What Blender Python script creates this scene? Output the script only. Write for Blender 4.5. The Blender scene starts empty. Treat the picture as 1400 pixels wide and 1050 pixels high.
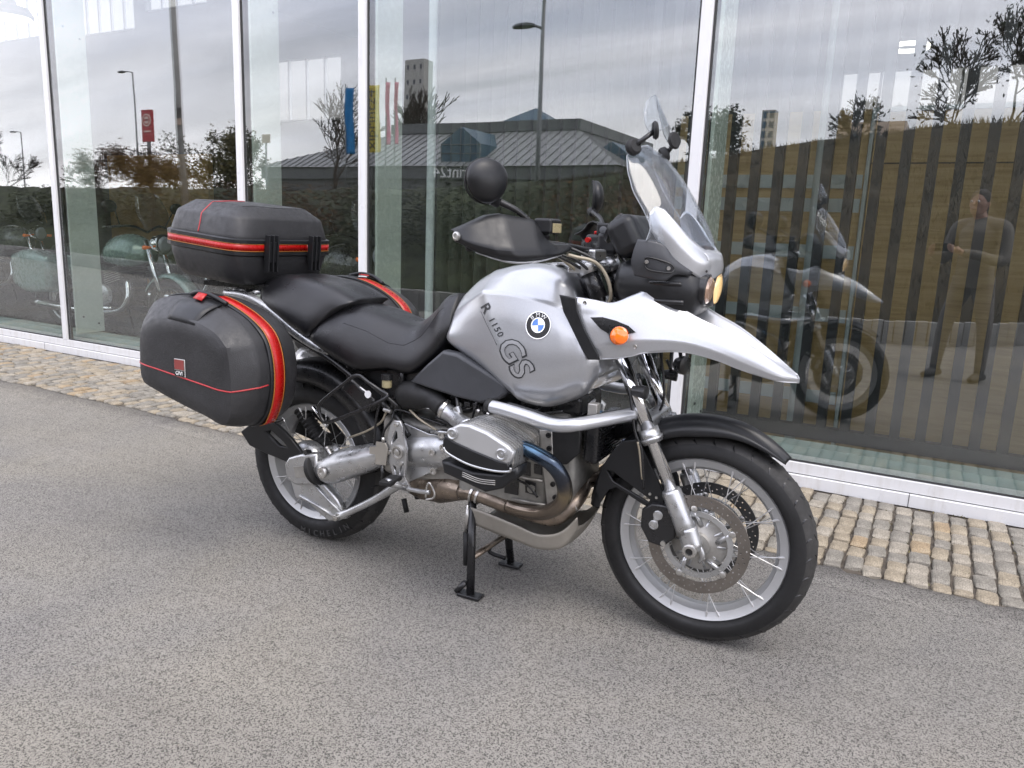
import bpy, bmesh, math, random
from math import sin, cos, pi, radians
from mathutils import Vector, Matrix
from mathutils.bvhtree import BVHTree
random.seed(7)
D = bpy.data
sc = bpy.context.scene
COL = sc.collection

# ------------------------------------------------------------ camera
cam_data = D.cameras.new('camera'); camera = D.objects.new('camera', cam_data); COL.objects.link(camera)
cam_data.sensor_width = 36.0; cam_data.sensor_fit = 'HORIZONTAL'; cam_data.lens = 26.859
cam_data.clip_start = 0.03; cam_data.clip_end = 1500
camera.matrix_world = Matrix(((0.890122, -0.122726, 0.438887, 1.94772),
                              (0.454126, 0.158328, -0.876756, -2.25468),
                              (0.038113, 0.979730, 0.196664, 1.22863),
                              (0, 0, 0, 1)))
sc.camera = camera
# ------------------------------------------------------------ world, sun, exposure
sc.view_settings.view_transform = 'Standard'; sc.view_settings.look = 'None'
sc.view_settings.exposure = -0.06; sc.view_settings.gamma = 1.0; sc.view_settings.use_curve_mapping = False
sc.cycles.max_bounces = 10; sc.cycles.transparent_max_bounces = 24; sc.cycles.glossy_bounces = 6
SUN_EL, SUN_ROT = radians(60), radians(112)
world = D.worlds.new('World'); sc.world = world; world.use_nodes = True
wn = world.node_tree.nodes; wl = world.node_tree.links; wn.clear()
w_out = wn.new('ShaderNodeOutputWorld'); w_bg = wn.new('ShaderNodeBackground')
sky = wn.new('ShaderNodeTexSky'); sky.sky_type = 'NISHITA'; sky.sun_disc = False
sky.sun_elevation = SUN_EL; sky.sun_rotation = SUN_ROT; sky.dust_density = 2.0; sky.air_density = 1.0
tc = wn.new('ShaderNodeTexCoord'); sep = wn.new('ShaderNodeSeparateXYZ'); wl.new(tc.outputs['Generated'], sep.inputs[0])
# clouds are laid out on a flat sheet overhead: direction / (height + small)
addz = wn.new('ShaderNodeMath'); addz.operation = 'ADD'; addz.inputs[1].default_value = 0.18
mxz = wn.new('ShaderNodeMath'); mxz.operation = 'MAXIMUM'; mxz.inputs[1].default_value = 0.0
wl.new(sep.outputs['Z'], mxz.inputs[0]); wl.new(mxz.outputs[0], addz.inputs[0])
dx = wn.new('ShaderNodeMath'); dx.operation = 'DIVIDE'; wl.new(sep.outputs['X'], dx.inputs[0]); wl.new(addz.outputs[0], dx.inputs[1])
dy = wn.new('ShaderNodeMath'); dy.operation = 'DIVIDE'; wl.new(sep.outputs['Y'], dy.inputs[0]); wl.new(addz.outputs[0], dy.inputs[1])
comb = wn.new('ShaderNodeCombineXYZ'); wl.new(dx.outputs[0], comb.inputs[0]); wl.new(dy.outputs[0], comb.inputs[1])
mp = wn.new('ShaderNodeMapping'); mp.inputs['Rotation'].default_value = (0, 0, 0.5); mp.inputs['Scale'].default_value = (0.35, 1.5, 1)
wl.new(comb.outputs[0], mp.inputs[0])
nz = wn.new('ShaderNodeTexNoise'); nz.inputs['Scale'].default_value = 1.1; nz.inputs['Detail'].default_value = 7
nz.inputs['Roughness'].default_value = 0.52; nz.inputs['Distortion'].default_value = 0.5
wl.new(mp.outputs[0], nz.inputs['Vector'])
cr = wn.new('ShaderNodeValToRGB'); cr.color_ramp.elements[0].position = 0.30; cr.color_ramp.elements[1].position = 0.66
cr.color_ramp.elements[0].color = (0.5, 0.5, 0.5, 1); cr.color_ramp.elements[1].color = (0.97, 0.97, 0.97, 1)
wl.new(nz.outputs['Fac'], cr.inputs[0])
cc = wn.new('ShaderNodeValToRGB'); e = cc.color_ramp.elements
e[0].position = 0.30; e[0].color = (23.5, 25, 31, 1); e[1].position = 0.72; e[1].color = (43, 42, 45, 1)
nz2 = wn.new('ShaderNodeTexNoise'); nz2.inputs['Scale'].default_value = 2.3; nz2.inputs['Detail'].default_value = 5
mp2 = wn.new('ShaderNodeMapping'); mp2.inputs['Rotation'].default_value = (0, 0, 0.9); mp2.inputs['Scale'].default_value = (0.3, 1.1, 1)
mp2.inputs['Location'].default_value = (3.1, 1.7, 0)
wl.new(comb.outputs[0], mp2.inputs[0]); wl.new(mp2.outputs[0], nz2.inputs['Vector']); wl.new(nz2.outputs['Fac'], cc.inputs[0])
# warm pale band low over the horizon
hz = wn.new('ShaderNodeMapRange'); hz.inputs['From Min'].default_value = 0.02; hz.inputs['From Max'].default_value = 0.28
hz.inputs['To Min'].default_value = 0.75; hz.inputs['To Max'].default_value = 0.0; wl.new(sep.outputs['Z'], hz.inputs['Value'])
mxh = wn.new('ShaderNodeMixRGB'); mxh.inputs['Color2'].default_value = (49, 47, 46.5, 1)
wl.new(hz.outputs[0], mxh.inputs['Fac']); wl.new(cc.outputs[0], mxh.inputs['Color1'])
mxc = wn.new('ShaderNodeMixRGB'); wl.new(cr.outputs[0], mxc.inputs['Fac']); wl.new(sky.outputs[0], mxc.inputs['Color1'])
wl.new(mxh.outputs[0], mxc.inputs['Color2']); wl.new(mxc.outputs[0], w_bg.inputs['Color'])
w_bg.inputs['Strength'].default_value = 0.10
wl.new(w_bg.outputs[0], w_out.inputs[0])
sun_d = D.lights.new('sun', 'SUN'); sun = D.objects.new('sun', sun_d); COL.objects.link(sun)
sun_d.energy = 2.1; sun_d.angle = radians(28); sun_d.color = (1.0, 0.93, 0.84)
sd = Vector((sin(SUN_ROT) * cos(SUN_EL), cos(SUN_ROT) * cos(SUN_EL), sin(SUN_EL)))
sun.rotation_euler = (-sd).to_track_quat('-Z', 'Y').to_euler()

# ------------------------------------------------------------ materials
def new_mat(name):
    m = D.materials.new(name); m.use_nodes = True
    return m, m.node_tree.nodes, m.node_tree.links, m.node_tree.nodes['Principled BSDF']
def tex(n, l, kind, scale, detail=4, coord='Object', rough=0.55, dist=0.0, stretch=None):
    t = n.new(kind); c = n.new('ShaderNodeTexCoord')
    t.inputs['Scale'].default_value = scale
    if 'Detail' in t.inputs: t.inputs['Detail'].default_value = detail
    if 'Roughness' in t.inputs: t.inputs['Roughness'].default_value = rough
    if 'Distortion' in t.inputs: t.inputs['Distortion'].default_value = dist
    if stretch:
        mpn = n.new('ShaderNodeMapping'); mpn.inputs['Scale'].default_value = stretch
        l.new(c.outputs[coord], mpn.inputs[0]); l.new(mpn.outputs[0], t.inputs['Vector'])
    else: l.new(c.outputs[coord], t.inputs['Vector'])
    return t
def ramp(n, l, src, stops):
    r = n.new('ShaderNodeValToRGB'); el = r.color_ramp.elements
    while len(el) < len(stops): el.new(0.5)
    for e_, (p_, c_) in zip(el, stops): e_.position = p_; e_.color = (*c_, 1)
    l.new(src, r.inputs[0]); return r
def mat(name, col, rough=0.5, metal=0.0, var=0.08, vscale=6, grain=0.0, gscale=400, coat=0.0, rvar=0.1, spec=0.5, emit=None, es=0):
    """base colour with soft wear variation, roughness smudges and a fine surface grain"""
    m, n, l, b = new_mat(name)
    t = tex(n, l, 'ShaderNodeTexNoise', vscale, 6)
    lo = tuple(max(0, c * (1 - var)) for c in col); hi = tuple(min(1, c * (1 + var)) for c in col)
    r = ramp(n, l, t.outputs['Fac'], [(0.3, lo), (0.7, hi)]); l.new(r.outputs[0], b.inputs['Base Color'])
    t2 = tex(n, l, 'ShaderNodeTexNoise', vscale * 5, 5)
    mr = n.new('ShaderNodeMapRange'); mr.inputs['From Min'].default_value = 0.3; mr.inputs['From Max'].default_value = 0.7
    mr.inputs['To Min'].default_value = max(0.0, rough - rvar); mr.inputs['To Max'].default_value = min(1, rough + rvar)
    l.new(t2.outputs['Fac'], mr.inputs[0]); l.new(mr.outputs[0], b.inputs['Roughness'])
    b.inputs['Metallic'].default_value = metal; b.inputs['Specular IOR Level'].default_value = spec
    if coat: b.inputs['Coat Weight'].default_value = coat; b.inputs['Coat Roughness'].default_value = 0.06
    if grain:
        g = tex(n, l, 'ShaderNodeTexNoise', gscale, 2); bp = n.new('ShaderNodeBump')
        bp.inputs['Strength'].default_value = grain; bp.inputs['Distance'].default_value = 0.001
        l.new(g.outputs['Fac'], bp.inputs['Height']); l.new(bp.outputs[0], b.inputs['Normal'])
    if emit: b.inputs['Emission Color'].default_value = (*emit, 1); b.inputs['Emission Strength'].default_value = es
    return m
def glass_mat(name, tint, ior, rough=0.0, wave=0.0, haze=None, hazef=0.0):
    """thin sheet: Fresnel mirror over a tinted see-through layer"""
    m = D.materials.new(name); m.use_nodes = True; n = m.node_tree.nodes; l = m.node_tree.links; n.clear()
    o = n.new('ShaderNodeOutputMaterial'); mix = n.new('ShaderNodeMixShader'); tr = n.new('ShaderNodeBsdfTransparent')
    gl = n.new('ShaderNodeBsdfGlossy'); fr = n.new('ShaderNodeFresnel'); fr.inputs['IOR'].default_value = ior
    ge = n.new('ShaderNodeNewGeometry'); iv = n.new('ShaderNodeMath'); iv.operation = 'MULTIPLY_ADD'
    # same index seen from both sides of the sheet
    iv.inputs[1].default_value = (1 / ior - ior); iv.inputs[2].default_value = ior
    l.new(ge.outputs['Backfacing'], iv.inputs[0]); l.new(iv.outputs[0], fr.inputs['IOR'])
    tr.inputs[0].default_value = (*tint, 1); gl.inputs['Roughness'].default_value = rough; gl.inputs['Color'].default_value = (0.97, 0.98, 1, 1)
    if wave:
        t = tex(n, l, 'ShaderNodeTexNoise', 1.1, 1); bp = n.new('ShaderNodeBump'); bp.inputs['Strength'].default_value = 1
        bp.inputs['Distance'].default_value = wave; l.new(t.outputs['Fac'], bp.inputs['Height'])
        l.new(bp.outputs[0], gl.inputs['Normal'])
    src = tr.outputs[0]
    if haze:
        df = n.new('ShaderNodeBsdfDiffuse'); df.inputs[0].default_value = (*haze, 1); m2 = n.new('ShaderNodeMixShader')
        m2.inputs[0].default_value = hazef; l.new(tr.outputs[0], m2.inputs[1]); l.new(df.outputs[0], m2.inputs[2]); src = m2.outputs[0]
    l.new(fr.outputs[0], mix.inputs[0]); l.new(src, mix.inputs[1]); l.new(gl.outputs[0], mix.inputs[2]); l.new(mix.outputs[0], o.inputs[0])
    return m
def asphalt_mat():
    m, n, l, b = new_mat('asphalt')
    v = tex(n, l, 'ShaderNodeTexVoronoi', 310, coord='Object'); v.feature = 'F1'; v.inputs['Randomness'].default_value = 1
    sp_ = n.new('ShaderNodeSeparateColor'); l.new(v.outputs['Color'], sp_.inputs[0])
    r1 = ramp(n, l, sp_.outputs[0], [(0.0, (0.033, 0.0318, 0.030)), (0.28, (0.072, 0.0695, 0.065)), (0.60, (0.130, 0.126, 0.117)), (0.84, (0.235, 0.228, 0.211)), (1.0, (0.58, 0.56, 0.52))])
    rd = ramp(n, l, v.outputs['Distance'], [(0.30, (1.05, 1.05, 1.05)), (0.80, (0.45, 0.44, 0.43))])
    m1 = n.new('ShaderNodeMixRGB'); m1.blend_type = 'MULTIPLY'; m1.inputs[0].default_value = 0.85
    l.new(r1.outputs[0], m1.inputs[1]); l.new(rd.outputs[0], m1.inputs[2])
    f = tex(n, l, 'ShaderNodeTexNoise', 560, 2, rough=0.6)
    rf = ramp(n, l, f.outputs['Fac'], [(0.34, (0.66, 0.655, 0.65)), (0.62, (1.28, 1.265, 1.24))])
    m2 = n.new('ShaderNodeMixRGB'); m2.blend_type = 'MULTIPLY'; m2.inputs[0].default_value = 0.8
    l.new(m1.outputs[0], m2.inputs[1]); l.new(rf.outputs[0], m2.inputs[2])
    s = tex(n, l, 'ShaderNodeTexNoise', 1.3, 7, rough=0.62, dist=0.4)
    rs = ramp(n, l, s.outputs['Fac'], [(0.28, (0.84, 0.84, 0.86)), (0.5, (0.98, 0.98, 0.97)), (0.72, (1.10, 1.085, 1.06))])
    m3 = n.new('ShaderNodeMixRGB'); m3.blend_type = 'MULTIPLY'; m3.inputs[0].default_value = 1
    l.new(m2.outputs[0], m3.inputs[1]); l.new(rs.outputs[0], m3.inputs[2])
    # long drag marks
    dm = tex(n, l, 'ShaderNodeTexNoise', 2.2, 5, stretch=(0.25, 3.0, 1), dist=1.0)
    rm = ramp(n, l, dm.outputs['Fac'], [(0.36, (0.84, 0.83, 0.83)), (0.46, (1, 1, 1))])
    m4 = n.new('ShaderNodeMixRGB'); m4.blend_type = 'MULTIPLY'; m4.inputs[0].default_value = 0.35
    l.new(m3.outputs[0], m4.inputs[1]); l.new(rm.outputs[0], m4.inputs[2])
    # broad worn patches: warm dusty and cool bituminous areas
    pt = tex(n, l, 'ShaderNodeTexNoise', 0.55, 4, rough=0.55, dist=0.8)
    rp = ramp(n, l, pt.outputs['Fac'], [(0.36, (0.90, 0.91, 0.94)), (0.50, (1.0, 1.0, 1.0)), (0.62, (1.06, 1.045, 1.0))])
    m5 = n.new('ShaderNodeMixRGB'); m5.blend_type = 'MULTIPLY'; m5.inputs[0].default_value = 1
    l.new(m4.outputs[0], m5.inputs[1]); l.new(rp.outputs[0], m5.inputs[2])
    st = tex(n, l, 'ShaderNodeTexNoise', 9, 5, rough=0.7)
    rt_ = ramp(n, l, st.outputs['Fac'], [(0.30, (0.72, 0.72, 0.72)), (0.40, (1, 1, 1))])
    m6 = n.new('ShaderNodeMixRGB'); m6.blend_type = 'MULTIPLY'; m6.inputs[0].default_value = .7
    l.new(m5.outputs[0], m6.inputs[1]); l.new(rt_.outputs[0], m6.inputs[2])
    # dark bitumen line where the asphalt was laid up against the cobbles
    oc_ = n.new('ShaderNodeTexCoord'); sx_ = n.new('ShaderNodeSeparateXYZ'); l.new(oc_.outputs['Object'], sx_.inputs[0])
    k1 = n.new('ShaderNodeMath'); k1.operation = 'MULTIPLY_ADD'; k1.inputs[1].default_value = 0.0342; l.new(sx_.outputs['X'], k1.inputs[0]); l.new(sx_.outputs['Y'], k1.inputs[2])
    k2 = n.new('ShaderNodeMath'); k2.operation = 'MULTIPLY_ADD'; k2.inputs[1].default_value = 0.22; l.new(st.outputs['Fac'], k2.inputs[0]); l.new(k1.outputs[0], k2.inputs[2])
    rk_ = ramp(n, l, k2.outputs[0], [(0.80, (1, 1, 1)), (0.91, (0.55, 0.54, 0.54))])
    m7 = n.new('ShaderNodeMixRGB'); m7.blend_type = 'MULTIPLY'; m7.inputs[0].default_value = .8
    l.new(m6.outputs[0], m7.inputs[1]); l.new(rk_.outputs[0], m7.inputs[2]); l.new(m7.outputs[0], b.inputs['Base Color'])
    b.inputs['Roughness'].default_value = 0.85
    bp = n.new('ShaderNodeBump'); bp.inputs['Strength'].default_value = 0.8; bp.inputs['Distance'].default_value = 0.004; bp.invert = True
    l.new(v.outputs['Distance'], bp.inputs['Height']); bp2 = n.new('ShaderNodeBump'); bp2.inputs['Strength'].default_value = 0.5
    bp2.inputs['Distance'].default_value = 0.003; l.new(f.outputs['Fac'], bp2.inputs['Height']); l.new(bp.outputs[0], bp2.inputs['Normal'])
    l.new(bp2.outputs[0], b.inputs['Normal'])
    return m
def stone_mat(name, c0, c1, c2):
    m, n, l, b = new_mat(name)
    t = tex(n, l, 'ShaderNodeTexNoise', 16, 8, coord='Object', rough=0.65)
    r = ramp(n, l, t.outputs['Fac'], [(0.3, c0), (0.5, c1), (0.7, c2)])
    t2 = tex(n, l, 'ShaderNodeTexNoise', 160, 3, coord='Object')
    r2 = ramp(n, l, t2.outputs['Fac'], [(0.35, (0.62, 0.6, 0.58)), (0.65, (1.25, 1.25, 1.25))])
    mx = n.new('ShaderNodeMixRGB'); mx.blend_type = 'MULTIPLY'; mx.inputs[0].default_value = 0.8
    l.new(r.outputs[0], mx.inputs[1]); l.new(r2.outputs[0], mx.inputs[2]); l.new(mx.outputs[0], b.inputs['Base Color'])
    b.inputs['Roughness'].default_value = 0.8
    bp = n.new('ShaderNodeBump'); bp.inputs['Strength'].default_value = 0.7; bp.inputs['Distance'].default_value = 0.004
    l.new(t2.outputs['Fac'], bp.inputs['Height']); l.new(bp.outputs[0], b.inputs['Normal'])
    return m
def leaf_mat(name, c0, c1, c2):
    m, n, l, b = new_mat(name)
    g = n.new('ShaderNodeNewGeometry')
    r = ramp(n, l, g.outputs['Random Per Island'], [(0.1, c0), (0.55, c1), (0.95, c2)])
    l.new(r.outputs[0], b.inputs['Base Color']); b.inputs['Roughness'].default_value = 0.6
    return m
def wood_mat(name, c0, c1, sc_=1.0):
    m, n, l, b = new_mat(name)
    t = tex(n, l, 'ShaderNodeTexNoise', 3 * sc_, 7, dist=1.5, stretch=(0.6, 1, 9), rough=0.6)
    r = ramp(n, l, t.outputs['Fac'], [(0.32, c0), (0.68, c1)]); l.new(r.outputs[0], b.inputs['Base Color'])
    b.inputs['Roughness'].default_value = 0.45; return m

M = {}
M['asphalt'] = asphalt_mat()
M['joint'] = mat('joint_sand', (0.075, 0.062, 0.048), 0.9, var=0.35, vscale=30, grain=0.9, gscale=200)
M['white_frame'] = mat('white_powder_coat', (0.66, 0.66, 0.665), 0.35, var=0.03, vscale=3, grain=0.05)
def dirty(m):     # rain streaks and splash dirt on the coated frames
    n, l = m.node_tree.nodes, m.node_tree.links; b = n['Principled BSDF']; src = b.inputs['Base Color'].links[0].from_socket
    t = tex(n, l, 'ShaderNodeTexNoise', 22, 6, stretch=(1, 1, .12), rough=.7); r = ramp(n, l, t.outputs['Fac'], [(.36, (.84, .82, .78)), (.50, (1, 1, 1))])
    mx = n.new('ShaderNodeMixRGB'); mx.blend_type = 'MULTIPLY'; mx.inputs[0].default_value = .55; l.new(src, mx.inputs[1]); l.new(r.outputs[0], mx.inputs[2]); l.new(mx.outputs[0], b.inputs['Base Color'])
dirty(M['white_frame'])
M['gasket'] = mat('rubber_gasket', (0.03, 0.03, 0.03), 0.6)
M['alu_edge'] = mat('bronze_edge', (0.25, 0.21, 0.17), 0.4, 0.3)
M['pane'] = glass_mat('window_glass', (0.88, 0.905, 0.89), 2.1, wave=0.0010)
M['fin'] = mat('green_glass_fin', (0.60, 0.67, 0.60), 0.25, var=0.04)
M['plinth'] = mat('inner_plinth', (0.30, 0.38, 0.36), 0.5)
M['blind'] = mat('blind_fabric', (0.05, 0.06, 0.045), 0.8, var=0.15, vscale=2)
M['black_slat'] = mat('black_slat', (0.012, 0.013, 0.015), 0.45)
M['oak'] = wood_mat('oak_panel', (0.38, 0.25, 0.10), (0.58, 0.42, 0.20))
M['white_panel'] = mat('white_panel', (0.5, 0.56, 0.55), 0.5)
M['int_floor'] = mat('showroom_floor', (0.06, 0.055, 0.05), 0.3, var=0.2)
M['int_wall'] = mat('showroom_wall', (0.13, 0.13, 0.125), 0.8)
M['concrete'] = mat('concrete', (0.34, 0.33, 0.31), 0.85, var=0.2, vscale=3, grain=0.4, gscale=60)
M['grass'] = mat('bank_grass', (0.075, 0.085, 0.028), 0.9, var=0.5, vscale=1.1, grain=1.0, gscale=30)
M['dry_grass'] = mat('dry_grass', (0.050, 0.036, 0.015), 0.9, var=0.4, vscale=1.5, grain=1.0, gscale=30)

# ------------------------------------------------------------ mesh helpers
def tag(o, label=None, cat=None, group=None, kind=None):
    if label: o['label'] = label
    if cat: o['category'] = cat
    if group: o['group'] = group
    if kind: o['kind'] = kind
    return o
def thing(name, label, cat, loc=(0, 0, 0), rotz=0.0, group=None):
    o = D.objects.new(name, None); COL.objects.link(o); o.location = loc; o.rotation_euler = (0, 0, rotz)
    o.empty_display_size = 0.1
    return tag(o, label, cat, group)
def set_parent(o, parent):
    if parent is None: return
    o.parent = parent
    o.matrix_parent_inverse = parent.matrix_basis.inverted()
def copy_tree(o, parent=None):
    c = o.copy(); COL.objects.link(c)
    if parent is not None: c.parent = parent; c.matrix_parent_inverse = o.matrix_parent_inverse.copy()
    for ch in list(o.children): copy_tree(ch, c)
    return c
def link(name, me, m=None, parent=None, smooth=False, sub=0, bevel=0.0, solid=0.0, bseg=2):
    o = D.objects.new(name, me); COL.objects.link(o)
    if m is not None and not me.materials: me.materials.append(M[m] if isinstance(m, str) else m)
    if smooth:
        for p in me.polygons: p.use_smooth = True
    if solid:
        s = o.modifiers.new('solid', 'SOLIDIFY'); s.thickness = solid; s.offset = 0
    if bevel:
        b = o.modifiers.new('bevel', 'BEVEL'); b.width = bevel; b.segments = bseg; b.limit_method = 'ANGLE'; b.angle_limit = radians(35)
        b.harden_normals = False
    if sub:
        s = o.modifiers.new('sub', 'SUBSURF'); s.levels = sub; s.render_levels = sub
    set_parent(o, parent)
    return o
class MB:
    def __init__(s): s.v = []; s.f = []
    def add(s, v, f):
        k = len(s.v); s.v += [tuple(p) for p in v]; s.f += [tuple(i + k for i in q) for q in f]; return s
    def mesh(s, name='m'):
        me = D.meshes.new(name); me.from_pydata(s.v, [], s.f); me.validate(); me.update(); return me
    def box(s, c, size, basis=None):
        hx, hy, hz = [d / 2 for d in size]; c = Vector(c); b = basis or Matrix.Identity(3)
        v = [c + b @ Vector((x, y, z)) for x in (-hx, hx) for y in (-hy, hy) for z in (-hz, hz)]
        return s.add(v, [(0, 1, 3, 2), (4, 6, 7, 5), (0, 4, 5, 1), (2, 3, 7, 6), (0, 2, 6, 4), (1, 5, 7, 3)])
    def tube(s, pts, r, seg=10, smooth=True, caps=True, closed=False, res=6, flat=1.0, up=None):
        P = [Vector(p) for p in pts]; n = len(P)
        R = list(r) if isinstance(r, (list, tuple)) else [r] * n
        if smooth and n > 2:
            Q = []; RR = []
            rng = range(n if closed else n - 1)
            for i in rng:
                p0 = P[(i - 1) % n] if closed or i > 0 else P[0] * 2 - P[1]
                p1 = P[i]; p2 = P[(i + 1) % n]
                p3 = P[(i + 2) % n] if closed or i + 2 < n else p2 * 2 - p1
                for k in range(res):
                    t = k / res
                    Q.append(0.5 * ((2 * p1) + (p2 - p0) * t + (2 * p0 - 5 * p1 + 4 * p2 - p3) * t * t + (3 * p1 - p0 - 3 * p2 + p3) * t ** 3))
                    RR.append(R[i] * (1 - t) + R[(i + 1) % n] * t)
            if not closed: Q.append(P[-1]); RR.append(R[-1])
            P, R = Q, RR; n = len(P)
        verts = []; prev = None
        for i in range(n):
            if closed: T = (P[(i + 1) % n] - P[i - 1])
            else: T = P[min(i + 1, n - 1)] - P[max(i - 1, 0)]
            T.normalize()
            if prev is None:
                a = Vector(up) if up else (Vector((0, 0, 1)) if abs(T.z) < 0.9 else Vector((0, 1, 0)))
                N = (a - T * a.dot(T)).normalized()
            else: N = (prev - T * prev.dot(T)).normalized()
            prev = N; B = T.cross(N)
            for k in range(seg):
                an = 2 * pi * k / seg
                verts.append(P[i] + (N * cos(an) * flat + B * sin(an)) * R[i])
        faces = []
        for i in range(n if closed else n - 1):
            for k in range(seg):
                a = i * seg + k; b = i * seg + (k + 1) % seg; c = ((i + 1) % n) * seg + (k + 1) % seg; d = ((i + 1) % n) * seg + k
                faces.append((a, b, c, d))
        if caps and not closed: faces += [tuple(range(seg - 1, -1, -1)), tuple((n - 1) * seg + k for k in range(seg))]
        return s.add(verts, faces)
    def lathe(s, prof, origin, axis, seg=32, closed=False, arc=None):
        A = Vector(axis).normalized(); O = Vector(origin)
        a = Vector((0, 0, 1)) if abs(A.z) < 0.9 else Vector((1, 0, 0))
        U = (a - A * a.dot(A)).normalized(); W = A.cross(U); v = []; n = len(prof)
        for h, r in prof:
            for k in range(seg):
                t = 2 * pi * k / seg; v.append(O + A * h + (U * cos(t) + W * sin(t)) * max(r, 1e-5))
        f = []
        for i in range(n if closed else n - 1):
            for k in range(seg):
                f.append((i * seg + k, i * seg + (k + 1) % seg, ((i + 1) % n) * seg + (k + 1) % seg, ((i + 1) % n) * seg + k))
        if not closed:
            f += [tuple(range(seg - 1, -1, -1)), tuple((n - 1) * seg + k for k in range(seg))]
        return s.add(v, f)
    def loft(s, rings, cap=True, closed=True):
        n = len(rings[0]); v = [p for r in rings for p in r]; f = []
        for i in range(len(rings) - 1):
            for k in range(n if closed else n - 1):
                f.append((i * n + k, i * n + (k + 1) % n, (i + 1) * n + (k + 1) % n, (i + 1) * n + k))
        if cap and closed: f += [tuple(range(n - 1, -1, -1)), tuple((len(rings) - 1) * n + k for k in range(n))]
        return s.add(v, f)
    def sph(s, c, r, seg=16, rings=10):
        r = (r, r, r) if not isinstance(r, (tuple, list)) else r; v = []; f = []
        for i in range(rings + 1):
            t = pi * i / rings
            for k in range(seg):
                p = 2 * pi * k / seg; v.append((c[0] + r[0] * sin(t) * cos(p), c[1] + r[1] * sin(t) * sin(p), c[2] + r[2] * cos(t)))
        for i in range(rings):
            for k in range(seg): f.append((i * seg + k, i * seg + (k + 1) % seg, (i + 1) * seg + (k + 1) % seg, (i + 1) * seg + k))
        return s.add(v, f)
def fixn(me):
    bm = bmesh.new(); bm.from_mesh(me); bmesh.ops.remove_doubles(bm, verts=bm.verts, dist=1e-5)
    bmesh.ops.recalc_face_normals(bm, faces=bm.faces); bm.to_mesh(me); bm.free(); return me
def tube(name, pts, r, m, parent, **k):
    return link(name, fixn(MB().tube(pts, r, **k).mesh(name)), m, parent, smooth=True)
def lathe(name, prof, origin, axis, m, parent, **k):
    me = fixn(MB().lathe(prof, origin, axis, **k).mesh(name)); me.set_sharp_from_angle(angle=radians(35))
    return link(name, me, m, parent, smooth=True)
def box(name, c, size, m, parent=None, bevel=0.0, basis=None):
    o = link(name, fixn(MB().box(c, size, basis).mesh(name)), m, parent, bevel=bevel, bseg=4 if bevel >= .01 else 2)
    if bevel:
        for p in o.data.polygons: p.use_smooth = True
        o.modifiers['bevel'].harden_normals = True
    return o
def mirror_half(half):
    """half: points from the top centre line to the bottom centre line at y<0; returns the closed ring"""
    out = list(half)
    for p in reversed(half):
        if abs(p[1]) > 1e-4: out.append((p[0], -p[1], p[2]))
    return out
def cat_line(P, n, closed=False, sharp=()):
    """smooth curve through all points; passes straight through a corner at the sharp indices"""
    P = [Vector(p) for p in P]; N = len(P); out = []
    for i in range(N if closed else N - 1):
        p1, p2 = P[i], P[(i + 1) % N]; L = (p2 - p1).length
        p0 = P[i - 1] if (closed or i > 0) else None; p3 = P[(i + 2) % N] if (closed or i + 2 < N) else None
        def tan(a, m_, b_, own):      # length-aware tangent, keeps uneven spacing from looping
            la = max((m_ - a).length, 1e-6); lb = max((b_ - m_).length, 1e-6)
            return ((m_ - a) / la * lb + (b_ - m_) / lb * la) / (la + lb) * own
        t1 = (p2 - p1) if (p0 is None or i in sharp) else tan(p0, p1, p2, L)
        t2 = (p2 - p1) if (p3 is None or (i + 1) % N in sharp) else tan(p1, p2, p3, L)
        for k in range(n):
            t = k / n; t_2 = t * t; t_3 = t_2 * t
            out.append(p1 * (2 * t_3 - 3 * t_2 + 1) + t1 * (t_3 - 2 * t_2 + t) + p2 * (-2 * t_3 + 3 * t_2) + t2 * (t_3 - t_2))
    if not closed: out.append(P[-1].copy())
    return out
def cat_grid(rows, n, closed=False, srow=(), scol=()):
    R1 = [cat_line(r, n, closed, scol) for r in rows]; m_ = len(R1[0])
    C1 = [cat_line([r[j] for r in R1], n, False, srow) for j in range(m_)]
    return [[C1[j][i] for j in range(m_)] for i in range(len(C1[0]))]
def symloft(name, halves, m, parent, sub=2, cap=True, bottom_close=True, srow=(), scol=(), nn=6):
    rings = []
    for h in halves:
        h = [tuple(p) for p in h]
        if bottom_close and abs(h[-1][1]) > 1e-4: h.append((h[-1][0], 0.0, h[-1][2]))
        rings.append(mirror_half(h))
    me = fixn(MB().loft(cat_grid(rings, nn, True, srow, list(scol) + [len(rings[0]) - q for q in scol if q]), cap=cap).mesh(name))
    return link(name, me, m, parent, smooth=True)
def catloft(name, rings, m, parent, n=4, srow=(), scol=(), sharp=None):
    me = fixn(MB().loft(cat_grid(rings, n, True, srow, scol)).mesh(name))
    o = link(name, me, m, parent, smooth=True)
    if sharp: me.set_sharp_from_angle(angle=radians(sharp))
    return o
def sheet(name, rows, m, parent, solid=0.003, sub=2, smooth=True, srow=(), scol=()):
    if sub: rows = cat_grid(rows, 2 * sub + 1, False, srow, scol)
    n = len(rows[0]); v = [p for r in rows for p in r]
    f = [(i * n + k, i * n + k + 1, (i + 1) * n + k + 1, (i + 1) * n + k) for i in range(len(rows) - 1) for k in range(n - 1)]
    me = MB().add(v, f).mesh(name)
    o = D.objects.new(name, me); COL.objects.link(o); me.materials.append(M[m])
    for p in me.polygons: p.use_smooth = smooth
    if solid:
        s = o.modifiers.new('solid', 'SOLIDIFY'); s.thickness = solid; s.offset = 0
    set_parent(o, parent)
    return o
def flip(pts): return [(p[0], -p[1], p[2]) for p in pts]
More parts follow.
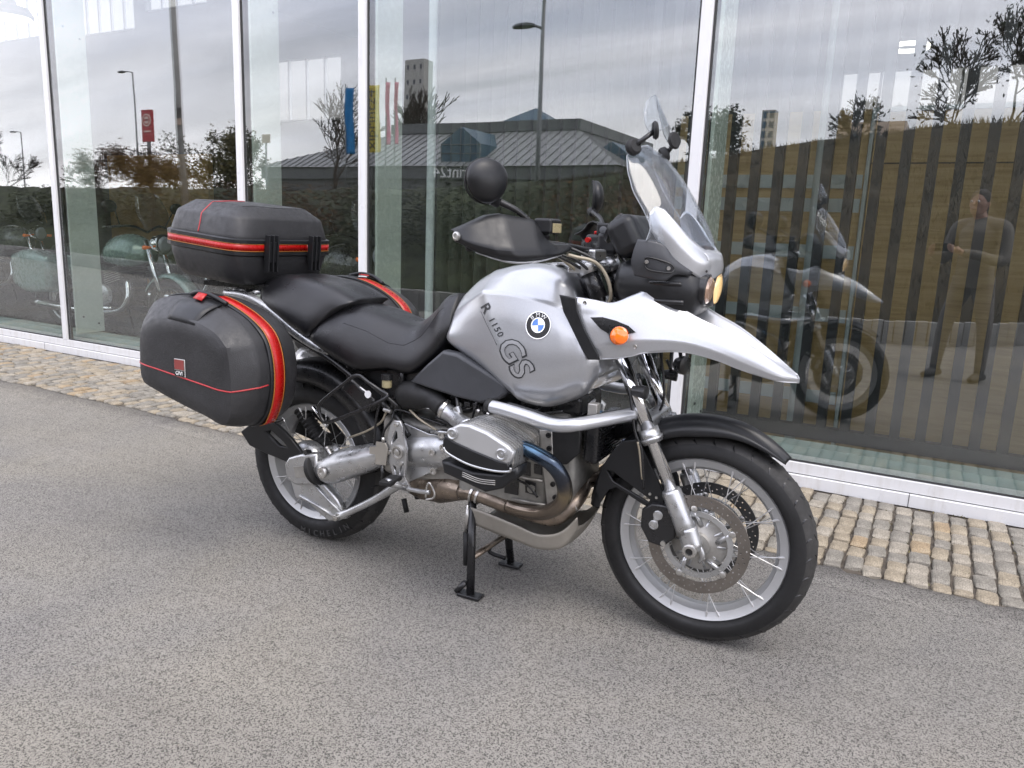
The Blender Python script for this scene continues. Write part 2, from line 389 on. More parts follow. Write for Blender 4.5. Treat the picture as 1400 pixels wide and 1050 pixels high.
def flip_mesh_obj(o, name=None):
    """left-hand twin of a right-hand part"""
    me = o.data.copy()
    for v in me.vertices: v.co.y = -v.co.y
    me.flip_normals(); c = o.copy(); c.data = me; COL.objects.link(c)
    if name: c.name = name
    return c
def curve_plate(name, outline, holes, origin, ux, uy, thick, m, parent=None, bevel=0.0, smooth_holes=True):
    """flat plate cut from a closed outline with holes, standing in the frame origin/ux/uy"""
    cu = D.curves.new(name, 'CURVE'); cu.dimensions = '2D'; cu.fill_mode = 'BOTH'
    cu.extrude = max(thick / 2 - bevel, 1e-5); cu.bevel_depth = bevel; cu.bevel_resolution = 1; cu.resolution_u = 4
    for poly in [outline] + holes:
        sp = cu.splines.new('POLY'); sp.points.add(len(poly) - 1)
        for q, (x, y) in zip(sp.points, poly): q.co = (x, y, 0, 1)
        sp.use_cyclic_u = True
    ob = D.objects.new(name, cu); me = D.meshes.new_from_object(ob); D.objects.remove(ob)
    O = Vector(origin); X = Vector(ux).normalized(); Z = X.cross(Vector(uy)).normalized(); Y = Z.cross(X)
    for v in me.vertices: v.co = O + X * v.co.x + Y * v.co.y + Z * v.co.z
    me.materials.clear(); fixn(me)
    return link(name, me, m, parent)
def circ(cx, cy, r, n=16, ph=0): return [(cx + r * cos(2 * pi * k / n + ph), cy + r * sin(2 * pi * k / n + ph)) for k in range(n)]
def project2(pts, origin, ux, uy):
    O = Vector(origin); X = Vector(ux).normalized(); Z = X.cross(Vector(uy)).normalized(); Y = Z.cross(X)
    return [((Vector(p) - O).dot(X), (Vector(p) - O).dot(Y)) for p in pts]
def xz_plate(name, pts, y, thick, m, parent, holes=(), bevel=0.001):
    """plate parallel to the bike's long axis, given by 3D points (their y is replaced)"""
    o2 = [(p[0], p[2]) for p in pts]; h2 = [[(p[0], p[2]) for p in h] for h in holes]
    return curve_plate(name, o2, h2, (0, y, 0), (1, 0, 0), (0, 0, 1), thick, m, parent, bevel)
def text_mesh(s, size=1.0, extrude=0.0, offset=0.0, shear=0.0, align='CENTER', spacing=1.0):
    cu = D.curves.new('t', 'FONT'); cu.body = s; cu.size = size; cu.extrude = extrude; cu.offset = offset; cu.shear = shear
    cu.align_x = align; cu.align_y = 'CENTER'; cu.space_character = spacing; cu.resolution_u = 3
    ob = D.objects.new('t', cu); me = D.meshes.new_from_object(ob); D.objects.remove(ob); me.materials.clear(); return me
def text_obj(name, s, size, origin, ux, uy, m, parent, extrude=0.001, **k):
    me = text_mesh(s, size, extrude, **k); O = Vector(origin); X = Vector(ux).normalized(); Z = X.cross(Vector(uy)).normalized(); Y = Z.cross(X)
    if k.get('align') is None: pass
    for v in me.vertices: v.co = O + X * v.co.x + Y * v.co.y + Z * v.co.z
    return link(name, me, m, parent)
def bvh(o):
    dg = bpy.context.evaluated_depsgraph_get(); ev = o.evaluated_get(dg); me = ev.to_mesh()
    bm = bmesh.new(); bm.from_mesh(me); bm.transform(o.matrix_world); t = BVHTree.FromBMesh(bm); bm.free(); ev.to_mesh_clear(); return t
def drape_mesh(me, tree, origin, ux, uy, ray, lift=0.0008, subdiv=0.006):
    """lays a flat mesh (in its own xy plane) onto a surface by casting along ray"""
    bm = bmesh.new(); bm.from_mesh(me); bmesh.ops.triangulate(bm, faces=bm.faces)
    for _ in range(4):
        es = [e_ for e_ in bm.edges if e_.calc_length() > subdiv]
        if not es: break
        bmesh.ops.subdivide_edges(bm, edges=es, cuts=1); bmesh.ops.triangulate(bm, faces=bm.faces)
    O = Vector(origin); X = Vector(ux).normalized(); Y = Vector(uy); Y = (Y - X * Y.dot(X)).normalized(); R_ = Vector(ray).normalized()
    for v in bm.verts:
        p = O + X * v.co.x + Y * v.co.y
        hit = tree.ray_cast(p - R_ * 0.4, R_)
        v.co = (hit[0] + (hit[1] if hit[1].dot(R_) < 0 else -hit[1]) * lift) if hit[0] else p
    bm.to_mesh(me); bm.free(); return me
def drape_line(name, pts, tree, r, m, parent, lift=0.0, closed=False, n=8, flat=1.0):
    P = [Vector(p) for p in pts]; Q = []
    for i in range(len(P) - (0 if closed else 1)):
        for k in range(n): Q.append(P[i].lerp(P[(i + 1) % len(P)], k / n))
    if not closed: Q.append(P[-1])
    S = []
    for q in Q:
        h = tree.find_nearest(q); S.append(h[0] + h[1] * lift if h[0] else q)
    return tube(name, S, r, m, parent, smooth=False, seg=6, closed=closed)

# the facade runs along FT from FO; FN points into the showroom
FO = Vector((0, 1.78671, 0)); FT = Vector((0.999417, -0.034143, 0)); FN = Vector((0.034143, 0.999417, 0))
FB = Matrix((FT, FN, Vector((0, 0, 1)))).transposed()
FROT = math.atan2(FT.y, FT.x)
def fp(s, d, z): return FO + FT * s + FN * d + Vector((0, 0, z))
def fpp(p): return fp(p[0], p[1], p[2])
def fbox(name, s0, s1, d0, d1, z0, z1, m, parent=None, bevel=0.0):
    c = fp((s0 + s1) / 2, (d0 + d1) / 2, (z0 + z1) / 2)
    return box(name, c, (s1 - s0, d1 - d0, z1 - z0), m, parent, bevel, FB)

# ============================================================ SETTING
# ground: one sheet of asphalt out to the horizon, then the bank and lawn as terrain
g = MB()
g.add([fp(-400, -400, 0), fp(400, -400, 0), fp(400, 300, 0), fp(-400, 300, 0)], [(0, 1, 2, 3)])
tag(link('ground', g.mesh(), 'asphalt'), kind='structure')

# cobbled strip: bed and individual stones
def curb_d(s):   # where the asphalt ends, measured from the facade
    t = (s + 6) / 9.0
    return -0.955 + 0.02 * sin(s * 1.7) + 0.012 * sin(s * 5.3 + 1)
bed = MB(); SS = [-8 + 0.15 * i for i in range(82)]
rows_ = [[fp(s, 0.02, 0.004) for s in SS], [fp(s, curb_d(s) - 0.02, 0.004) for s in SS]]
bed.v = [tuple(p) for r in rows_ for p in r]; n_ = len(SS)
bed.f = [(n_ + i, n_ + i + 1, i + 1, i) for i in range(n_ - 1)]
pav = link('pavement', bed.mesh(), 'joint'); tag(pav, kind='structure')
STONES = [stone_mat('granite_grey', (0.13, 0.12, 0.102), (0.21, 0.195, 0.165), (0.28, 0.26, 0.222)),
          stone_mat('granite_buff', (0.17, 0.143, 0.103), (0.27, 0.23, 0.168), (0.34, 0.295, 0.222)),
          stone_mat('granite_ochre', (0.19, 0.142, 0.088), (0.30, 0.228, 0.142), (0.34, 0.28, 0.195)),
          stone_mat('granite_pale', (0.18, 0.162, 0.13), (0.28, 0.252, 0.205), (0.36, 0.325, 0.265))]
def stone_mesh(rng, sx, sy):
    """rough split cube: chamfered top, uneven corners"""
    def j(a): return a * rng.uniform(-1, 1)
    hx, hy, h = sx / 2, sy / 2, 0.019; c = 0.0085; base = []; top = []
    N = 3
    def ring(ix, iy, z, jt):
        pts = []
        for k in range(N): pts.append((-ix + 2 * ix * k / N, -iy, z))
        for k in range(N): pts.append((ix, -iy + 2 * iy * k / N, z))
        for k in range(N): pts.append((ix - 2 * ix * k / N, iy, z))
        for k in range(N): pts.append((-ix, iy - 2 * iy * k / N, z))
        rr = []
        for i, (x, y, z_) in enumerate(pts):
            if i % N == 0: x *= 0.93; y *= 0.93
            rr.append((x + j(jt), y + j(jt), z_ + j(jt * 0.3)))
        return rr
    r0 = ring(hx, hy, -0.01, 0.004); r1 = ring(hx, hy, h * 0.55, 0.004); r2 = ring(hx - c * 0.45, hy - c * 0.45, h * 0.85, 0.0025); r3 = ring(hx - c * 1.3, hy - c * 1.3, h, 0.003)
    v = r0 + r1 + r2 + r3; f = []; n = 4 * N
    for i in range(3):
        for k in range(n): f.append((i * n + k, i * n + (k + 1) % n, (i + 1) * n + (k + 1) % n, (i + 1) * n + k))
    v.append((j(0.01), j(0.01), h + 0.004 + j(0.003))); t0 = 3 * n
    for k in range(n): f.append((t0 + k, t0 + (k + 1) % n, len(v) - 1))
    return v, f
rng = random.Random(3)
slots = []
s_ = -7.0
while s_ < 3.6:
    w = rng.uniform(0.068, 0.084); d_ = -0.005 - rng.uniform(0, 0.05)
    while d_ > curb_d(s_) + 0.03:
        ln = rng.uniform(0.095, 0.145)
        if d_ - ln < curb_d(s_) - 0.015: ln = d_ - curb_d(s_) + rng.uniform(-.01, .015)
        if ln < .045: break
        slots.append((s_ + w / 2 + rng.uniform(-.004, .004), d_ - ln / 2, w - 0.008, ln - 0.009, rng.uniform(-.06, .06)))
        d_ -= ln
    s_ += w
# the 300 stones that show largest stand nearest the camera and clear of the motorcycle
cs, cd = (Vector(camera.location) if False else Vector((1.94772, -2.25468, 0)) - FO).dot(FT), (Vector((1.94772, -2.25468, 0)) - FO).dot(FN)
slots.sort(key=lambda q: (q[0] - cs) ** 2 + (q[1] - cd) ** 2 + (6 if q[0] > 3.0 else 0))
vari = [stone_mesh(rng, 0.09, 0.088) for _ in range(24)]; vm = {}
rest = [MB() for _ in STONES]
for i, (s, d_, wx, wy, rz) in enumerate(slots):
    mi = rng.choices([0, 1, 2, 3], [0.42, 0.32, 0.04, 0.22])[0]; k = rng.randrange(24)
    sink = rng.uniform(-0.004, 0.003); tilt = (rng.uniform(-.03, .03), rng.uniform(-.03, .03))
    if i < 300:
        if (k, mi) not in vm:
            me = fixn(MB().add(*vari[k]).mesh('cobble')); me.materials.append(STONES[mi])
            for p in me.polygons: p.use_smooth = True
            me.set_sharp_from_angle(angle=radians(38)); vm[(k, mi)] = me
        o = D.objects.new('cobblestone', vm[(k, mi)]); COL.objects.link(o); o.parent = pav
        o.location = fp(s, d_, sink); o.rotation_euler = (tilt[0], tilt[1], FROT + rz + rng.choice((0, pi)))
        o.scale = (wx / 0.09, wy / 0.088, 1)
    else:
        R_ = Matrix.Rotation(FROT + rz, 3, 'Z') @ Matrix.Rotation(tilt[0], 3, 'X'); O = fp(s, d_, sink)
        rest[mi].add([O + R_ @ Vector((x * wx / 0.09, y * wy / 0.088, z)) for x, y, z in vari[k][0]], vari[k][1])
allr = MB(); mats_i = []
for mi, r in enumerate(rest):
    allr.add(r.v, r.f); mats_i += [mi] * len(r.f)
me = D.meshes.new('far_cobbles'); me.from_pydata(allr.v, [], allr.f)
for m_ in STONES: me.materials.append(m_)
me.polygons.foreach_set('material_index', mats_i); me.update(); fixn(me)
for p in me.polygons: p.use_smooth = True
tag(link('cobblestones', me, None, pav), kind='stuff')
# ragged asphalt lip along the stones
lip = MB(); rl = random.Random(5)
SL = [-8 + 0.03 * i for i in range(400)]
top = [fp(s, curb_d(s) + 0.022 * sin(s * 31) * rl.random() + rl.uniform(-.012, .018), 0.009) for s in SL]
mid = [fp(s, curb_d(s) - 0.04 + rl.uniform(-.006, .006), 0.015) for s in SL]
bot = [fp(s, curb_d(s) - 0.16, 0.001) for s in SL]; n_ = len(SL)
low = [Vector((p.x, p.y, -0.005)) for p in top]
lip.v = [tuple(p) for p in low + top + mid + bot]; lip.f = [(r * n_ + i + n_, r * n_ + i + n_ + 1, r * n_ + i + 1, r * n_ + i) for r in range(3) for i in range(n_ - 1)]
tag(link('asphalt_edge', lip.mesh(), 'asphalt', smooth=True), kind='structure')

# ============================================================ SHOWROOM
shop = thing('showroom', 'glass fronted motorcycle showroom with white frames behind the parked motorcycle', 'building')
MULL = [-6.83, -4.598, -2.345, -1.235, 0.932, 3.13, 5.35]
Z0, Z1, Z2, ZT = 0.008, 0.076, 0.134, 5.0
S0, S1 = -9.1, 7.6
sl = fbox('sill', S0, S1, -0.012, 0.16, Z0, Z1 - 0.004, 'white_frame', shop, 0.004)
fbox('frame', S0, S1, 0.0, 0.16, Z1, Z2, 'white_frame', shop, 0.003)
fbox('shadow_gap', S0, S1, 0.01, 0.15, Z1 - 0.005, Z1 + 0.001, 'gasket', shop)
fbox('base_seal', S0, S1, 0.004, 0.12, 0.0, Z0, 'gasket', shop)
for s in (-7.2, -4.9, -2.62, -.2, 2.1, 4.4): fbox('sill_joint', s, s + .003, -.0135, .15, Z0, Z1 - .004, 'gasket', sl)
ML = [S0] + MULL + [S1]
for i, s in enumerate(MULL):
    fbox('mullion', s - 0.030, s + 0.030, -0.002, 0.055, Z2 + 0.001, ZT, 'white_frame', shop, 0.003)
    fbox('gasket', s + 0.0305, s + 0.043, 0.016, 0.05, Z2 + 0.001, ZT, 'gasket', shop)
    fbox('gasket', s - 0.043, s - 0.0305, 0.016, 0.05, Z2 + 0.001, ZT, 'gasket', shop)
    f_ = fbox('glass_fin', s + 0.046, s + 0.066, 0.075, 0.335, Z2 + 0.05, ZT, 'fin', shop, 0.002)
    for z_ in (0.33, 2.75):
        lathe('bolt', [(0, .008), (.006, .008), (.008, .005)], fp(s + 0.067, 0.14, z_), FT, 'gasket', f_, seg=10)
        lathe('bolt', [(0, .008), (.006, .008), (.008, .005)], fp(s + 0.067, 0.28, z_ - .07), FT, 'gasket', f_, seg=10)
for i in range(len(ML) - 1):
    a = ML[i] + (0.043 if i else 0.0); b = ML[i + 1] - (0.043 if i < len(ML) - 2 else 0.0)
    fbox('window_pane', a, b, 0.020, 0.044, Z2 + 0.002, ZT, 'pane', shop)
    fbox('bottom_seal', a, b, 0.012, 0.0195, Z2 + 0.001, Z2 + 0.010, 'gasket', shop)
fbox('inner_plinth', S0, S1, 0.17, 0.30, 0.02, 0.178, 'plinth', shop)
fbox('parapet', S0, S1, 0.0, 0.5, ZT, 6.4, 'white_frame', shop, 0.01)
IW, ID = (-26.0, 7.6), 9.2
tag(fbox('showroom_floor', IW[0], IW[1], 0.161, ID, -0.05, 0.012, 'int_floor'), kind='structure')
fbox('roof', S0, S1, 0.5, ID + .2, 5.3, 5.6, 'concrete', shop)
fbox('ceiling', S0, S1, 0.17, ID, 5.0, 5.25, 'int_wall', shop)
# long wing to the left, inside which the far windows stand
fbox('roof', IW[0], S0 - .01, 0.0, ID + .2, 7.5, 7.8, 'concrete', shop)
fbox('ceiling', IW[0], S0 - .01, 0.17, ID, 7.2, 7.45, 'int_wall', shop)
fbox('front_wall', IW[0], S0 - .01, 0.0, 0.16, 0.0, 7.2, 'white_frame', shop)
fbox('end_wall', S0 + .001, S0 + .15, 0.5, ID, 5.601, 7.2, 'int_wall', shop)
fbox('side_wall', IW[1], IW[1] + .2, 0.0, ID, 0.0, 5.6, 'int_wall', shop)
fbox('side_wall', IW[0] - .2, IW[0], 0.0, ID, 0.0, 7.8, 'int_wall', shop)
# back wall with window openings: list of (s0,s1,z0,z1)
def wall_with_holes(s0, s1, d, z0, z1, holes, th, m, parent):
    cu = [(s0, z0), (s1, z0), (s1, z1), (s0, z1)]
    return curve_plate('back_wall', cu, [[(a, b0), (b, b0), (b, c), (a, c)] for a, b, b0, c in holes], fp(0, d, 0), FT, (0, 0, 1), th, m, parent)
holesL = [(-25.2, -20.05, 5.9, 7.0), (-18.5, -16.0, 5.75, 6.9), (-15.6, -13.4, 6.1, 6.9), (-12.0, -9.4, 3.4, 4.7)]
holesR = [(0.45, 3.1, 2.80, 3.76), (-6.2, -4.4, 0.9, 2.3)]
wall_with_holes(IW[0], S0, ID, 0, 7.2, holesL, 0.2, 'int_wall', shop)
wall_with_holes(S0 + .001, IW[1], ID, 0, 5.3, holesR, 0.2, 'int_wall', shop)
for a, b, z0, z1 in holesL + holesR:
    w_ = fbox('window_frame', a, b, ID - .02, ID + .02, z0, z0 + .05, 'white_frame', shop)
    k = max(1, round((b - a) / 0.55))
    for i in range(1, k): fbox('mullion', a + (b - a) * i / k - .02, a + (b - a) * i / k + .02, ID - .03, ID + .03, z0 + .05, z1, 'white_frame', w_)
M['far_wall'] = mat('pale_render', (0.72, 0.72, 0.70), 0.8)

# vertical blinds behind the middle pane
bl = thing('vertical_blind', 'grey vertical blind hanging behind the wide pane in the middle', 'blind', fp(-0.1, 0.62, 0.15))
me = MB().box((0, 0, 2.3), (0.10, 0.0012, 4.5)).mesh(); me.materials.append(M['blind'])
k = 0; s = -1.02; rb = random.Random(11)
while s < 0.62:
    o = D.objects.new('blind_slat', me); COL.objects.link(o); o.parent = bl; o.matrix_parent_inverse = bl.matrix_basis.inverted()
    o.location = fp(s, 0.62, 0.12); o.rotation_euler = (0, 0, FROT + radians(62 + rb.uniform(-7, 7))); s += 0.105
o = fbox('headrail', -1.1, 0.66, 0.59, 0.65, 4.67, 4.73, 'white_panel', bl)

# black slatted screen with a wood wall behind it
scr = thing('slatted_screen', 'tall screen of black upright slats behind the right hand window', 'screen', fp(2, 0.35, 0.17))
me = MB().box((0, 0, 0), (0.048, 0.05, 3.6)).mesh(); me.materials.append(M['black_slat'])
s = 0.56
while s < 5.2:
    o = D.objects.new('slat', me); COL.objects.link(o); o.parent = scr; o.matrix_parent_inverse = scr.matrix_basis.inverted()
    o.location = fp(s, 0.375, 2.05); o.rotation_euler = (0, 0, FROT); s += 0.1195
fbox('bottom_rail', 0.5, 5.3, 0.345, 0.405, 0.18, 0.25, 'black_slat', scr)
fbox('top_rail', 0.5, 5.3, 0.345, 0.405, 3.85, 3.92, 'black_slat', scr)
pw = thing('partition', 'wood veneered display partition with pale bands behind the black slats', 'partition', fp(1.6, .8, 0))
fbox('panel', 0.6, 1.66, 0.78, 0.84, 0.012, 1.95, 'oak', pw)
for z_ in (0.30, 0.78, 1.14, 1.40, 1.53):
    fbox('band', 0.6, 1.655, 0.772, 0.779, z_, z_ + 0.075, 'white_panel', pw)
fbox('panel', 1.69, 5.2, 0.76, 0.82, 0.03, 1.93, 'oak', pw)
fbox('trim', 1.665, 1.685, 0.75, 0.83, 0.012, 1.95, 'white_panel', pw); fbox('trim', 1.687, 5.2, 0.75, 0.83, 1.932, 1.955, 'white_panel', pw)
fbox('trim', 1.687, 5.2, 0.753, 0.759, 0.03, 0.045, 'white_panel', pw)
fbox('groove', 1.69, 5.2, 0.757, 0.7595, 1.66, 1.667, 'gasket', pw)
pl = thing('counter', 'plain dark wood display wall standing behind the blind', 'partition', fp(-.3, 3.2, 0))
fbox('panel', -3.4, 0.4, 3.2, 3.3, 0.012, 2.1, 'black_slat', pl)
# steel posts inside
for s_a, d_a, lab in [(1.45, 0.62, 'round steel column just inside the right hand window'), (-1.08, 0.55, 'round steel column beside the middle window frame')]:
    c_ = lathe('column', [(0, .03), (4.98, .03)], fp(s_a, d_a, .013), (0, 0, 1), 'white_panel', None, seg=20); tag(c_, lab, 'column')

# pendant lamps
M['lamp_glow'] = mat('lamp_glow', (1, 1, 1), 0.5, emit=(1.0, 0.93, 0.8), es=3)
def pendant(p, r, lab, ring=False):
    t = thing('pendant_lamp', lab, 'lamp', p, group='pendant lamps in the showroom')
    if ring:
        lathe('lamp_ring', [(0, r * .8), (0, r), (.03, r), (.03, r * .8)], p, (0, 0, 1), 'lamp_glow', t, seg=32, closed=True)
        for a_ in (0, 2.1, 4.2): tube('cord', [p + Vector((r * .9 * cos(a_), r * .9 * sin(a_), .03)), p + Vector((0, 0, .9))], .003, 'gasket', t, smooth=False, seg=5)
        tube('cord', [p + Vector((0, 0, .9)), Vector((p.x, p.y, 4.99))], .004, 'gasket', t, smooth=False, seg=5)
    else:
        lathe('lamp_shade', [(0.0, r), (.05, r * 1.02), (.16, r * .8), (.20, r * .35), (.28, r * .2)], p, (0, 0, 1), 'white_panel', t, seg=28)
        lathe('bulb', [(-.012, r * .75), (-.002, r * .9)], p, (0, 0, 1), 'lamp_glow', t, seg=28)
        tube('cord', [p + Vector((0, 0, .28)), Vector((p.x, p.y, 7.18))], .008, 'gasket', t, smooth=False, seg=5)
pendant(fpp((-12.1573,4,4.4335)), 0.34, 'white dome pendant lamp near the top left corner of the showroom')
pendant(fpp((1.6038,4,2.9358)), 0.17, 'glowing ring pendant lamp above the wood partition', True)

# ============================================================ ACROSS THE YARD (seen mirrored in the glass)
# kerb line (s,d) and bank ridge
KERB = [(-60, -12), (-20, -7.9), (-11.2, -6.3), (-6.2, -5.3), (-4.1, -5.4), (-1.1, -6.0), (.7, -6.4), (2.3, -7.0), (3.4, -8.2), (8, -10), (60, -22)]
def interp(tab, s):
    for (a, b), (c, d_) in zip(tab, tab[1:]):
        if a <= s <= c: return b + (d_ - b) * (s - a) / (c - a)
    return tab[0][1] if s < tab[0][0] else tab[-1][1]
RIDGE = [(-60, 2.4), (-24, 2.15), (-9, 2.05), (-6, 2.1), (-4.2, 2.25), (-2.0, 2.6), (-1.2, 2.75), (-.2, 2.9), (.9, 3.08), (1.94, 3.25), (2.85, 3.4), (8, 4.2), (60, 5.0)]
BW = 4.6
def bank_z(s, t): return .12 + (interp(RIDGE, s) - .12) * min(1, (t / .85)) ** .85 - (.5 * (t - .85) / .15 if t > .85 else 0)
rg = random.Random(21); bank = MB(); NS, NR = 240, 14
for r in range(NR + 1):
    for i in range(NS + 1):
        s = -60 + 120 * i / NS; t = r / NR; d_ = interp(KERB, s) - 0.25 - t * BW
        bank.v.append(tuple(fp(s, d_, (bank_z(s, t) if r else 0) + (rg.uniform(-.05, .05) if r else 0))))
for r in range(NR):
    for i in range(NS):
        a = r * (NS + 1) + i; bank.f.append((a, a + 1, a + NS + 2, a + NS + 1))
M['bank_shrub'] = mat('ivy_covered_bank', (0.032, 0.038, 0.013), 0.9, var=.6, vscale=2.5, grain=1, gscale=40)
em_ = fixn(bank.mesh()); em_.materials.append(M['dry_grass']); em_.materials.append(M['bank_shrub'])
for p in em_.polygons:
    if (p.center - FO).dot(FT) < -2.6 + .8 * sin(p.center.y * 3): p.material_index = 1
tag(link('embankment', em_, None, smooth=True), kind='structure')
field = MB().add([fp(-300, -10.5, .02), fp(300, -10.5, .02), fp(300, -320, .02), fp(-300, -320, .02)], [(3, 2, 1, 0)])
tag(link('lawn', field.mesh(), 'grass'), kind='structure')
# low palisade kerb of concrete posts
kb = MB()
s = -34.0
while s < 14:
    d_ = interp(KERB, s); kb.box(fp(s, d_ - .06, .14 + rg.uniform(-.01, .01)), (0.115, .12, .3), FB); s += 0.13
tag(link('kerb_palisade', kb.mesh(), 'concrete', bevel=0.0), 'low edging of small concrete posts at the foot of the grass bank', 'edging', kind='stuff')
# leaf clouds
LEAF = {'green': leaf_mat('hedge_leaf', (0.012, 0.017, 0.005), (0.032, 0.042, 0.012), (0.075, 0.08, 0.024)),
        'autumn': leaf_mat('autumn_leaf', (0.03, 0.014, 0.006), (0.085, 0.038, 0.012), (0.17, 0.085, 0.025)),
        'olive': leaf_mat('olive_leaf', (0.035, 0.032, 0.012), (0.09, 0.085, 0.025), (0.16, 0.13, 0.04)),
        'dark': leaf_mat('dark_leaf', (0.01, 0.014, 0.007), (0.02, 0.028, 0.012), (0.04, 0.05, 0.02)),
        'straw': leaf_mat('straw', (0.034, 0.026, 0.010), (0.070, 0.050, 0.020), (0.13, 0.095, 0.045))}
M['bark'] = mat('bark', (0.055, 0.042, 0.032), 0.9, var=0.3, vscale=8, grain=1, gscale=60)
def leaves(mb, c, r, n, size, rng_, shell=0.55):
    c = Vector(c)
    for _ in range(n):
        v = Vector((rng_.gauss(0, 1), rng_.gauss(0, 1), rng_.gauss(0, 1))).normalized() * (shell + (1 - shell) * rng_.random())
        p = c + Vector((v.x * r[0], v.y * r[1], v.z * r[2])); a = Vector((rng_.gauss(0, 1), rng_.gauss(0, 1), rng_.gauss(0, 1))).normalized()
        b = a.cross(Vector((rng_.gauss(0, 1), rng_.gauss(0, 1), rng_.gauss(0, 1)))).normalized(); s1 = size * rng_.uniform(.6, 1.4)
        mb.add([p - a * s1, p - b * s1 * .45, p + a * s1, p + b * s1 * .45], [(0, 1, 2, 3)])
def hedge(name, lab, s0, s1, off, h0, h1, m, n, dens, seed, grp=None, size=.034):
    rr = random.Random(seed); mb = MB(); k = max(2, int((s1 - s0) / 0.9))
    for i in range(k):
        s = s0 + (s1 - s0) * (i + .5) / k; hh = h0 + (h1 - h0) * (i + .5) / k; base = interp(KERB, s) - off
        z = 0.25; dens_ = int(dens * 5)
        while z < hh:
            leaves(mb, fp(s + rr.uniform(-.2, .2), base + rr.uniform(-.3, .3) - z * .3, z), (.75, .6, .5), dens_, size, rr, .35); z += 0.45
    return tag(link(name, mb.mesh(), LEAF[m]), lab, 'hedge', grp, 'stuff')
hedge('hedge', 'dark green hedge on the bank opposite the left windows', -24, -12, 1.6, 1.9, 1.95, 'green', 0, 110, 31)
hedge('hedge', 'russet leafed hedge on the bank opposite the top case', -12, -8, 1.5, 1.8, 1.75, 'autumn', 0, 110, 32)
hedge('hedge', 'olive green hedge running behind the street lamp', -8, -3.9, 1.4, 1.8, 1.9, 'green', 0, 150, 33)
hedge('hedge', 'brown tinged hedge where the bank starts to climb', -3.9, -1.7, 1.4, 1.85, 2.0, 'autumn', 0, 90, 34)
gb = MB(); rgb = random.Random(41)
for _ in range(34000):
    s = rgb.uniform(-5, 9); t = rgb.random() ** 0.8; d_ = interp(KERB, s) - .25 - t * BW
    z = bank_z(s, t); h = rgb.uniform(.04, .13); p = fp(s, d_, z - .03); w = rgb.uniform(-.05, .05)
    gb.add([p, p + Vector((.02, 0, 0)), p + Vector((w, rgb.uniform(-.05, .05), h))], [(0, 1, 2)])
tag(link('long_grass', gb.mesh(), LEAF['straw']), 'long dry grass on the bank facing the right hand window', 'grass', kind='stuff')

def bare_tree(name, lab, base, height, spread, seed, m_leaf=None, nleaf=0, depth=5, lean=(0, 0), r0=None, cat='tree', leafsize=.035, rmin=.006, clump=.28):
    rr = random.Random(seed); wood = MB(); tips = []
    def grow(p, dr, ln, r, dep):
        q = p + dr * ln; r = max(r, rmin); mid_ = p.lerp(q, .5) + Vector((rr.uniform(-1, 1), rr.uniform(-1, 1), rr.uniform(-.5, .5))) * ln * .10
        wood.tube([p, mid_, q], [r, max(rmin, r * .85), max(rmin, r * .68)], seg=5 if dep > 3 else 3, smooth=False, caps=False)
        tips.append(q)
        if dep == 0: return
        k = rr.choice((2, 3)) if dep > 2 else rr.choice((2, 3, 3))
        for i in range(k):
            a = Vector((rr.gauss(0, 1), rr.gauss(0, 1), rr.gauss(.15, .5))).normalized()
            nd = dr + a * spread * (rr.uniform(.25, .5) if i == 0 else rr.uniform(.7, 1.15)); nd.z = max(nd.z, .05); nd.normalize()
            grow(p.lerp(q, 1.0 if i == 0 else rr.uniform(.45, 1)), nd, ln * rr.uniform(.70, .86), r * (.72 if i == 0 else .55), dep - 1)
    r0 = r0 or height * .016; t = thing(name, lab, cat, base)
    grow(Vector(base) - Vector((0, 0, .1)), Vector((lean[0], lean[1], 1)).normalized(), height * .22, r0, depth)
    link('trunk', wood.mesh(), 'bark', t, smooth=True)
    if m_leaf:
        mb = MB()
        for _ in range(nleaf):
            c = rr.choice(tips); leaves(mb, c, (clump, clump, clump), 4, leafsize, rr, .1)
        tag(link('crown', mb.mesh(), LEAF[m_leaf], t))
    return t
def on(px, z=None): p = fpp(px); return Vector((p.x, p.y, p.z if z is None else z))
bare_tree('tree', 'tall half bare tree beside the print shop roof', on((-37.8486,-40,5.4397), 0.0), 13.0, .62, 5, 'autumn', 60, 7, leafsize=.07, rmin=.024)
bare_tree('tree', 'round olive leafed tree left of the half bare tree', on((-34.0091,-28,4.3349), 0.0), 8.4, .7, 6, 'olive', 2600, 6, leafsize=.085, rmin=.02, clump=.5)
bare_tree('shrub', 'big russet shrub on the bank behind the street lamp with the red sign', on((-14.2362,-8,1.9981), 0.9), 2.4, .9, 8, 'autumn', 1500, 7, cat='shrub', r0=.03)
bare_tree('shrub', 'spreading bare twigged shrub beside the russet shrub', on((-16.3185,-8.2,2.0027), 1.0), 2.2, .95, 9, 'autumn', 220, 7, cat='shrub', r0=.02)
bare_tree('tree', 'leafless tree at the left end of the bank', on((-33.9565,-15,2.4017), 1.2), 4.4, .8, 10, None, 0, 7, rmin=.012)
bare_tree('tree', 'slender bare tree behind the print shop roof', on((-53.1889,-75,11.6587), 0.0), 19.5, .5, 12, None, 0, 7, rmin=.05)
bare_tree('tree', 'dark leafed young tree at the foot of the rising bank', on((-1.9197,-11.5,2.9219), 1.5), 3.0, .45, 13, 'dark', 800, 6, leafsize=.045, clump=.2, rmin=.01)
bare_tree('shrub', 'large twiggy shrub on top of the bank at the right', on((2.8529,-11.5,3.2558), 3.0), 2.6, .9, 14, 'dark', 160, 7, cat='shrub', rmin=.009, r0=.03)
bare_tree('shrub', 'thin arching shrub with few leaves on the crest of the bank', on((1.959,-11,3.2162), 2.8), 2.2, .85, 15, 'dark', 90, 7, cat='shrub', rmin=.009, r0=.02)
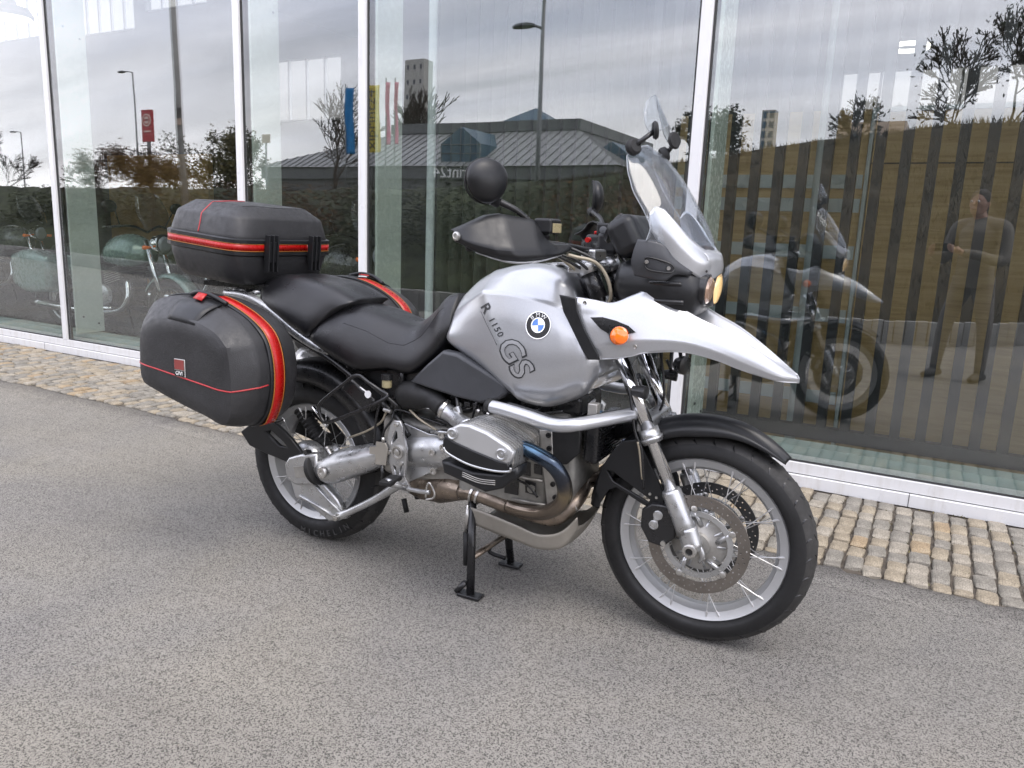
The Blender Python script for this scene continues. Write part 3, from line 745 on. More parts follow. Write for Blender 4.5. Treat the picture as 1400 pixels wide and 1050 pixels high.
bare_tree('shrub', 'small dry shrub on the crest next to the flat roofed block', on((0.5291,-10.5,3.0163), 2.6), 1.6, .8, 16, 'dark', 50, 6, cat='shrub', rmin=.008, r0=.015)

# street lamps
M['lamp_post'] = mat('galvanised_grey', (0.20, 0.205, 0.21), 0.5, 0.6)
M['lamp_head'] = mat('lamp_head', (0.10, 0.10, 0.11), 0.4)
def street_lamp(px, top, lab, r=.07, arm=(-0.9, 0, .05), z0=0.0, second=None):
    b = fpp(px); b.z = z0; t = thing('street_lamp', lab, 'street lamp', b, group='street lamps beyond the yard')
    T = Vector((b.x, b.y, top))
    tube('pole', [b, b.lerp(T, .5), T], [r, r * .8, r * .55], 'lamp_post', t, smooth=False, seg=12)
    for k, (zz, sc_) in enumerate([(top, 1)] + ([second] if second else [])):
        A = Vector((b.x, b.y, zz)); E_ = A + FB @ Vector(arm) * sc_
        tube('arm', [A, A.lerp(E_, .5) + Vector((0, 0, .04)), E_], r * .45, 'lamp_post', t, seg=8)
        h = MB().sph((0, 0, 0), (.34 * sc_, .15 * sc_, .085 * sc_), 14, 8); me = h.mesh()
        for v in me.vertices: v.co = E_ + FB @ Vector((v.co.x, v.co.y, max(v.co.z, -.035)))
        link('lamp_head', me, 'lamp_head', t, smooth=True)
    return t
street_lamp((-7.2264,-14,2.6346), 7.0, 'near grey street lamp with two heads in front of the print shop', .075, (-.55, 0, .1), second=(6.15, 1.0))
street_lamp((-39.8057,-26,4.1912), 9.3, 'slim street lamp next to the red sign', .06, (-1.0, 0, .08))
street_lamp((-62.2885,-32,3.4708), 7.3, 'farthest slim street lamp at the left end of the bank', .06, (-1.0, 0, .05))
# tall leaning wooden mast with a small sign box
b = fpp((-13.3369,-8.2,2.179)); b.z = 0.6; t_ = fpp((-13.2816,-8,6.7296))
mast = thing('utility_pole', 'thick grey wooden pole with a small sign plate halfway up', 'pole', b)
tube('pole', [b, b.lerp(t_, .5), t_], [.085, .078, .07], 'concrete', mast, smooth=False, seg=12)
c_ = b.lerp(t_, .46); M['sign_dark'] = mat('sign_dark', (.10, .09, .08), .5)
box('sign_plate', c_ + FB @ Vector((.10, .09, .10)), (.20, .02, .22), 'sign_dark', mast, .004, FB)
M['sign_tan'] = mat('sign_tan', (.55, .42, .32), .5); box('sign_plate', c_ + FB @ Vector((.10, .09, -.09)), (.18, .02, .14), 'sign_tan', mast, .004, FB)
# red pylon sign
M['sign_red'] = mat('sign_red', (.42, .025, .03), .4); M['sign_cream'] = mat('sign_cream', (.75, .60, .52), .5)
p = fpp((-44.2873,-30,7.0206)); rs = thing('pylon_sign', 'tall red pylon sign with a round pale emblem', 'sign', (p.x, p.y, 0))
box('sign_board', p, (1.0, .12, 2.0), 'sign_red', rs, .01, FB); box('post', (p.x, p.y, (p.z - 1) / 2), (.25, .10, p.z - 1), 'lamp_post', rs, .0, FB)
lathe('emblem', [(0, .40), (.03, .40)], p + FN * .065 + Vector((0, 0, .35)), FN, 'sign_cream', rs, seg=28)
lathe('emblem', [(0, .30), (.04, .30), (.04, .24), (0, .24)], p + FN * .066 + Vector((0, 0, .35)), FN, 'sign_red', rs, seg=28, closed=True)
box('lettering', p + FN * .07 + Vector((0, 0, .35)), (.42, .05, .12), 'sign_red', rs, 0, FB); box('lettering', p + FN * .07 + Vector((0, 0, -.35)), (.6, .02, .10), 'sign_cream', rs, 0, FB)

# print shop: low hall with sloping metal roof
M['roof_metal'] = mat('standing_seam_roof', (0.31, 0.31, 0.305), 0.5, 0.1, var=.15, vscale=1)
M['roof_dark'] = mat('dark_roof_edge', (0.12, 0.125, 0.125), 0.5); M['glass_blue'] = mat('blue_glazing', (0.05, 0.10, 0.14), 0.4, 0.0, rvar=.05)
M['white_print'] = mat('white_lettering', (0.85, 0.85, 0.85), 0.5)
ps = thing('print_shop', 'low print shop with dark sloping metal roof and glass gables', 'building', fp(-30, -50, 0))
EX0, EX1, DF, DB, ZE, ZR = -50.5, -17.3, -45.0, -75.0, 5.75, 9.0
fbox('wall', EX0 + .6, EX1 - .6, DB, DF - .4, 0, ZE - .9, 'int_wall', ps); fbox('fascia', EX0 + .3, EX1 - .3, DB, DF - .2, ZE - .9, ZE, 'roof_dark', ps)
IN = 6.5; a0, a1 = EX0 + 10, EX1 - 6.0; f0, b0 = DF - IN, DB + IN
ro = MB().add([fp(EX0, DF, ZE), fp(EX1, DF, ZE), fp(EX1, DB, ZE), fp(EX0, DB, ZE), fp(a0, f0, ZR), fp(a1, f0, ZR), fp(a1, b0, ZR), fp(a0, b0, ZR)],
              [(0, 1, 5, 4), (1, 2, 6, 5), (2, 3, 7, 6), (3, 0, 4, 7), (4, 5, 6, 7), (3, 2, 1, 0)])
link('roof', ro.mesh(), 'roof_metal', ps)
fbox('roof_edge', a0 - .3, a1 + .3, b0, f0 + .25, ZR - .05, ZR + .75, 'roof_dark', ps)
for i in range(46):       # standing seams on the front slope
    s = EX0 + .8 + i * .72
    u = (s - EX0) / 10; v = (EX1 - s) / 6.0; t_m = max(0.05, min(1, u, v))
    tube('seam', [fp(s, DF - .02, ZE + .04), fp(s, DF - .02 - IN * t_m, ZE + .05 + (ZR - ZE) * t_m)], .035, 'roof_dark', ps, smooth=False, seg=4)
for i in range(30):
    d_ = DF - 1 - i * .9; u = (DF - d_) / IN; v = (d_ - DB) / IN; t_m = max(.05, min(1, u, v))
    tube('seam', [fp(EX1 + .02, d_, ZE + .04), fp(EX1 - 6.0 * t_m, d_, ZE + .05 + (ZR - ZE) * t_m)], .035, 'roof_metal', ps, smooth=False, seg=4)
def gable(s, d_, z0, w, h, dep):
    gm = MB().add([fp(s - w, d_, z0), fp(s + w, d_, z0), fp(s + w, d_, z0 + h * .62), fp(s, d_, z0 + h), fp(s - w, d_, z0 + h * .62),
                   fp(s - w, d_ - dep, z0), fp(s + w, d_ - dep, z0), fp(s + w, d_ - dep, z0 + h * .62), fp(s, d_ - dep, z0 + h), fp(s - w, d_ - dep, z0 + h * .62)],
                  [(0, 1, 2, 3, 4), (9, 8, 7, 6, 5), (1, 6, 7, 2), (2, 7, 8, 3), (3, 8, 9, 4), (4, 9, 5, 0), (0, 5, 6, 1)])
    o = link('glass_gable', gm.mesh(), 'glass_blue', ps)
    for k in range(-2, 3): tube('glazing_bar', [fp(s + k * w * .5, d_ + .03, z0), fp(s + k * w * .5, d_ + .03, z0 + h * (.62 + .38 * (1 - abs(k) / 2)))], .04, 'lamp_post', o, smooth=False, seg=4)
    for k in range(4): tube('glazing_bar', [fp(s - w, d_ + .03, z0 + h * .2 * k), fp(s + w, d_ + .03, z0 + h * .2 * k)], .04, 'lamp_post', o, smooth=False, seg=4)
gable(-30.2, DF - .8, ZE - .3, 1.7, 3.2, 5); gable(-19.5, DF - 4, ZE - .3, 1.3, 2.3, 6)
py = MB().add([fp(-33, -54, ZR + .7), fp(-26.5, -54, ZR + .7), fp(-26.5, -60, ZR + .7), fp(-33, -60, ZR + .7), fp(-29.8, -57, ZR + 2.6)], [(0, 1, 4), (1, 2, 4), (2, 3, 4), (3, 0, 4), (3, 2, 1, 0)])
link('skylight', py.mesh(), 'glass_blue', ps)
text_obj('lettering', 'xlprint24', 1.25, fp(-29.9, DF - .15, ZE - .42), FT * -1, (0, 0, 1), 'white_print', ps, extrude=.03)
# flags: cloth hung from tall poles, their backs turned to the yard so that the lettering shows through reversed
def flag(px, pz, w, h, m, lab, txt=None, z_off=0):
    p = fpp(px); t = thing('flag', lab, 'flag', (p.x, p.y, 0), group='flags in front of the print shop')
    tube('pole', [(p.x, p.y, 0), (p.x, p.y, p.z + .25)], [.05, .035], 'lamp_post', t, smooth=False, seg=8)
    rows = []
    for i in range(9):
        z = p.z - h * i / 8; rows.append([p * 1.0 + FT * (w * j / 5) + FN * (.08 * sin(j * 1.3 + i * .6)) + Vector((0, 0, z - p.z)) for j in range(6)])
    o = sheet('cloth', rows, m, t, .01, 1)
    if txt: text_obj('lettering', txt, w * .62, p + FT * (w * .5) + FN * .13 + Vector((0, 0, -h * .5)), (0, 0, -1), FT * -1, 'sign_dark', t, extrude=.005)
    return t
M['flag_yellow'] = mat('flag_yellow', (.85, .68, .06), .7); M['flag_blue'] = mat('flag_blue', (.01, .20, .48), .7); M['flag_pink'] = mat('flag_pink', (.60, .04, .18), .7)
fy = flag((-29.4026,-34,9.4209), 0, 1.15, 3.9, 'flag_yellow', 'yellow print shop flag with dark upright lettering'); fb_ = flag((-30.9961,-34,9.3772), 0, .7, 3.9, 'flag_blue', 'blue flag left of the yellow one')
flag((-27.8063,-34,9.5421), 0, .30, 3.6, 'flag_pink', 'furled pink flag nearer to the yellow flag'); flag((-27.5456,-34.5,9.6162), 0, .24, 3.6, 'flag_pink', 'furled pink flag farther from the yellow flag')
me = text_mesh('xlprint24', .95, .004); p = fpp((-29.4026,-34,9.4209)) + FT * .62 + FN * .14 + Vector((0, 0, -2.0))
for v in me.vertices: v.co = p + Vector((0, 0, 1)) * v.co.x - FT * v.co.y    # mirrored: seen through the back of the cloth
link('lettering', me, 'sign_dark', fy)
# far buildings
M['tower_pale'] = mat('tower_pale', (.42, .41, .39), .6); M['win_dark'] = mat('window_dark', (.05, .06, .08), .15)
def block(name, lab, s0, s1, d0, d1, z1, m, floors, cols, wm='win_dark', wh=.55, ww=.6):
    t = thing(name, lab, 'building', fp((s0 + s1) / 2, (d0 + d1) / 2, 0)); fbox('wall', s0, s1, d1, d0, 0, z1, m, t)
    fh = z1 / floors; cw = (s1 - s0) / cols
    for i in range(floors):
        for j in range(cols):
            fbox('window', s0 + cw * (j + .5 - ww / 2), s0 + cw * (j + .5 + ww / 2), d0 - .05, d0 + .03, fh * (i + .5 - wh / 2), fh * (i + .5 + wh / 2), wm, t)
    return t
def sx(px): return px[0]
def sz(px): return px[2]
A_, B_ = (-91.145,-120,28.3975), (-86.6405,-120,32.0133)
block('tower_block', 'pale tower block rising behind the print shop flags', A_[0], B_[0], -120, -123, B_[2], 'tower_pale', 12, 3, 'win_dark', .3, .3)
A_, B_ = (-45.1119,-220,28.4749), (-41.6216,-220,35.9853)
block('office_tower', 'slim glass office tower on the skyline right of the window frame', A_[0], B_[0], -220, -224, B_[2], 'tower_pale', 14, 2, 'glass_blue', .7, .7)
A_, B_ = (-37.913,-90,13.0906), (-36.1889,-90,14.1152)
block('office_block', 'small grey block with chimney like top beyond the print shop', A_[0] - 4, B_[0] + 2, -90, -100, B_[2] - 1.5, 'roof_dark', 4, 6)
A_, B_ = (-3.4243,-40,6.4978), (-0.2114,-40,7.2959)
block('flat_roofed_block', 'flat roofed dark clad block behind the crest of the bank', A_[0], B_[0], -40, -52, B_[2], 'sign_tan', 3, 9)
p = fpp((-26.1484,-60,9.9367)); ds = thing('satellite_dish', 'round satellite dish on a mast beyond the print shop', 'dish', (p.x, p.y, 0))
tube('mast', [(p.x, p.y, 0), (p.x, p.y, p.z)], .08, 'lamp_post', ds, smooth=False, seg=8); lathe('dish', [(0, .1), (.12, .45), (.22, .62)], p, FN, 'white_panel', ds, seg=24)
p = fpp((-27.317,-24,5.1323)); nb = thing('notice_board', 'small square board on a thin post left of the olive tree', 'sign', (p.x, p.y, 0))
box('board', p, (.55, .06, .40), 'sign_tan', nb, .01, FB); tube('post', [(p.x, p.y, 0), (p.x, p.y, p.z - .2)], .045, 'lamp_post', nb, smooth=False, seg=8)
# bushes behind the showroom; houses added to hide bright sky in its back windows
p0 = fp(1.8, ID + 5, 0)
bare_tree('shrub', 'autumn coloured shrub outside the back window of the showroom', fp(1.6, ID + 3.2, 0), 4.4, .9, 51, 'olive', 4200, 6, cat='shrub', leafsize=.07, clump=.4)
bare_tree('shrub', 'yellowing shrub farther right outside the back window', fp(3.2, ID + 4.0, 0), 4.7, .9, 52, 'autumn', 3600, 6, cat='shrub', leafsize=.07, clump=.4)
M['render_grey'] = mat('grey_render', (.30, .29, .27), .8)
block('sky_blocking_house', 'grey house block added to hide bright sky behind the left part of the showroom', -30, -7, ID + 14, ID + 5.9, 11, 'render_grey', 4, 14)
block('sky_blocking_house', 'grey annex block added to hide bright sky behind the right part of the showroom', -5, 9, ID + 16, ID + 8.9, 7.5, 'render_grey', 2, 7)

# ============================================================ MATERIALS FOR THE MOTORCYCLE
def paint_mat(name, col, metal, rough, coat=1.0):
    m, n, l, b = new_mat(name)
    t = tex(n, l, 'ShaderNodeTexNoise', 900, 1)
    r = ramp(n, l, t.outputs['Fac'], [(0.35, tuple(c * .90 for c in col)), (0.65, tuple(min(1, c * 1.08) for c in col))])
    l.new(r.outputs[0], b.inputs['Base Color']); b.inputs['Metallic'].default_value = metal; b.inputs['Roughness'].default_value = rough
    b.inputs['Coat Weight'].default_value = coat; b.inputs['Coat Roughness'].default_value = 0.08
    d = tex(n, l, 'ShaderNodeTexNoise', 14, 6); mr = n.new('ShaderNodeMapRange'); mr.inputs['To Min'].default_value = 0.03; mr.inputs['To Max'].default_value = 0.22
    l.new(d.outputs['Fac'], mr.inputs[0]); l.new(mr.outputs[0], b.inputs['Coat Roughness'])
    return m
M['silver'] = paint_mat('silver_paint', (0.42, 0.43, 0.45), 0.65, 0.30)
M['silver_light'] = paint_mat('silver_paint_pale', (0.45, 0.46, 0.48), 0.6, 0.30)
M['vinyl'] = mat('seat_vinyl', (0.008, 0.008, 0.0095), 0.34, var=.2, vscale=5, grain=0.5, gscale=700, rvar=.08)
M['plastic'] = mat('black_plastic', (0.010, 0.0105, 0.0118), 0.38, spec=.4, var=.25, vscale=5, grain=0.35, gscale=600, rvar=.1)
M['plastic_grey'] = mat('dark_grey_plastic', (0.040, 0.042, 0.047), 0.45, var=.2, vscale=5, grain=0.35, gscale=600)
M['case_black'] = mat('case_plastic', (0.021, 0.021, 0.0225), 0.46, spec=.5, var=.28, vscale=9, grain=1.0, gscale=380, rvar=.13)
M['black_paint'] = mat('black_painted_metal', (0.012, 0.012, 0.013), 0.3, grain=0)
M['rubber'] = mat('tyre_rubber', (0.013, 0.013, 0.0135), 0.6, spec=.35, var=.35, vscale=9, grain=0.4, gscale=300, rvar=.12)
M['tread'] = mat('tyre_tread', (0.026, 0.025, 0.024), 0.72, var=.35, vscale=14, grain=0.5, gscale=250)
M['alu'] = mat('cast_aluminium', (0.47, 0.475, 0.48), 0.33, 0.85, var=.18, vscale=9, grain=0.3, gscale=350, rvar=.12)
M['alu_dull'] = mat('weathered_aluminium', (0.35, 0.34, 0.32), 0.5, 0.7, var=.28, vscale=14, grain=0.5, gscale=260, rvar=.12)
M['rim'] = mat('rim_aluminium', (0.48, 0.485, 0.49), 0.38, 0.6, var=.05, rvar=.05)
M['spoke'] = mat('spoke_steel', (0.62, 0.62, 0.62), 0.35, 0.7)
M['chrome'] = mat('hard_chrome', (0.75, 0.75, 0.76), 0.09, 1.0, var=.03, rvar=.05)
M['steel'] = mat('steel', (0.50, 0.49, 0.47), 0.3, 0.9, var=.15)
M['disc'] = mat('brake_disc', (0.22, 0.20, 0.18), 0.38, 0.85, var=.12, vscale=20)
M['disc_shaded'] = mat('brake_disc_shaded', (0.10, 0.10, 0.10), 0.4, 0.7)  # shade on the far disc put into a darker copy of the metal
M['plate'] = mat('skid_plate_alu', (0.30, 0.28, 0.245), 0.55, 0.5, var=.15, vscale=9, grain=.2)
M['red_strip'] = mat('red_reflective', (0.36, 0.006, 0.005), 0.30, spec=.4, var=.12, vscale=20)
M['red_line'] = mat('red_pinstripe', (0.36, 0.025, 0.03), 0.4)
M['badge_red'] = mat('faded_badge_red', (0.24, 0.05, 0.045), 0.4)
M['orange_line'] = mat('orange_pinstripe', (0.36, 0.13, 0.02), 0.4)
M['hose'] = mat('steel_braid_hose', (0.34, 0.30, 0.23), 0.4, .5, grain=.8, gscale=900)
M['blue'] = mat('emblem_blue', (0.02, 0.17, 0.60), 0.2, coat=1); M['white'] = mat('emblem_white', (0.82, 0.82, 0.82), 0.25, coat=1)
M['ink'] = mat('dark_lettering', (0.035, 0.037, 0.04), 0.35); M['reservoir'] = mat('brake_fluid_reservoir', (0.30, 0.26, 0.15), 0.3)
M['screen'] = glass_mat('windscreen_acrylic', (0.93, 0.945, 0.96), 1.40, rough=0.0, haze=(.6, .62, .66), hazef=0.025)
M['amber'] = mat('amber_lens', (0.85, 0.16, 0.01), 0.15, coat=1, emit=(1, .15, .0), es=.15)
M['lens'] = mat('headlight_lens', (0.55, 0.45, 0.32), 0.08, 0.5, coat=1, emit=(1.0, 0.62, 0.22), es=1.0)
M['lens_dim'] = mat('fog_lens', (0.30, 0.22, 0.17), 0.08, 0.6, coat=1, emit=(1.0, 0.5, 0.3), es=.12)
def exhaust_mat():
    m, n, l, b = new_mat('heat_tinted_steel')
    c = n.new('ShaderNodeTexCoord'); s = n.new('ShaderNodeSeparateXYZ'); l.new(c.outputs['Object'], s.inputs[0])
    mr = n.new('ShaderNodeMapRange'); mr.inputs['From Min'].default_value = 0.36; mr.inputs['From Max'].default_value = 0.66; l.new(s.outputs['Z'], mr.inputs[0])
    t = tex(n, l, 'ShaderNodeTexNoise', 11, 6); a = n.new('ShaderNodeMath'); a.operation = 'MULTIPLY_ADD'; a.inputs[1].default_value = .35; a.inputs[2].default_value = -.17
    l.new(t.outputs['Fac'], a.inputs[0]); ad = n.new('ShaderNodeMath'); ad.operation = 'ADD'; l.new(mr.outputs[0], ad.inputs[0]); l.new(a.outputs[0], ad.inputs[1])
    r = ramp(n, l, ad.outputs[0], [(0.0, (.19, .155, .125)), (.22, (.25, .205, .16)), (.38, (.30, .245, .16)), (.50, (.06, .065, .08)), (.75, (.05, .07, .10)), (.92, (.14, .26, .38))])
    l.new(r.outputs[0], b.inputs['Base Color']); b.inputs['Metallic'].default_value = .9; b.inputs['Roughness'].default_value = .24
    return m
M['exhaust'] = exhaust_mat()
M['exhaust_brown'] = mat('tarnished_steel', (0.21, 0.172, 0.138), 0.36, .85, var=.5, vscale=13, grain=.3, gscale=200, rvar=.14)

# ============================================================ MOTORCYCLE
mc = thing('motorcycle', 'silver and black touring enduro motorcycle on its centre stand on the asphalt', 'motorcycle', (0.75, 0, 0))
# ---- wheels
def wheel(c, name, rr, rw, ro, tw, n_sp, spoke_pat, wide, steer=0.0):
    c = Vector(c)
    # rim: cross section (y offset, radius)
    w = rw / 2
    prof = [(-w - .004, rr), (-w, rr + .004), (-w + .006, rr - .001), (-w + .010, rr - .012), (-w * .45, rr - .018), (-w * .35, rr - .026), (w * .35, rr - .026),
            (w * .45, rr - .018), (w - .010, rr - .012), (w - .006, rr - .001), (w, rr + .004), (w + .004, rr), (w, rr - .008), (w - .006, rr - .024), (w * .5, rr - .028), (w * .3, rr - .036), (-w * .3, rr - .036),
            (-w * .5, rr - .028), (-w + .006, rr - .024), (-w, rr - .008)]
    me = fixn(MB().lathe(prof, c, (0, 1, 0), seg=96, closed=True).mesh()); me.set_sharp_from_angle(angle=radians(40))
    rim = link(name, me, 'rim', mc, smooth=True)
    # tyre carcass
    h = ro - rr; T = tw / 2; pr = []
    for k in range(-10, 11):
        a = k / 10; x = T * sin(a * pi * .5) if abs(a) < 1 else T * a
        y = rr + h * (1 - abs(a) ** 2.6 * .62) if False else ro - (ro - rr) * (1 - math.sqrt(max(0, 1 - (abs(a)) ** 2.3))) * .62
        pr.append((T * a, y))
    side = [(T * 1.0, ro - h * .62), (T * 1.0, ro - h * .75), (T * .93, rr + h * .12), (w + .002, rr + .004), (w * .6, rr - .004)]
    prof = [(-x, y) for x, y in reversed(side)] + pr[1:-1] + side
    me = fixn(MB().lathe(prof, c, (0, 1, 0), seg=128, closed=True).mesh())
    tyre = link('tyre', me, 'rubber', rim, smooth=True); me.materials.append(M['tread'])
    for p in me.polygons:
        if math.hypot(p.center.x - c.x, p.center.z - c.z) > ro - .022: p.material_index = 1
    # tread blocks between grooves: raised lozenge grooves shown as thin dark inlays cut deep
    gm = MB(); rg_ = random.Random(2); N = 34
    for k in range(N):
        for sgn in (-1, 1):
            for lane, (y0, y1, da) in enumerate([(.16, .52, .075), (.62, .90, .05)]):
                a0 = 2 * pi * (k + .5 * (sgn > 0) + .25 * lane) / N; pts = []
                for q in range(5):
                    f = q / 4; yy = sgn * T * (y0 + (y1 - y0) * f); aa = a0 + da * f * (1 if lane == 0 else -.6) + .02 * sin(f * 3)
                    rad_ = ro - (ro - rr) * (1 - math.sqrt(max(0, 1 - (abs(yy) / T) ** 2.3))) * .62
                    pts.append(c + Vector((cos(aa) * (rad_ - .0012), yy, sin(aa) * (rad_ - .0012))))
                gm.tube(pts, [.0010, .0030, .0036, .0030, .0010], seg=4, smooth=False, caps=False)
    tag(link('tread_grooves', gm.mesh(), 'black_paint', tyre), kind='stuff')
    # tread band slightly proud of the carcass
    hub = MB(); hw = .055
    hub.lathe([(-hw, .030), (-hw, .052), (-hw + .012, .056), (-.02, .034), (.02, .034), (hw - .012, .056), (hw, .052), (hw, .030)], c, (0, 1, 0), seg=40)
    link('hub', fixn(hub.mesh()), 'alu', rim, smooth=False, bevel=.001)
    # spokes: two crossing sets per side
    for sgn in (-1, 1):
        for cross in (-1, 1):
            ph = (sgn > 0) * .5 * 2 * pi / (n_sp / 2) + (cross > 0) * pi / (n_sp / 4) * .5
            a_h = cross * .85
            p0 = Vector((cos(a_h) * .050, sgn * hw * .92, sin(a_h) * .050)); p1 = Vector((rr - .012, sgn * (w - .003), 0))
            sm = MB().tube([p0, p1], .0015, seg=5, smooth=False).tube([p1 - (p1 - p0).normalized() * .016, p1 + (p1 - p0).normalized() * .003], .0034, seg=6, smooth=False).mesh()
            sm.materials.append(M['spoke'])
            for k in range(n_sp // 4):
                o = D.objects.new('spoke', sm); COL.objects.link(o); o.parent = rim; o.location = c
                o.rotation_euler = (0, ph + 2 * pi * k / (n_sp / 4), 0)
    return rim
FW = (1.498, 0, 0.329); RW = (0.0, 0, 0.3215)
rimf = wheel(FW, 'front_wheel', .2535, .074, .3285, .112, 40, 0, 0)
rimr = wheel(RW, 'rear_wheel', .2275, .118, .3210, .152, 40, 0, 0)
M['tyre_text'] = mat('tyre_lettering', (0.045, 0.045, 0.045), 0.6)
def arc_text(s, c, r, a0, da, size, y, m, parent):
    """raised letters round a tyre wall facing the camera side (-y)"""
    for i, ch in enumerate(s):
        a = a0 + da * i; me = text_mesh(ch, size, .0008); out = Vector((cos(a), 0, sin(a))); tan = Vector((sin(a), 0, -cos(a))) * (-1)
        for v in me.vertices: v.co = Vector(c) + out * (r + v.co.y * -1 if False else r) + out * (-v.co.y) + tan * v.co.x * 1 + Vector((0, y - v.co.z, 0))
        link('letter', me, m, parent)
# word on the lower part of the rear tyre wall, readable from outside with letter tops towards the axle
arc_text('MICHELIN', RW, .283, radians(-98), radians(6.6), .034, -.0765, 'tyre_text', rimr)
# front brake discs with holes, carrier and bobbins
def brake_disc(y, m, c, ro=.1525, ri=.118):
    holes = [circ(0, 0, ri, 60)]
    for k in range(48):
        for j, rr_ in enumerate((.126, .134, .142)):
            if (k + j) % 2: continue
            a = 2 * pi * k / 48 + .03 * j; holes.append(circ(rr_ * cos(a), rr_ * sin(a), .0028, 6))
    o = curve_plate('brake_disc', circ(0, 0, ro, 96), holes, (c[0], y, c[2]), (1, 0, 0), (0, 0, 1), .005, m, rimf)
    # sits under the wheel
    cm = MB()
    car = curve_plate('disc_carrier', circ(0, 0, .104, 60), [circ(0, 0, .088, 48)], (c[0], y, c[2]), (1, 0, 0), (0, 0, 1), .006, 'alu', o)
    for k in range(5):
        a = 2 * pi * k / 5 + .5
        lathe('bobbin', [(-.006, .010), (.006, .010), (.008, .006)], (c[0] + .111 * cos(a), y, c[2] + .111 * sin(a)), (0, -1, 0), 'steel', o, seg=14)
        tube('carrier_arm', [(c[0] + .055 * cos(a - .25), y + .012, c[2] + .055 * sin(a - .25)), (c[0] + .10 * cos(a), y + .002, c[2] + .10 * sin(a))], [.009, .007], 'alu', o, smooth=False, seg=8)
    return o
d1 = brake_disc(-.072, 'disc', FW); d2 = brake_disc(.072, 'disc_shaded', FW)
for k in range(10):   # ribbed hub cover
    a = 2 * pi * k / 10
    tube('hub_rib', [(FW[0] + .028 * cos(a), -.062, FW[2] + .028 * sin(a)), (FW[0] + .080 * cos(a), -.058, FW[2] + .080 * sin(a))], [.006, .004], 'alu', rimf, smooth=False, seg=6)
lathe('hub_cover', [(0, .086), (.006, .084), (.010, .060), (.020, .040), (.030, .036), (.030, .022)], (FW[0], -.052, FW[2]), (0, -1, 0), 'alu_dull', rimf, seg=48)
# ---- fork legs
FK = []
for sg in (-1, 1):
    y = .1 * sg
    def fx(z): return 1.338 + (.644 - z) * .476 + .0
    def fpt(z): return (fx(z), y, z)
    lg = tube('fork_leg', [fpt(1.10), fpt(.43)], .0195, 'chrome', mc, smooth=False, seg=28)
    tube('fork_sleeve', [fpt(1.115), fpt(1.04)], .027, 'black_paint', lg, smooth=False, seg=24); tube('fork_cap', [fpt(1.150), fpt(1.112)], [.031, .033], 'alu', lg, smooth=False, seg=28)
    tube('upper_leg', [fpt(.87), fpt(.655)], .0215, 'chrome', lg, smooth=False, seg=24)
    c1 = tube('fork_clamp', [fpt(.668), fpt(.628)], .031, 'alu', lg, smooth=False, seg=28); tube('clamp_ring', [fpt(.644), fpt(.634)], .035, 'alu', lg, smooth=False, seg=28)
    tube('fork_slider', [fpt(.494), fpt(.485), fpt(.40), fpt(.372)], [.026, .030, .029, .031], 'alu', lg, smooth=False, seg=28)
    # axle lug
    zl = [(fx(.372), y, .385), (1.488, y * 1.02, .335), (1.498, y * 1.02, .318)]
    tube('axle_lug', zl, [.030, .031, .022], 'alu', lg, seg=20); tube('lug_rib', [(fx(.36) + .02, y, .36), (1.520, y, .31), (1.512, y, .285)], [.010, .009, .004], 'alu', lg, seg=8)
    lathe('axle_end', [(0, .021), (.014, .021), (.016, .018), (.016, .011), (.004, .011), (.004, .002)], (1.488, y + sg * .024, .327), (0, sg, 0), 'steel', lg, seg=28)
    lathe('axle_hole', [(0, .0108), (.003, .0108)], (1.488, y + sg * .030, .327), (0, sg, 0), 'black_paint', lg, seg=16)
tube('axle', [(1.498, -.12, .328), (1.498, .12, .328)], .012, 'steel', mc, smooth=False)
box('fork_bridge', (1.315, 0, .675), (.05, .21, .05), 'alu', mc, .01)
box('fork_yoke', (1.085, 0, 1.125), (.07, .25, .03), 'alu', mc, .008)
tube('telelever_arm', [(1.30, 0, .66), (1.18, .05, .60), (.98, .10, .54)], [.022, .026, .03], 'black_paint', mc)
tube('front_shock', [(1.10, 0, .62), (.98, 0, .92)], .034, 'black_paint', mc, smooth=False); 
sp = []
for k in range(90):
    t = k / 89; a = t * 2 * pi * 8; A0 = Vector((1.095, 0, .63)); A1 = Vector((.99, 0, .89)); ax = (A1 - A0).normalized(); u = Vector((0, 1, 0)); w_ = ax.cross(u)
    sp.append(A0.lerp(A1, t) + (u * cos(a) + w_ * sin(a)) * .045)
tube('shock_spring', sp, .006, 'white_frame', mc, smooth=False, seg=6)
tube('steering_stem', [(1.06, 0, 1.12), (1.12, 0, .98)], .03, 'black_paint', mc, smooth=False)
# calipers
def caliper(y, sg):
    pts = [(1.3346,-0.1,0.414), (1.3604,-0.1,0.4356), (1.4031,-0.1,0.4373), (1.4284,-0.1,0.3987), (1.4301,-0.1,0.3503), (1.3991,-0.1,0.3175), (1.3599,-0.1,0.3228), (1.3337,-0.1,0.3644)]
    cp = xz_plate('brake_caliper', pts, y, .036, 'black_paint', mc, bevel=.006)
    for p in ((1.3805,-0.1,0.4095), (1.3695,-0.1,0.3768)):
        lathe('piston_cap', [(0, .0145), (.003, .0145), (.004, .012), (.002, .012), (.002, .0075), (.004, .0075), (.004, .001)], (p[0], y + sg * .018, p[2]), (0, sg, 0), 'alu', cp, seg=24)
    box('piston_bridge', (((1.3749,-0.1,0.3943))[0], y + sg * .0185, ((1.3749,-0.1,0.3943))[2]), (.014, .004, .018), 'alu', cp, .001)
    for p in ((1.4191,-0.1,0.4314), (1.4029,-0.1,0.3255)): lathe('bolt', [(0, .008), (.006, .008)], (p[0], y + sg * .018, p[2]), (0, sg, 0), 'steel', cp, seg=8)
caliper(-.092, -1); caliper(.092, 1)
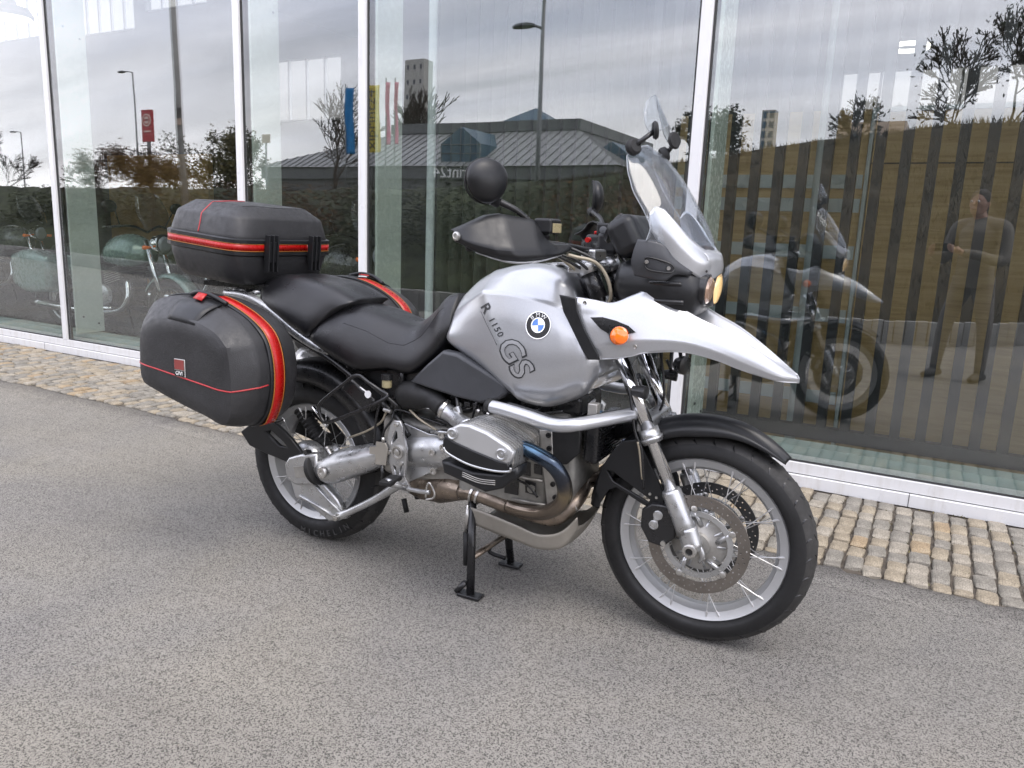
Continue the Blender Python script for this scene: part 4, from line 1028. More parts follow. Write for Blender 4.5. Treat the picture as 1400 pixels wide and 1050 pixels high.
# ---- front mudguard
def arc_sweep(name, c, a0, a1, prof_fn, n, m, parent, solid=.003, sub=1):
    rows = []
    for i in range(n + 1):
        t = i / n; a = radians(a0 + (a1 - a0) * t); rows.append([(c[0] + cos(a) * r, y, c[2] + sin(a) * r) for y, r in prof_fn(t)])
    return sheet(name, rows, m, parent, solid, sub)
def fprof(t):
    w = .076 if t > .35 else .030 + .046 * (t / .35) ** .6; dr = .040 if t > .35 else .006 + .034 * (t / .35)
    r = .372 - .008 * abs(t - .45); r -= .018 * max(0, (t - .55)); r -= .012 * max(0, .2 - t) / .2
    k = [(-w, r - dr), (-w * .98, r - dr * .45), (-w * .80, r - .006), (-w * .42, r + .002), (-w * .3, r + .008), (0, r + .012)]
    return k + [(-y, q) for y, q in reversed(k[:-1])]
mg = arc_sweep('front_mudguard', (FW[0], 0, FW[2] - .0), 52, 171, fprof, 22, 'plastic', mc)
ol = [(1.1901,-0.085,0.4109), (1.1732,-0.085,0.4462), (1.1882,-0.085,0.5159), (1.2179,-0.085,0.5729), (1.2483,-0.085,0.6105), (1.2983,-0.085,0.6231), (1.3298,-0.085,0.5688), (1.3586,-0.085,0.5187), (1.3822,-0.085,0.477), (1.3895,-0.085,0.4414), (1.364,-0.085,0.4199), (1.3265,-0.085,0.4287), (1.2832,-0.085,0.4484), (1.2369,-0.085,0.4679), (1.2115,-0.085,0.4535)]
hl = [(1.1977,-0.085,0.5176), (1.2242,-0.085,0.5152), (1.3145,-0.085,0.4662), (1.3504,-0.085,0.4476), (1.3447,-0.085,0.4324), (1.2898,-0.085,0.4544), (1.2242,-0.085,0.4797)]
st = xz_plate('mudguard_stay', ol, -.086, .012, 'plastic', mc, [hl], .003); flip_mesh_obj(st)
for p in ((1.3461,-0.09,0.4645), (1.3671,-0.09,0.457)): lathe('bolt', [(0, .005), (.003, .004)], (p[0], -.093, p[2]), (0, -1, 0), 'steel', st, seg=10)
tube('brake_hose', [(1.2391,-0.1,0.8472), (1.2744,-0.125,0.756), (1.2965,-0.13,0.6601), (1.3191,-0.125,0.6065), (1.3279,-0.12,0.5273), (1.3303,-0.11,0.4836)], .0042, 'black_paint', mc)
tube('brake_hose', [(1.3077,-0.13,0.6305), (1.3158,-0.125,0.5901), (1.3265,-0.12,0.5156)], .0035, 'hose', mc)

# ---- fuel tank
T = [
 [(0.6393,0,1.0121), (0.6666,-0.08,1.0088), (0.6711,-0.11,0.9919), (0.6673,-0.13,0.9645), (0.6628,-0.148,0.9204), (0.6544,-0.155,0.8774), (0.67,-0.148,0.8566), (0.6977,-0.09,0.8234)],
 [(0.6944,0,1.0624), (0.7209,-0.095,1.049), (0.7279,-0.125,1.0299), (0.7308,-0.152,1.0061), (0.7271,-0.165,0.9394), (0.7475,-0.172,0.8461), (0.7739,-0.16,0.8097), (0.7817,-0.1,0.7878)],
 [(0.7594,0,1.1025), (0.7868,-0.11,1.0863), (0.7919,-0.142,1.0672), (0.7993,-0.182,1.0447), (0.843,-0.204,0.9507), (0.9102,-0.221,0.8199), (0.9367,-0.196,0.7234), (0.9228,-0.12,0.7055)],
 [(0.85,0,1.1217), (0.879,-0.12,1.1101), (0.8826,-0.15,1.0845), (0.8978,-0.196,1.0456), (0.9296,-0.216,0.9462), (0.976,-0.228,0.8084), (0.981,-0.199,0.7162), (0.9686,-0.13,0.7041)],
 [(0.9381,0,1.1287), (0.9685,-0.12,1.1152), (0.972,-0.15,1.0791), (0.9966,-0.203,1.0335), (1.0254,-0.224,0.9383), (1.0459,-0.233,0.8043), (1.0297,-0.198,0.7136), (1.019,-0.13,0.704)],
 [(1.0048,0,1.114), (1.0325,-0.12,1.0948), (1.0387,-0.152,1.0618), (1.0724,-0.202,1.0156), (1.0963,-0.225,0.9301), (1.1161,-0.231,0.8278), (1.1021,-0.191,0.7358), (1.087,-0.12,0.73)],
 [(1.0363,0,1.0861), (1.0653,-0.115,1.0683), (1.0786,-0.143,1.0402), (1.1192,-0.19,0.9951), (1.1486,-0.213,0.9254), (1.1678,-0.216,0.8532), (1.154,-0.173,0.764), (1.1388,-0.11,0.7625)],
 [(1.0585,0,1.0464), (1.0848,-0.1,1.0359), (1.1031,-0.13,1.013), (1.1407,-0.16,0.973), (1.1755,-0.182,0.9161), (1.193,-0.182,0.8556), (1.1776,-0.15,0.8009), (1.1542,-0.1,0.7969)]]
tank = symloft('fuel_tank', T, 'silver', mc, scol=(3,), srow=(2,), nn=8)
bpy.context.view_layer.update()
tb = bvh(tank)
# knee recess edge: a soft raised ridge along the flank
drape_line('tank_ridge', [(0.8159,-0.18,1.0524), (0.902,-0.19,1.0499), (0.9928,-0.2,1.0352), (1.0812,-0.2,1.0077), (1.1153,-0.18,0.9918)], tb, [.0045] * 1 + [.0045] * 32, 'silver', tank, lift=-.002) if False else None
lathe('filler_cap', [(0, .036), (.006, .036), (.009, .030), (.009, .006)], (0.98, 0, 1.128), (-.08, 0, 1), 'alu', tank, seg=32)
# emblem: roundel with quarters and letters
EO = (1.0087,-0.226,0.9586); eo = Vector(EO); hit = tb.ray_cast(eo - Vector((0, .3, 0)), Vector((0, 1, 0)))
en = hit[1] if hit[1].y < 0 else -hit[1]; eo = hit[0]
eu = (Vector((0, 0, 1)) - en * en.z).normalized(); ex = eu.cross(en); ex = -ex if ex.x < 0 else ex
# letters turn with the badge, tilted forward a little
rot_ = Matrix.Rotation(radians(8), 3, en)
eu = rot_ @ eu; ex = rot_ @ ex
def disc_layer(name, r0, r1, h, m, a0=0, a1=2 * pi, parent=None, n=48):
    mb = MB(); k = max(3, int(n * (a1 - a0) / (2 * pi))); v = []
    for i in range(k + 1):
        a = a0 + (a1 - a0) * i / k
        for r, z in ((r0, 0), (r0, h), (r1, h), (r1, 0)): v.append(eo + ex * (r * cos(a)) + eu * (r * sin(a)) + en * z)
    f = [(i * 4 + j, i * 4 + (j + 1) % 4, (i + 1) * 4 + (j + 1) % 4, (i + 1) * 4 + j) for i in range(k) for j in range(4)]
    return link(name, fixn(mb.add(v, f).mesh()), m, parent)
em = disc_layer('emblem', .0, .041, .0022, 'chrome', parent=tank)
disc_layer('emblem_ring', .0215, .0385, .0030, 'black_paint', parent=em)
disc_layer('emblem_ring', .0195, .0225, .0034, 'chrome', parent=em)
for k in range(4): disc_layer('emblem_quarter', .0002, .0195, .0030, 'blue' if k in (1, 3) else 'white', k * pi / 2, (k + 1) * pi / 2, em, 48)
for ch, an in (('B', 128), ('M', 90), ('W', 52)):
    a = radians(an); me = text_mesh(ch, .0165, .0003); P0 = eo + ex * (.0302 * cos(a)) + eu * (.0302 * sin(a)) + en * .0034; Yv = ex * cos(a) + eu * sin(a); Xv = ex * sin(a) - eu * cos(a)
    for v in me.vertices: v.co = P0 + Xv * v.co.x * 1.1 + Yv * v.co.y + en * v.co.z
    link('letter', me, 'white', em)
# model lettering running down the flank
L0 = Vector((0.7947,-0.19,1.0065)); L1 = Vector((0.99,-0.21,0.7917)); LX = (L1 - L0); LX.y = 0; LL = LX.length; LX.normalize(); LY = Vector((-LX.z, 0, LX.x)); LY = LY if LY.x > 0 else -LY
def tank_text(s, pos, size, m, off=0.0, lift=.0012, dy=0.0, sx_=1.0, shear=.25, spacing=1.0):
    me = text_mesh(s, size, 0, offset=off, shear=shear, align='LEFT', spacing=spacing)
    for v in me.vertices: v.co.x *= sx_
    drape_mesh(me, tb, L0 + LX * (LL * pos) + LY * dy, LX, LY, (0, 1, 0), lift)
    return link('lettering', me, m, tank)
tank_text('R', .02, .050, 'ink', .0012, dy=.004); tank_text('1150', .20, .030, 'ink', .0006, dy=.003, spacing=1.2)
tank_text('G', .47, .112, 'ink', .0040, dy=.004, sx_=.98); tank_text('G', .478, .106, 'silver_light', .0008, lift=.0024, dy=.006, sx_=.98)
tank_text('S', .735, .112, 'ink', .0040, dy=-.002, sx_=1.0); tank_text('S', .743, .106, 'silver_light', .0008, lift=.0024, dy=.000, sx_=1.0)
drape_line('underline', [L0 + LX * (LL * .06) - LY * .020, L0 + LX * (LL * .5) - LY * .020], tb, .0010, 'ink', tank)
tag_sk = None
# black strap between tank and front panel
spp = [(1.0766,-0.2,1.0498), (1.1226,-0.2,1.0447), (1.1291,-0.2,1.0115), (1.155,-0.2,0.9587), (1.1997,-0.2,0.8909), (1.2026,-0.2,0.8805), (1.1736,-0.2,0.8774), (1.1463,-0.2,0.9152), (1.1159,-0.2,0.9658), (1.0905,-0.2,1.0063)]
stp = xz_plate('strap', spp, -.222, .010, 'plastic', mc, bevel=.003); flip_mesh_obj(stp)
# ---- front side panels and beak
BK = [  # rows from the tip back; columns: ridge, upper flank, flank, crease, lower edge
 [(1.7161,-0.004,0.859), (1.7186,-0.005,0.8552), (1.721,-0.005,0.8513), (1.7213,-0.004,0.847), (1.7218,-0.002,0.8405)],
 [(1.6788,-0.034,0.8799), (1.6802,-0.039,0.8724), (1.6796,-0.043,0.8647), (1.6788,-0.045,0.8566), (1.6719,-0.043,0.845)],
 [(1.6033,-0.062,0.9291), (1.6044,-0.072,0.916), (1.6031,-0.079,0.9003), (1.5993,-0.083,0.8859), (1.5844,-0.08,0.8693)],
 [(1.5296,-0.085,0.9718), (1.5238,-0.099,0.9562), (1.5199,-0.111,0.9386), (1.5152,-0.118,0.9184), (1.504,-0.114,0.8981)],
 [(1.443,-0.105,1.0091), (1.4376,-0.127,0.99), (1.4336,-0.144,0.9666), (1.4301,-0.154,0.9406), (1.4228,-0.149,0.9145)],
 [(1.3589,-0.125,1.0534), (1.3482,-0.153,1.0236), (1.3398,-0.172,0.9874), (1.3376,-0.188,0.9414), (1.332,-0.182,0.9069)],
 [(1.3065,-0.135,1.0813), (1.3015,-0.163,1.035), (1.2977,-0.181,0.9907), (1.2959,-0.196,0.9361), (1.2862,-0.19,0.8926)],
 [(1.2611,-0.15,1.0581), (1.2582,-0.174,1.0283), (1.2526,-0.189,0.9958), (1.2536,-0.203,0.9264), (1.237,-0.197,0.8818)],
 [(1.2151,-0.165,1.0368), (1.2097,-0.184,1.021), (1.2025,-0.196,0.9962), (1.2121,-0.208,0.9164), (1.1947,-0.202,0.8757)],
 [(1.1623,-0.18,1.0422), (1.1597,-0.194,1.0261), (1.1471,-0.203,0.9963), (1.1805,-0.211,0.9072), (1.1826,-0.206,0.8791)],
 [(1.1115,-0.19,1.0475), (1.1116,-0.199,1.0312), (1.1119,-0.206,0.9979), (1.1588,-0.214,0.9138), (1.1696,-0.208,0.8823)]]
spn = sheet('side_panel', BK, 'silver_light', mc, .004, 3, srow=(6,), scol=(3,)); flip_mesh_obj(spn)
BC_ = [[BK[k][0], v, cc_p] for k, v, cc_p in ((0, (1.714,-0.002,0.8584), (1.7138,0,0.8581)), (1, (1.661,-0.018,0.8776), (1.6587,0,0.8748)), (2, (1.5747,-0.03,0.918), (1.5658,0,0.9113)),
       (3, (1.4911,-0.04,0.953), (1.4748,0,0.943)), (4, (1.4061,-0.05,0.9844), (1.3858,0,0.9695)), (5, (1.3187,-0.06,1.025), (1.2938,0,1.0012)))]
rows = [[tuple(p) for p in r] + [(p[0], -p[1], p[2]) for p in reversed(r[:-1])] for r in BC_]
bk = sheet('beak', rows, 'silver_light', mc, .004, 3)
drape_pts = [[(p[0], s_ * p[1], p[2]) for p in (BK[k][0] for k in range(0, 7))] for s_ in (1, -1)]
for q_ in drape_pts: tube('panel_edge', q_, .0028, 'silver_light', bk, seg=8)
tube('panel_edge', [BK[k][4] for k in range(0, 11)], .0026, 'silver_light', spn, seg=8)
bpy.context.view_layer.update(); sb = bvh(spn); bb = bvh(bk)
for p in ((1.1417,-0.195,1.0332), (1.2997,-0.198,0.9221), (1.1916,-0.208,0.891)):
    h_ = sb.ray_cast(Vector(p) - Vector((0, .2, 0)), Vector((0, 1, 0)))
    if h_[0]: lathe('panel_screw', [(0, .0065), (.002, .0055), (.001, .002)], h_[0] - Vector((0, .002, 0)), (0, -1, 0), 'steel', spn, seg=12)
# recess behind the indicator
rp = [(1.1641,-0.2,0.9933), (1.1995,-0.2,0.9963), (1.2395,-0.2,0.9893), (1.2749,-0.2,0.978), (1.2975,-0.2,0.9615), (1.2638,-0.2,0.9521), (1.2291,-0.2,0.9488), (1.1972,-0.2,0.9647)]
me_ = curve_plate('panel_recess', [(p[0], p[2]) for p in rp], [], (0, 0, 0), (1, 0, 0), (0, 0, 1), .001, 'black_paint', spn)
q0 = me_.data; [setattr(v, 'co', Vector((v.co.x, v.co.z, 0))) for v in q0.vertices]; drape_mesh(q0, sb, (0, -.2, 0), (1, 0, 0), (0, 0, 1), (0, 1, 0), .0042)
ind = lathe('indicator', [(-.045, .008), (-.034, .019), (-.006, .026), (.004, .027)], (1.258, -.222, .952), (.75, -1, .0), 'plastic', mc, seg=24)
lathe('indicator_lens', [(.004, .0265), (.014, .0258), (.026, .019), (.031, .007)], (1.258, -.222, .952), (.75, -1, .0), 'amber', ind, seg=24)
il = flip_mesh_obj(ind); 
il2 = lathe('indicator_lens', [(.004, .0265), (.014, .0258), (.026, .019), (.031, .007)], (1.258, .222, .952), (.75, 1, .0), 'amber', il, seg=24)
# small badge print on the beak
for k in range(5):
    me = MB().add([(-.011 + .004 * k, -.004, 0), (-.009 + .004 * k, -.004, 0), (-.006 + .004 * k, .004, 0), (-.008 + .004 * k, .004, 0)], [(0, 1, 2, 3)]).mesh()
    P_ = Vector((1.6594,-0.022,0.8801)); drape_mesh(me, bb, P_ + Vector((0, 0, .1)), (1, .1, -.3), (0, 1, 0), (0, 0, -1), .003, .004); link('badge_stripe', me, 'ink', bk)
# ---- side cover under the tank
sc_ = [(0.5534,-0.17,0.7319), (0.607,-0.17,0.7849), (0.662,-0.17,0.8321), (0.7117,-0.17,0.8278), (0.8096,-0.17,0.7869), (0.8787,-0.17,0.7555), (0.8872,-0.17,0.7379), (0.8646,-0.17,0.7185), (0.8021,-0.17,0.6983), (0.7151,-0.17,0.7059), (0.6254,-0.17,0.7187)]
o = xz_plate('side_cover', sc_, -.165, .05, 'plastic_grey', mc, bevel=.010); flip_mesh_obj(o)
# ---- seats
RS = [
 [(0.0548,0,0.9187), (0.1083,-0.1,0.9115), (0.1072,-0.15,0.8708), (0.0892,-0.165,0.8207), (0.0872,-0.14,0.8019)],
 [(0.1747,0,0.947), (0.2265,-0.115,0.925), (0.2144,-0.16,0.8762), (0.1878,-0.172,0.7818), (0.1804,-0.14,0.756)],
 [(0.2738,0,0.9413), (0.3221,-0.115,0.9099), (0.3301,-0.158,0.8537), (0.3033,-0.172,0.7429), (0.2829,-0.13,0.7241)],
 [(0.3702,0,0.9175), (0.416,-0.108,0.8871), (0.4179,-0.148,0.8335), (0.4196,-0.162,0.7574), (0.3952,-0.12,0.7384)],
 [(0.4486,0,0.9007), (0.4894,-0.092,0.8847), (0.5022,-0.136,0.8432), (0.5113,-0.156,0.7521), (0.4958,-0.12,0.7374)],
 [(0.5237,0,0.9481), (0.5546,-0.085,0.9396), (0.5701,-0.13,0.8983), (0.585,-0.15,0.8042), (0.5746,-0.12,0.7842)],
 [(0.5873,0,1.0059), (0.6104,-0.08,1.0023), (0.6196,-0.125,0.9626), (0.64,-0.145,0.8677), (0.6389,-0.12,0.8527)],
 [(0.6162,0,1.0129), (0.6485,-0.078,1.0122), (0.6528,-0.12,0.9673), (0.6572,-0.138,0.9023), (0.6517,-0.11,0.8845)]]
rs = symloft('rider_seat', RS, 'vinyl', mc, sub=3)
PS_ = [
 [(-0.2452,0,1.0121), (-0.189,-0.1,0.9973), (-0.1728,-0.132,0.97), (-0.1641,-0.142,0.9359), (-0.1607,-0.12,0.9266)],
 [(-0.1218,0,1.0335), (-0.0657,-0.115,1.0219), (-0.0781,-0.148,0.9747), (-0.0813,-0.158,0.9004), (-0.0836,-0.13,0.8872)],
 [(0.0035,0,1.0246), (0.051,-0.118,1.011), (0.0294,-0.152,0.9589), (0.0122,-0.162,0.8555), (0.0034,-0.13,0.8409)],
 [(0.1344,0,1.0005), (0.1617,-0.115,0.9846), (0.1281,-0.146,0.9452), (0.0731,-0.158,0.8343), (0.0651,-0.13,0.8226)],
 [(0.2213,0,0.9639), (0.2291,-0.11,0.9583), (0.1713,-0.135,0.9297), (0.0968,-0.15,0.8515), (0.0805,-0.12,0.8364)]]
pseat = symloft('pillion_seat', PS_, 'vinyl', mc, sub=3)
bpy.context.view_layer.update(); rt = bvh(rs)
drape_line('seam', [(0.2289,-0.15,0.8894), (0.3239,-0.15,0.8726), (0.4163,-0.15,0.8411), (0.4754,-0.14,0.8359), (0.5336,-0.14,0.8812), (0.5717,-0.12,0.9268), (0.6189,-0.12,0.979)], rt, .0012, 'vinyl', rs)
# ---- rack, subframe
rk = [(-0.3489,-0.14,0.9526), (-0.2579,-0.14,0.9507), (-0.1844,-0.14,0.9343), (-0.0919,-0.14,0.8873), (-0.0016,-0.14,0.8334), (0.0938,-0.14,0.7919), (0.1541,-0.14,0.7769)]
o = tube('rack_rail', rk, [.012, .014, .015, .015, .014, .012, .008], 'alu', mc, seg=10, flat=1.3); flip_mesh_obj(o)
tube('rack_bar', [(-0.3058,-0.1,0.9786), (-0.2732,0,0.9732), (rk[0][0] + .06, .12, 0.955)], .008, 'alu', mc, smooth=False)
for dx_ in (.02, .12): tube('rack_bar', [(-.33 + dx_, -.13, .965), (-.33 + dx_, .13, .965)], .009, 'alu', mc, smooth=False)
box('rack_plate', (-.32, 0, .985), (.34, .24, .022), 'black_paint', mc, .004)
for y in (-.135, .135): tube('subframe_tube', [(-.30, y, .93), (-.05, y, .83), (.18, y, .74), (.42, y, .60), (.50, y, .52)], .011, 'black_paint', mc)
for y in (-.12, .12): tube('subframe_tube', [(.43, y, .40), (.455, y, .70), (.46, y, .78)], .011, 'black_paint', mc, smooth=False)
box('tail_unit', (-.18, 0, .86), (.42, .22, .12), 'plastic', mc, .03)
box('battery_box', (.30, 0, .66), (.26, .16, .16), 'black_paint', mc, .02); box('airbox', (.52, 0, .72), (.30, .22, .20), 'black_paint', mc, .03)
lp = [(0.3253,-0.2,0.724), (0.2683,-0.2,0.6862), (0.17,-0.2,0.6105), (0.1562,-0.2,0.5793), (0.1724,-0.2,0.5442), (0.2021,-0.2,0.5406), (0.2996,-0.2,0.5839), (0.4088,-0.2,0.6379), (0.4468,-0.19,0.6666), (0.4164,-0.19,0.6804), (0.3749,-0.2,0.7046)]
o = tube('pannier_bracket', lp, .0065, 'black_paint', mc, closed=True, res=4); flip_mesh_obj(o)
tube('bracket_strut', [(0.3749,-0.2,0.7046), (0.4243,-0.18,0.6644), (0.4709,-0.16,0.6263)], .007, 'black_paint', mc)
lathe('toolbox_key', [(0, .013), (.004, .013)], (0.3619,-0.185,0.6596), (0, -1, 0), 'white', mc, seg=24); tube('key_strap', [(0.3268,-0.186,0.681), (0.3549,-0.186,0.6666)], .0025, 'white', mc, smooth=False)
box('toolbox', (0.3086,-0.13,0.6483), (.14, .09, .06), 'black_paint', mc, .01, Matrix.Rotation(radians(32), 3, 'Y'))
# far side pannier holder and silencer seen through the gap
tube('silencer', [(.45, .16, .42), (.20, .19, .50), (-.10, .21, .60), (-.30, .22, .66)], [.035, .055, .062, .055], 'steel', mc, seg=20)
# brake fluid pot
rv = lathe('rear_brake_reservoir', [(-.022, .012), (-.018, .017), (.010, .017), (.010, .019), (.024, .019), (.026, .016)], (0.4216,-0.16,0.7066), (0, 0, 1), 'reservoir', mc, seg=24)
lathe('reservoir_cap', [(.008, .0195), (.026, .0195), (.028, .016)], (0.4216,-0.16,0.7066), (0, 0, 1), 'black_paint', rv, seg=24)
tube('hose', [(0.4126,-0.16,0.6799), (0.4018,-0.17,0.634), (0.391,-0.18,0.5698), (0.3813,-0.175,0.4807)], .0045, 'black_paint', mc); tube('hose', [(0.2284,-0.12,0.4703), (0.3241,-0.15,0.5137), (0.3947,-0.16,0.5583), (0.4162,-0.16,0.5928), (0.4253,-0.16,0.6096)], .004, 'hose', mc)
tube('brake_line', [(0.4149,-0.17,0.4929), (0.4178,-0.17,0.5327), (0.4446,-0.165,0.5746), (0.4579,-0.15,0.6123), (0.5621,-0.14,0.5945), (0.6496,-0.14,0.5822)], .004, 'black_paint', mc)
lathe('fitting', [(0, .007), (.03, .007)], (0.4173,-0.17,0.6104), (1, 0, -.1), 'steel', mc, seg=10)
# ---- rear mudguard, hugger and spray guard
def rprof(t):
    w = .088; r = .372 + .02 * t; return [(-w, r - .07), (-w, r - .02), (-w * .8, r), (0, r + .008), (w * .8, r), (w, r - .02), (w, r - .07)]
arc_sweep('rear_mudguard', RW, 22, 118, rprof, 14, 'black_paint', mc, .004)
fl = [(-0.2936,-0.12,0.4113), (-0.2455,-0.12,0.4484), (-0.1834,-0.12,0.4752), (-0.1089,-0.12,0.4631), (-0.044,-0.12,0.4213), (0.0057,-0.12,0.3776), (0.0014,-0.12,0.3423), (-0.0644,-0.12,0.3338), (-0.1649,-0.12,0.349), (-0.2525,-0.12,0.3671)]
h2 = [(-0.1848,-0.12,0.4341), (-0.1392,-0.12,0.4469), (-0.0736,-0.12,0.4079), (-0.0449,-0.12,0.3807), (-0.1001,-0.12,0.3832)]
o = xz_plate('spray_guard', fl, -.125, .018, 'plastic', mc, [h2], .005); flip_mesh_obj(o)
o = sheet('spray_guard_flap', [[((-0.2936,-0.12,0.4113)[0], y, (-0.2936,-0.12,0.4113)[2] + .0) , ((-0.2455,-0.12,0.4484)[0] , y, (-0.2455,-0.12,0.4484)[2]), ((-0.146,-0.12,0.4691)[0], y, (-0.146,-0.12,0.4691)[2])] for y in (-.125, 0, .125)], 'plastic', mc, .008, 0)
# shock absorber (rear)
A0, A1 = Vector((-0.1092,-0.03,0.5443)), Vector((0.0421,-0.03,0.3793)); pr = []
for k in range(27): pr.append(((A1 - A0).length * k / 26, .031 if k % 2 else .026))
lathe('shock_bellows', pr, A0, A1 - A0, 'rubber', mc, seg=24); lathe('shock_body', [(-.06, .02), (0, .022), ((A1 - A0).length, .018), ((A1 - A0).length + .05, .018)], A0, A1 - A0, 'steel', mc, seg=16)
tube('shock_reservoir_rod', [(0.0145,-0.07,0.5456), (0.0809,-0.07,0.4784)], .0065, 'chrome', mc, smooth=False)
# ---- final drive, swingarm, torque arm
fd = symloft('final_drive_cover', [[(-.085, -.100, .385), (-.085, -.135, .36), (-.085, -.135, .30), (-.085, -.10, .27)]] * 0 or [[(0, 0, 0)] * 3] * 2, 'alu', None) if False else None
lathe('final_drive', [(0, .088), (.02, .090), (.045, .078), (.062, .055), (.070, .035), (.072, .006)], (0.0, -.062, .3215), (0, -1, 0), 'alu', mc, seg=48)
for k in range(9):
    a = 2 * pi * k / 9; tube('drive_rib', [(.075 * cos(a), -.108, .3215 + .075 * sin(a)), (.035 * cos(a), -.131, .3215 + .035 * sin(a))], .004, 'alu', mc, smooth=False, seg=6)
fo = [(-0.048,-0.13,0.3246), (-0.0291,-0.13,0.3511), (0.0289,-0.13,0.3726), (0.0926,-0.13,0.3834), (0.0911,-0.13,0.2805), (-0.0021,-0.13,0.263), (-0.0383,-0.13,0.2738)]
o = xz_plate('drive_neck', fo, -.130, .05, 'alu', mc, bevel=.008)
fi = [(-0.008,-0.13,0.3259), (0.078,-0.13,0.3468), (0.0773,-0.13,0.3038), (0.002,-0.13,0.2842)]
xz_plate('neck_recess', fi, -.1555, .003, 'alu_dull', o)
web = [(-0.0405,-0.12,0.2589), (0.025,-0.12,0.2594), (0.1174,-0.12,0.2653), (0.1725,-0.12,0.2186), (0.2065,-0.12,0.1623), (0.1369,-0.12,0.1389), (0.0381,-0.12,0.1918), (-0.0199,-0.12,0.198)]
o = xz_plate('drive_casting', web, -.115, .035, 'alu', mc, bevel=.008)
tube('casting_rib', [(0.0741,-0.135,0.2672), (0.1607,-0.135,0.2036), (0.212,-0.135,0.1741)], .006, 'alu', o, smooth=False, seg=8); tube('casting_rib', [(0.0012,-0.135,0.2066), (0.0799,-0.135,0.1873), (0.1637,-0.135,0.1582)], .006, 'alu', o, smooth=False, seg=8)
lathe('speed_sensor', [(0, .012), (.022, .012)], (0.0504,-0.13,0.3848), (-.3, -1, .2), 'black_paint', mc, seg=8)
sa = tube('swingarm', [(0.1014,-0.125,0.3211), (0.1224,-0.125,0.3277), (0.1571,-0.125,0.3396), (0.2186,-0.125,0.3702), (0.2918,-0.125,0.3995), (0.3657,-0.12,0.43), (0.4748,-0.115,0.4712)], [.036, .047, .055, .058, .053, .044, .040], 'alu', mc, seg=32)
lathe('rubber_boot', [(-.012, .052), (-.010, .060), (.006, .060), (.010, .054)], (0.0804,-0.125,0.3259), Vector((0.2186,-0.125,0.3702)) - Vector((0.1014,-0.125,0.3211)), 'rubber', sa, seg=32)
lathe('pivot_bolt', [(0, .022), (.006, .022), (.009, .018), (.009, .010), (.003, .009)], Vector((0.1567,-0.185,0.3417)), (-.1, -1, .1), 'steel', sa, seg=24)
ta = tube('torque_arm', [(0.1886,-0.14,0.1651), (0.2331,-0.14,0.1886), (0.3491,-0.14,0.26), (0.4633,-0.145,0.3409)], [.014, .011, .011, .014], 'alu', mc, seg=12, flat=1.2)
lathe('bolt', [(0, .012), (.02, .012), (.022, .008)], (0.1969,-0.15,0.1701), (0, -1, 0), 'steel', ta, seg=16)
# ---- footrest plate
fo = [(542,575),(549,576),(552.5,584),(552.7,596),(557,613),(557,632),(554,649),(561,664),(560,672),(553,671),(547,665),(540.6,650),(535.5,632),(529,620),(530,611),(533,597),(537,581)]
fo = [(0.4694,-0.17,0.5793), (0.4905,-0.17,0.5799), (0.5012,-0.17,0.561), (0.5022,-0.17,0.5303), (0.5157,-0.17,0.4886), (0.5163,-0.17,0.4394), (0.5079,-0.17,0.3934), (0.5295,-0.17,0.358), (0.5268,-0.17,0.3364), (0.5056,-0.17,0.335), (0.4871,-0.17,0.3473), (0.4671,-0.17,0.3833), (0.451,-0.17,0.428), (0.4307,-0.17,0.4561), (0.4336,-0.17,0.4803), (0.4425,-0.17,0.5183), (0.4544,-0.17,0.5616)]
hh1 = [(0.4727,-0.17,0.5515), (0.4818,-0.17,0.5452), (0.4851,-0.17,0.5224), (0.4701,-0.17,0.5045), (0.452,-0.17,0.4885), (0.4578,-0.17,0.5207)]
hh2 = [(0.4586,-0.17,0.4293), (0.4802,-0.17,0.42), (0.4804,-0.17,0.3963), (0.4744,-0.17,0.3847)]
hh3 = [(0.4983,-0.17,0.4336), (0.5044,-0.17,0.4321), (0.4988,-0.17,0.3944), (0.4897,-0.17,0.3901), (0.4909,-0.17,0.414)]
fpl = xz_plate('footrest_plate', fo, -.175, .014, 'alu', mc, [hh1, hh2, hh3], .003)
lathe('pivot', [(0, .023), (.010, .023), (.010, .018), (.004, .018), (.004, .012), (.010, .011), (.012, .006)], (0.4866,-0.182,0.4737), (0, -1, 0), 'steel', fpl, seg=28)
for a_ in ((0.4781,-0.182,0.5677), (0.4486,-0.182,0.4673), (0.4991,-0.182,0.4343), (0.5075,-0.182,0.3652)): lathe('bolt', [(0, .0075), (.005, .0075), (.006, .004)], a_, (0, -1, 0), 'steel', fpl, seg=12)
hp = [(0.3739,-0.19,0.4752), (0.4019,-0.19,0.4798), (0.4019,-0.19,0.4981), (0.4388,-0.19,0.4989), (0.4481,-0.19,0.4822), (0.4425,-0.19,0.4212), (0.3991,-0.19,0.4188), (0.3989,-0.19,0.4531), (0.3739,-0.19,0.4515)]
xz_plate('heel_guard', hp, -.19, .006, 'plate', mc)
tube('brake_rod', [(0.4296,-0.19,0.5026), (0.4295,-0.19,0.5182)], .006, 'steel', mc, smooth=False); tube('brake_rod', [(0.427,-0.19,0.4185), (0.4274,-0.19,0.355)], .006, 'black_paint', mc, smooth=False)
fr = tube('footrest', [(0.5214,-0.18,0.3515), (0.5181,-0.21,0.3674), (0.4939,-0.26,0.39)], [.012, .012, .014], 'alu', mc, smooth=False); b_ = box('footrest_rubber', (0.4937,-0.235,0.3881), (.045, .085, .016), 'rubber', fr, .004, Matrix.Rotation(radians(8), 3, 'Z'))
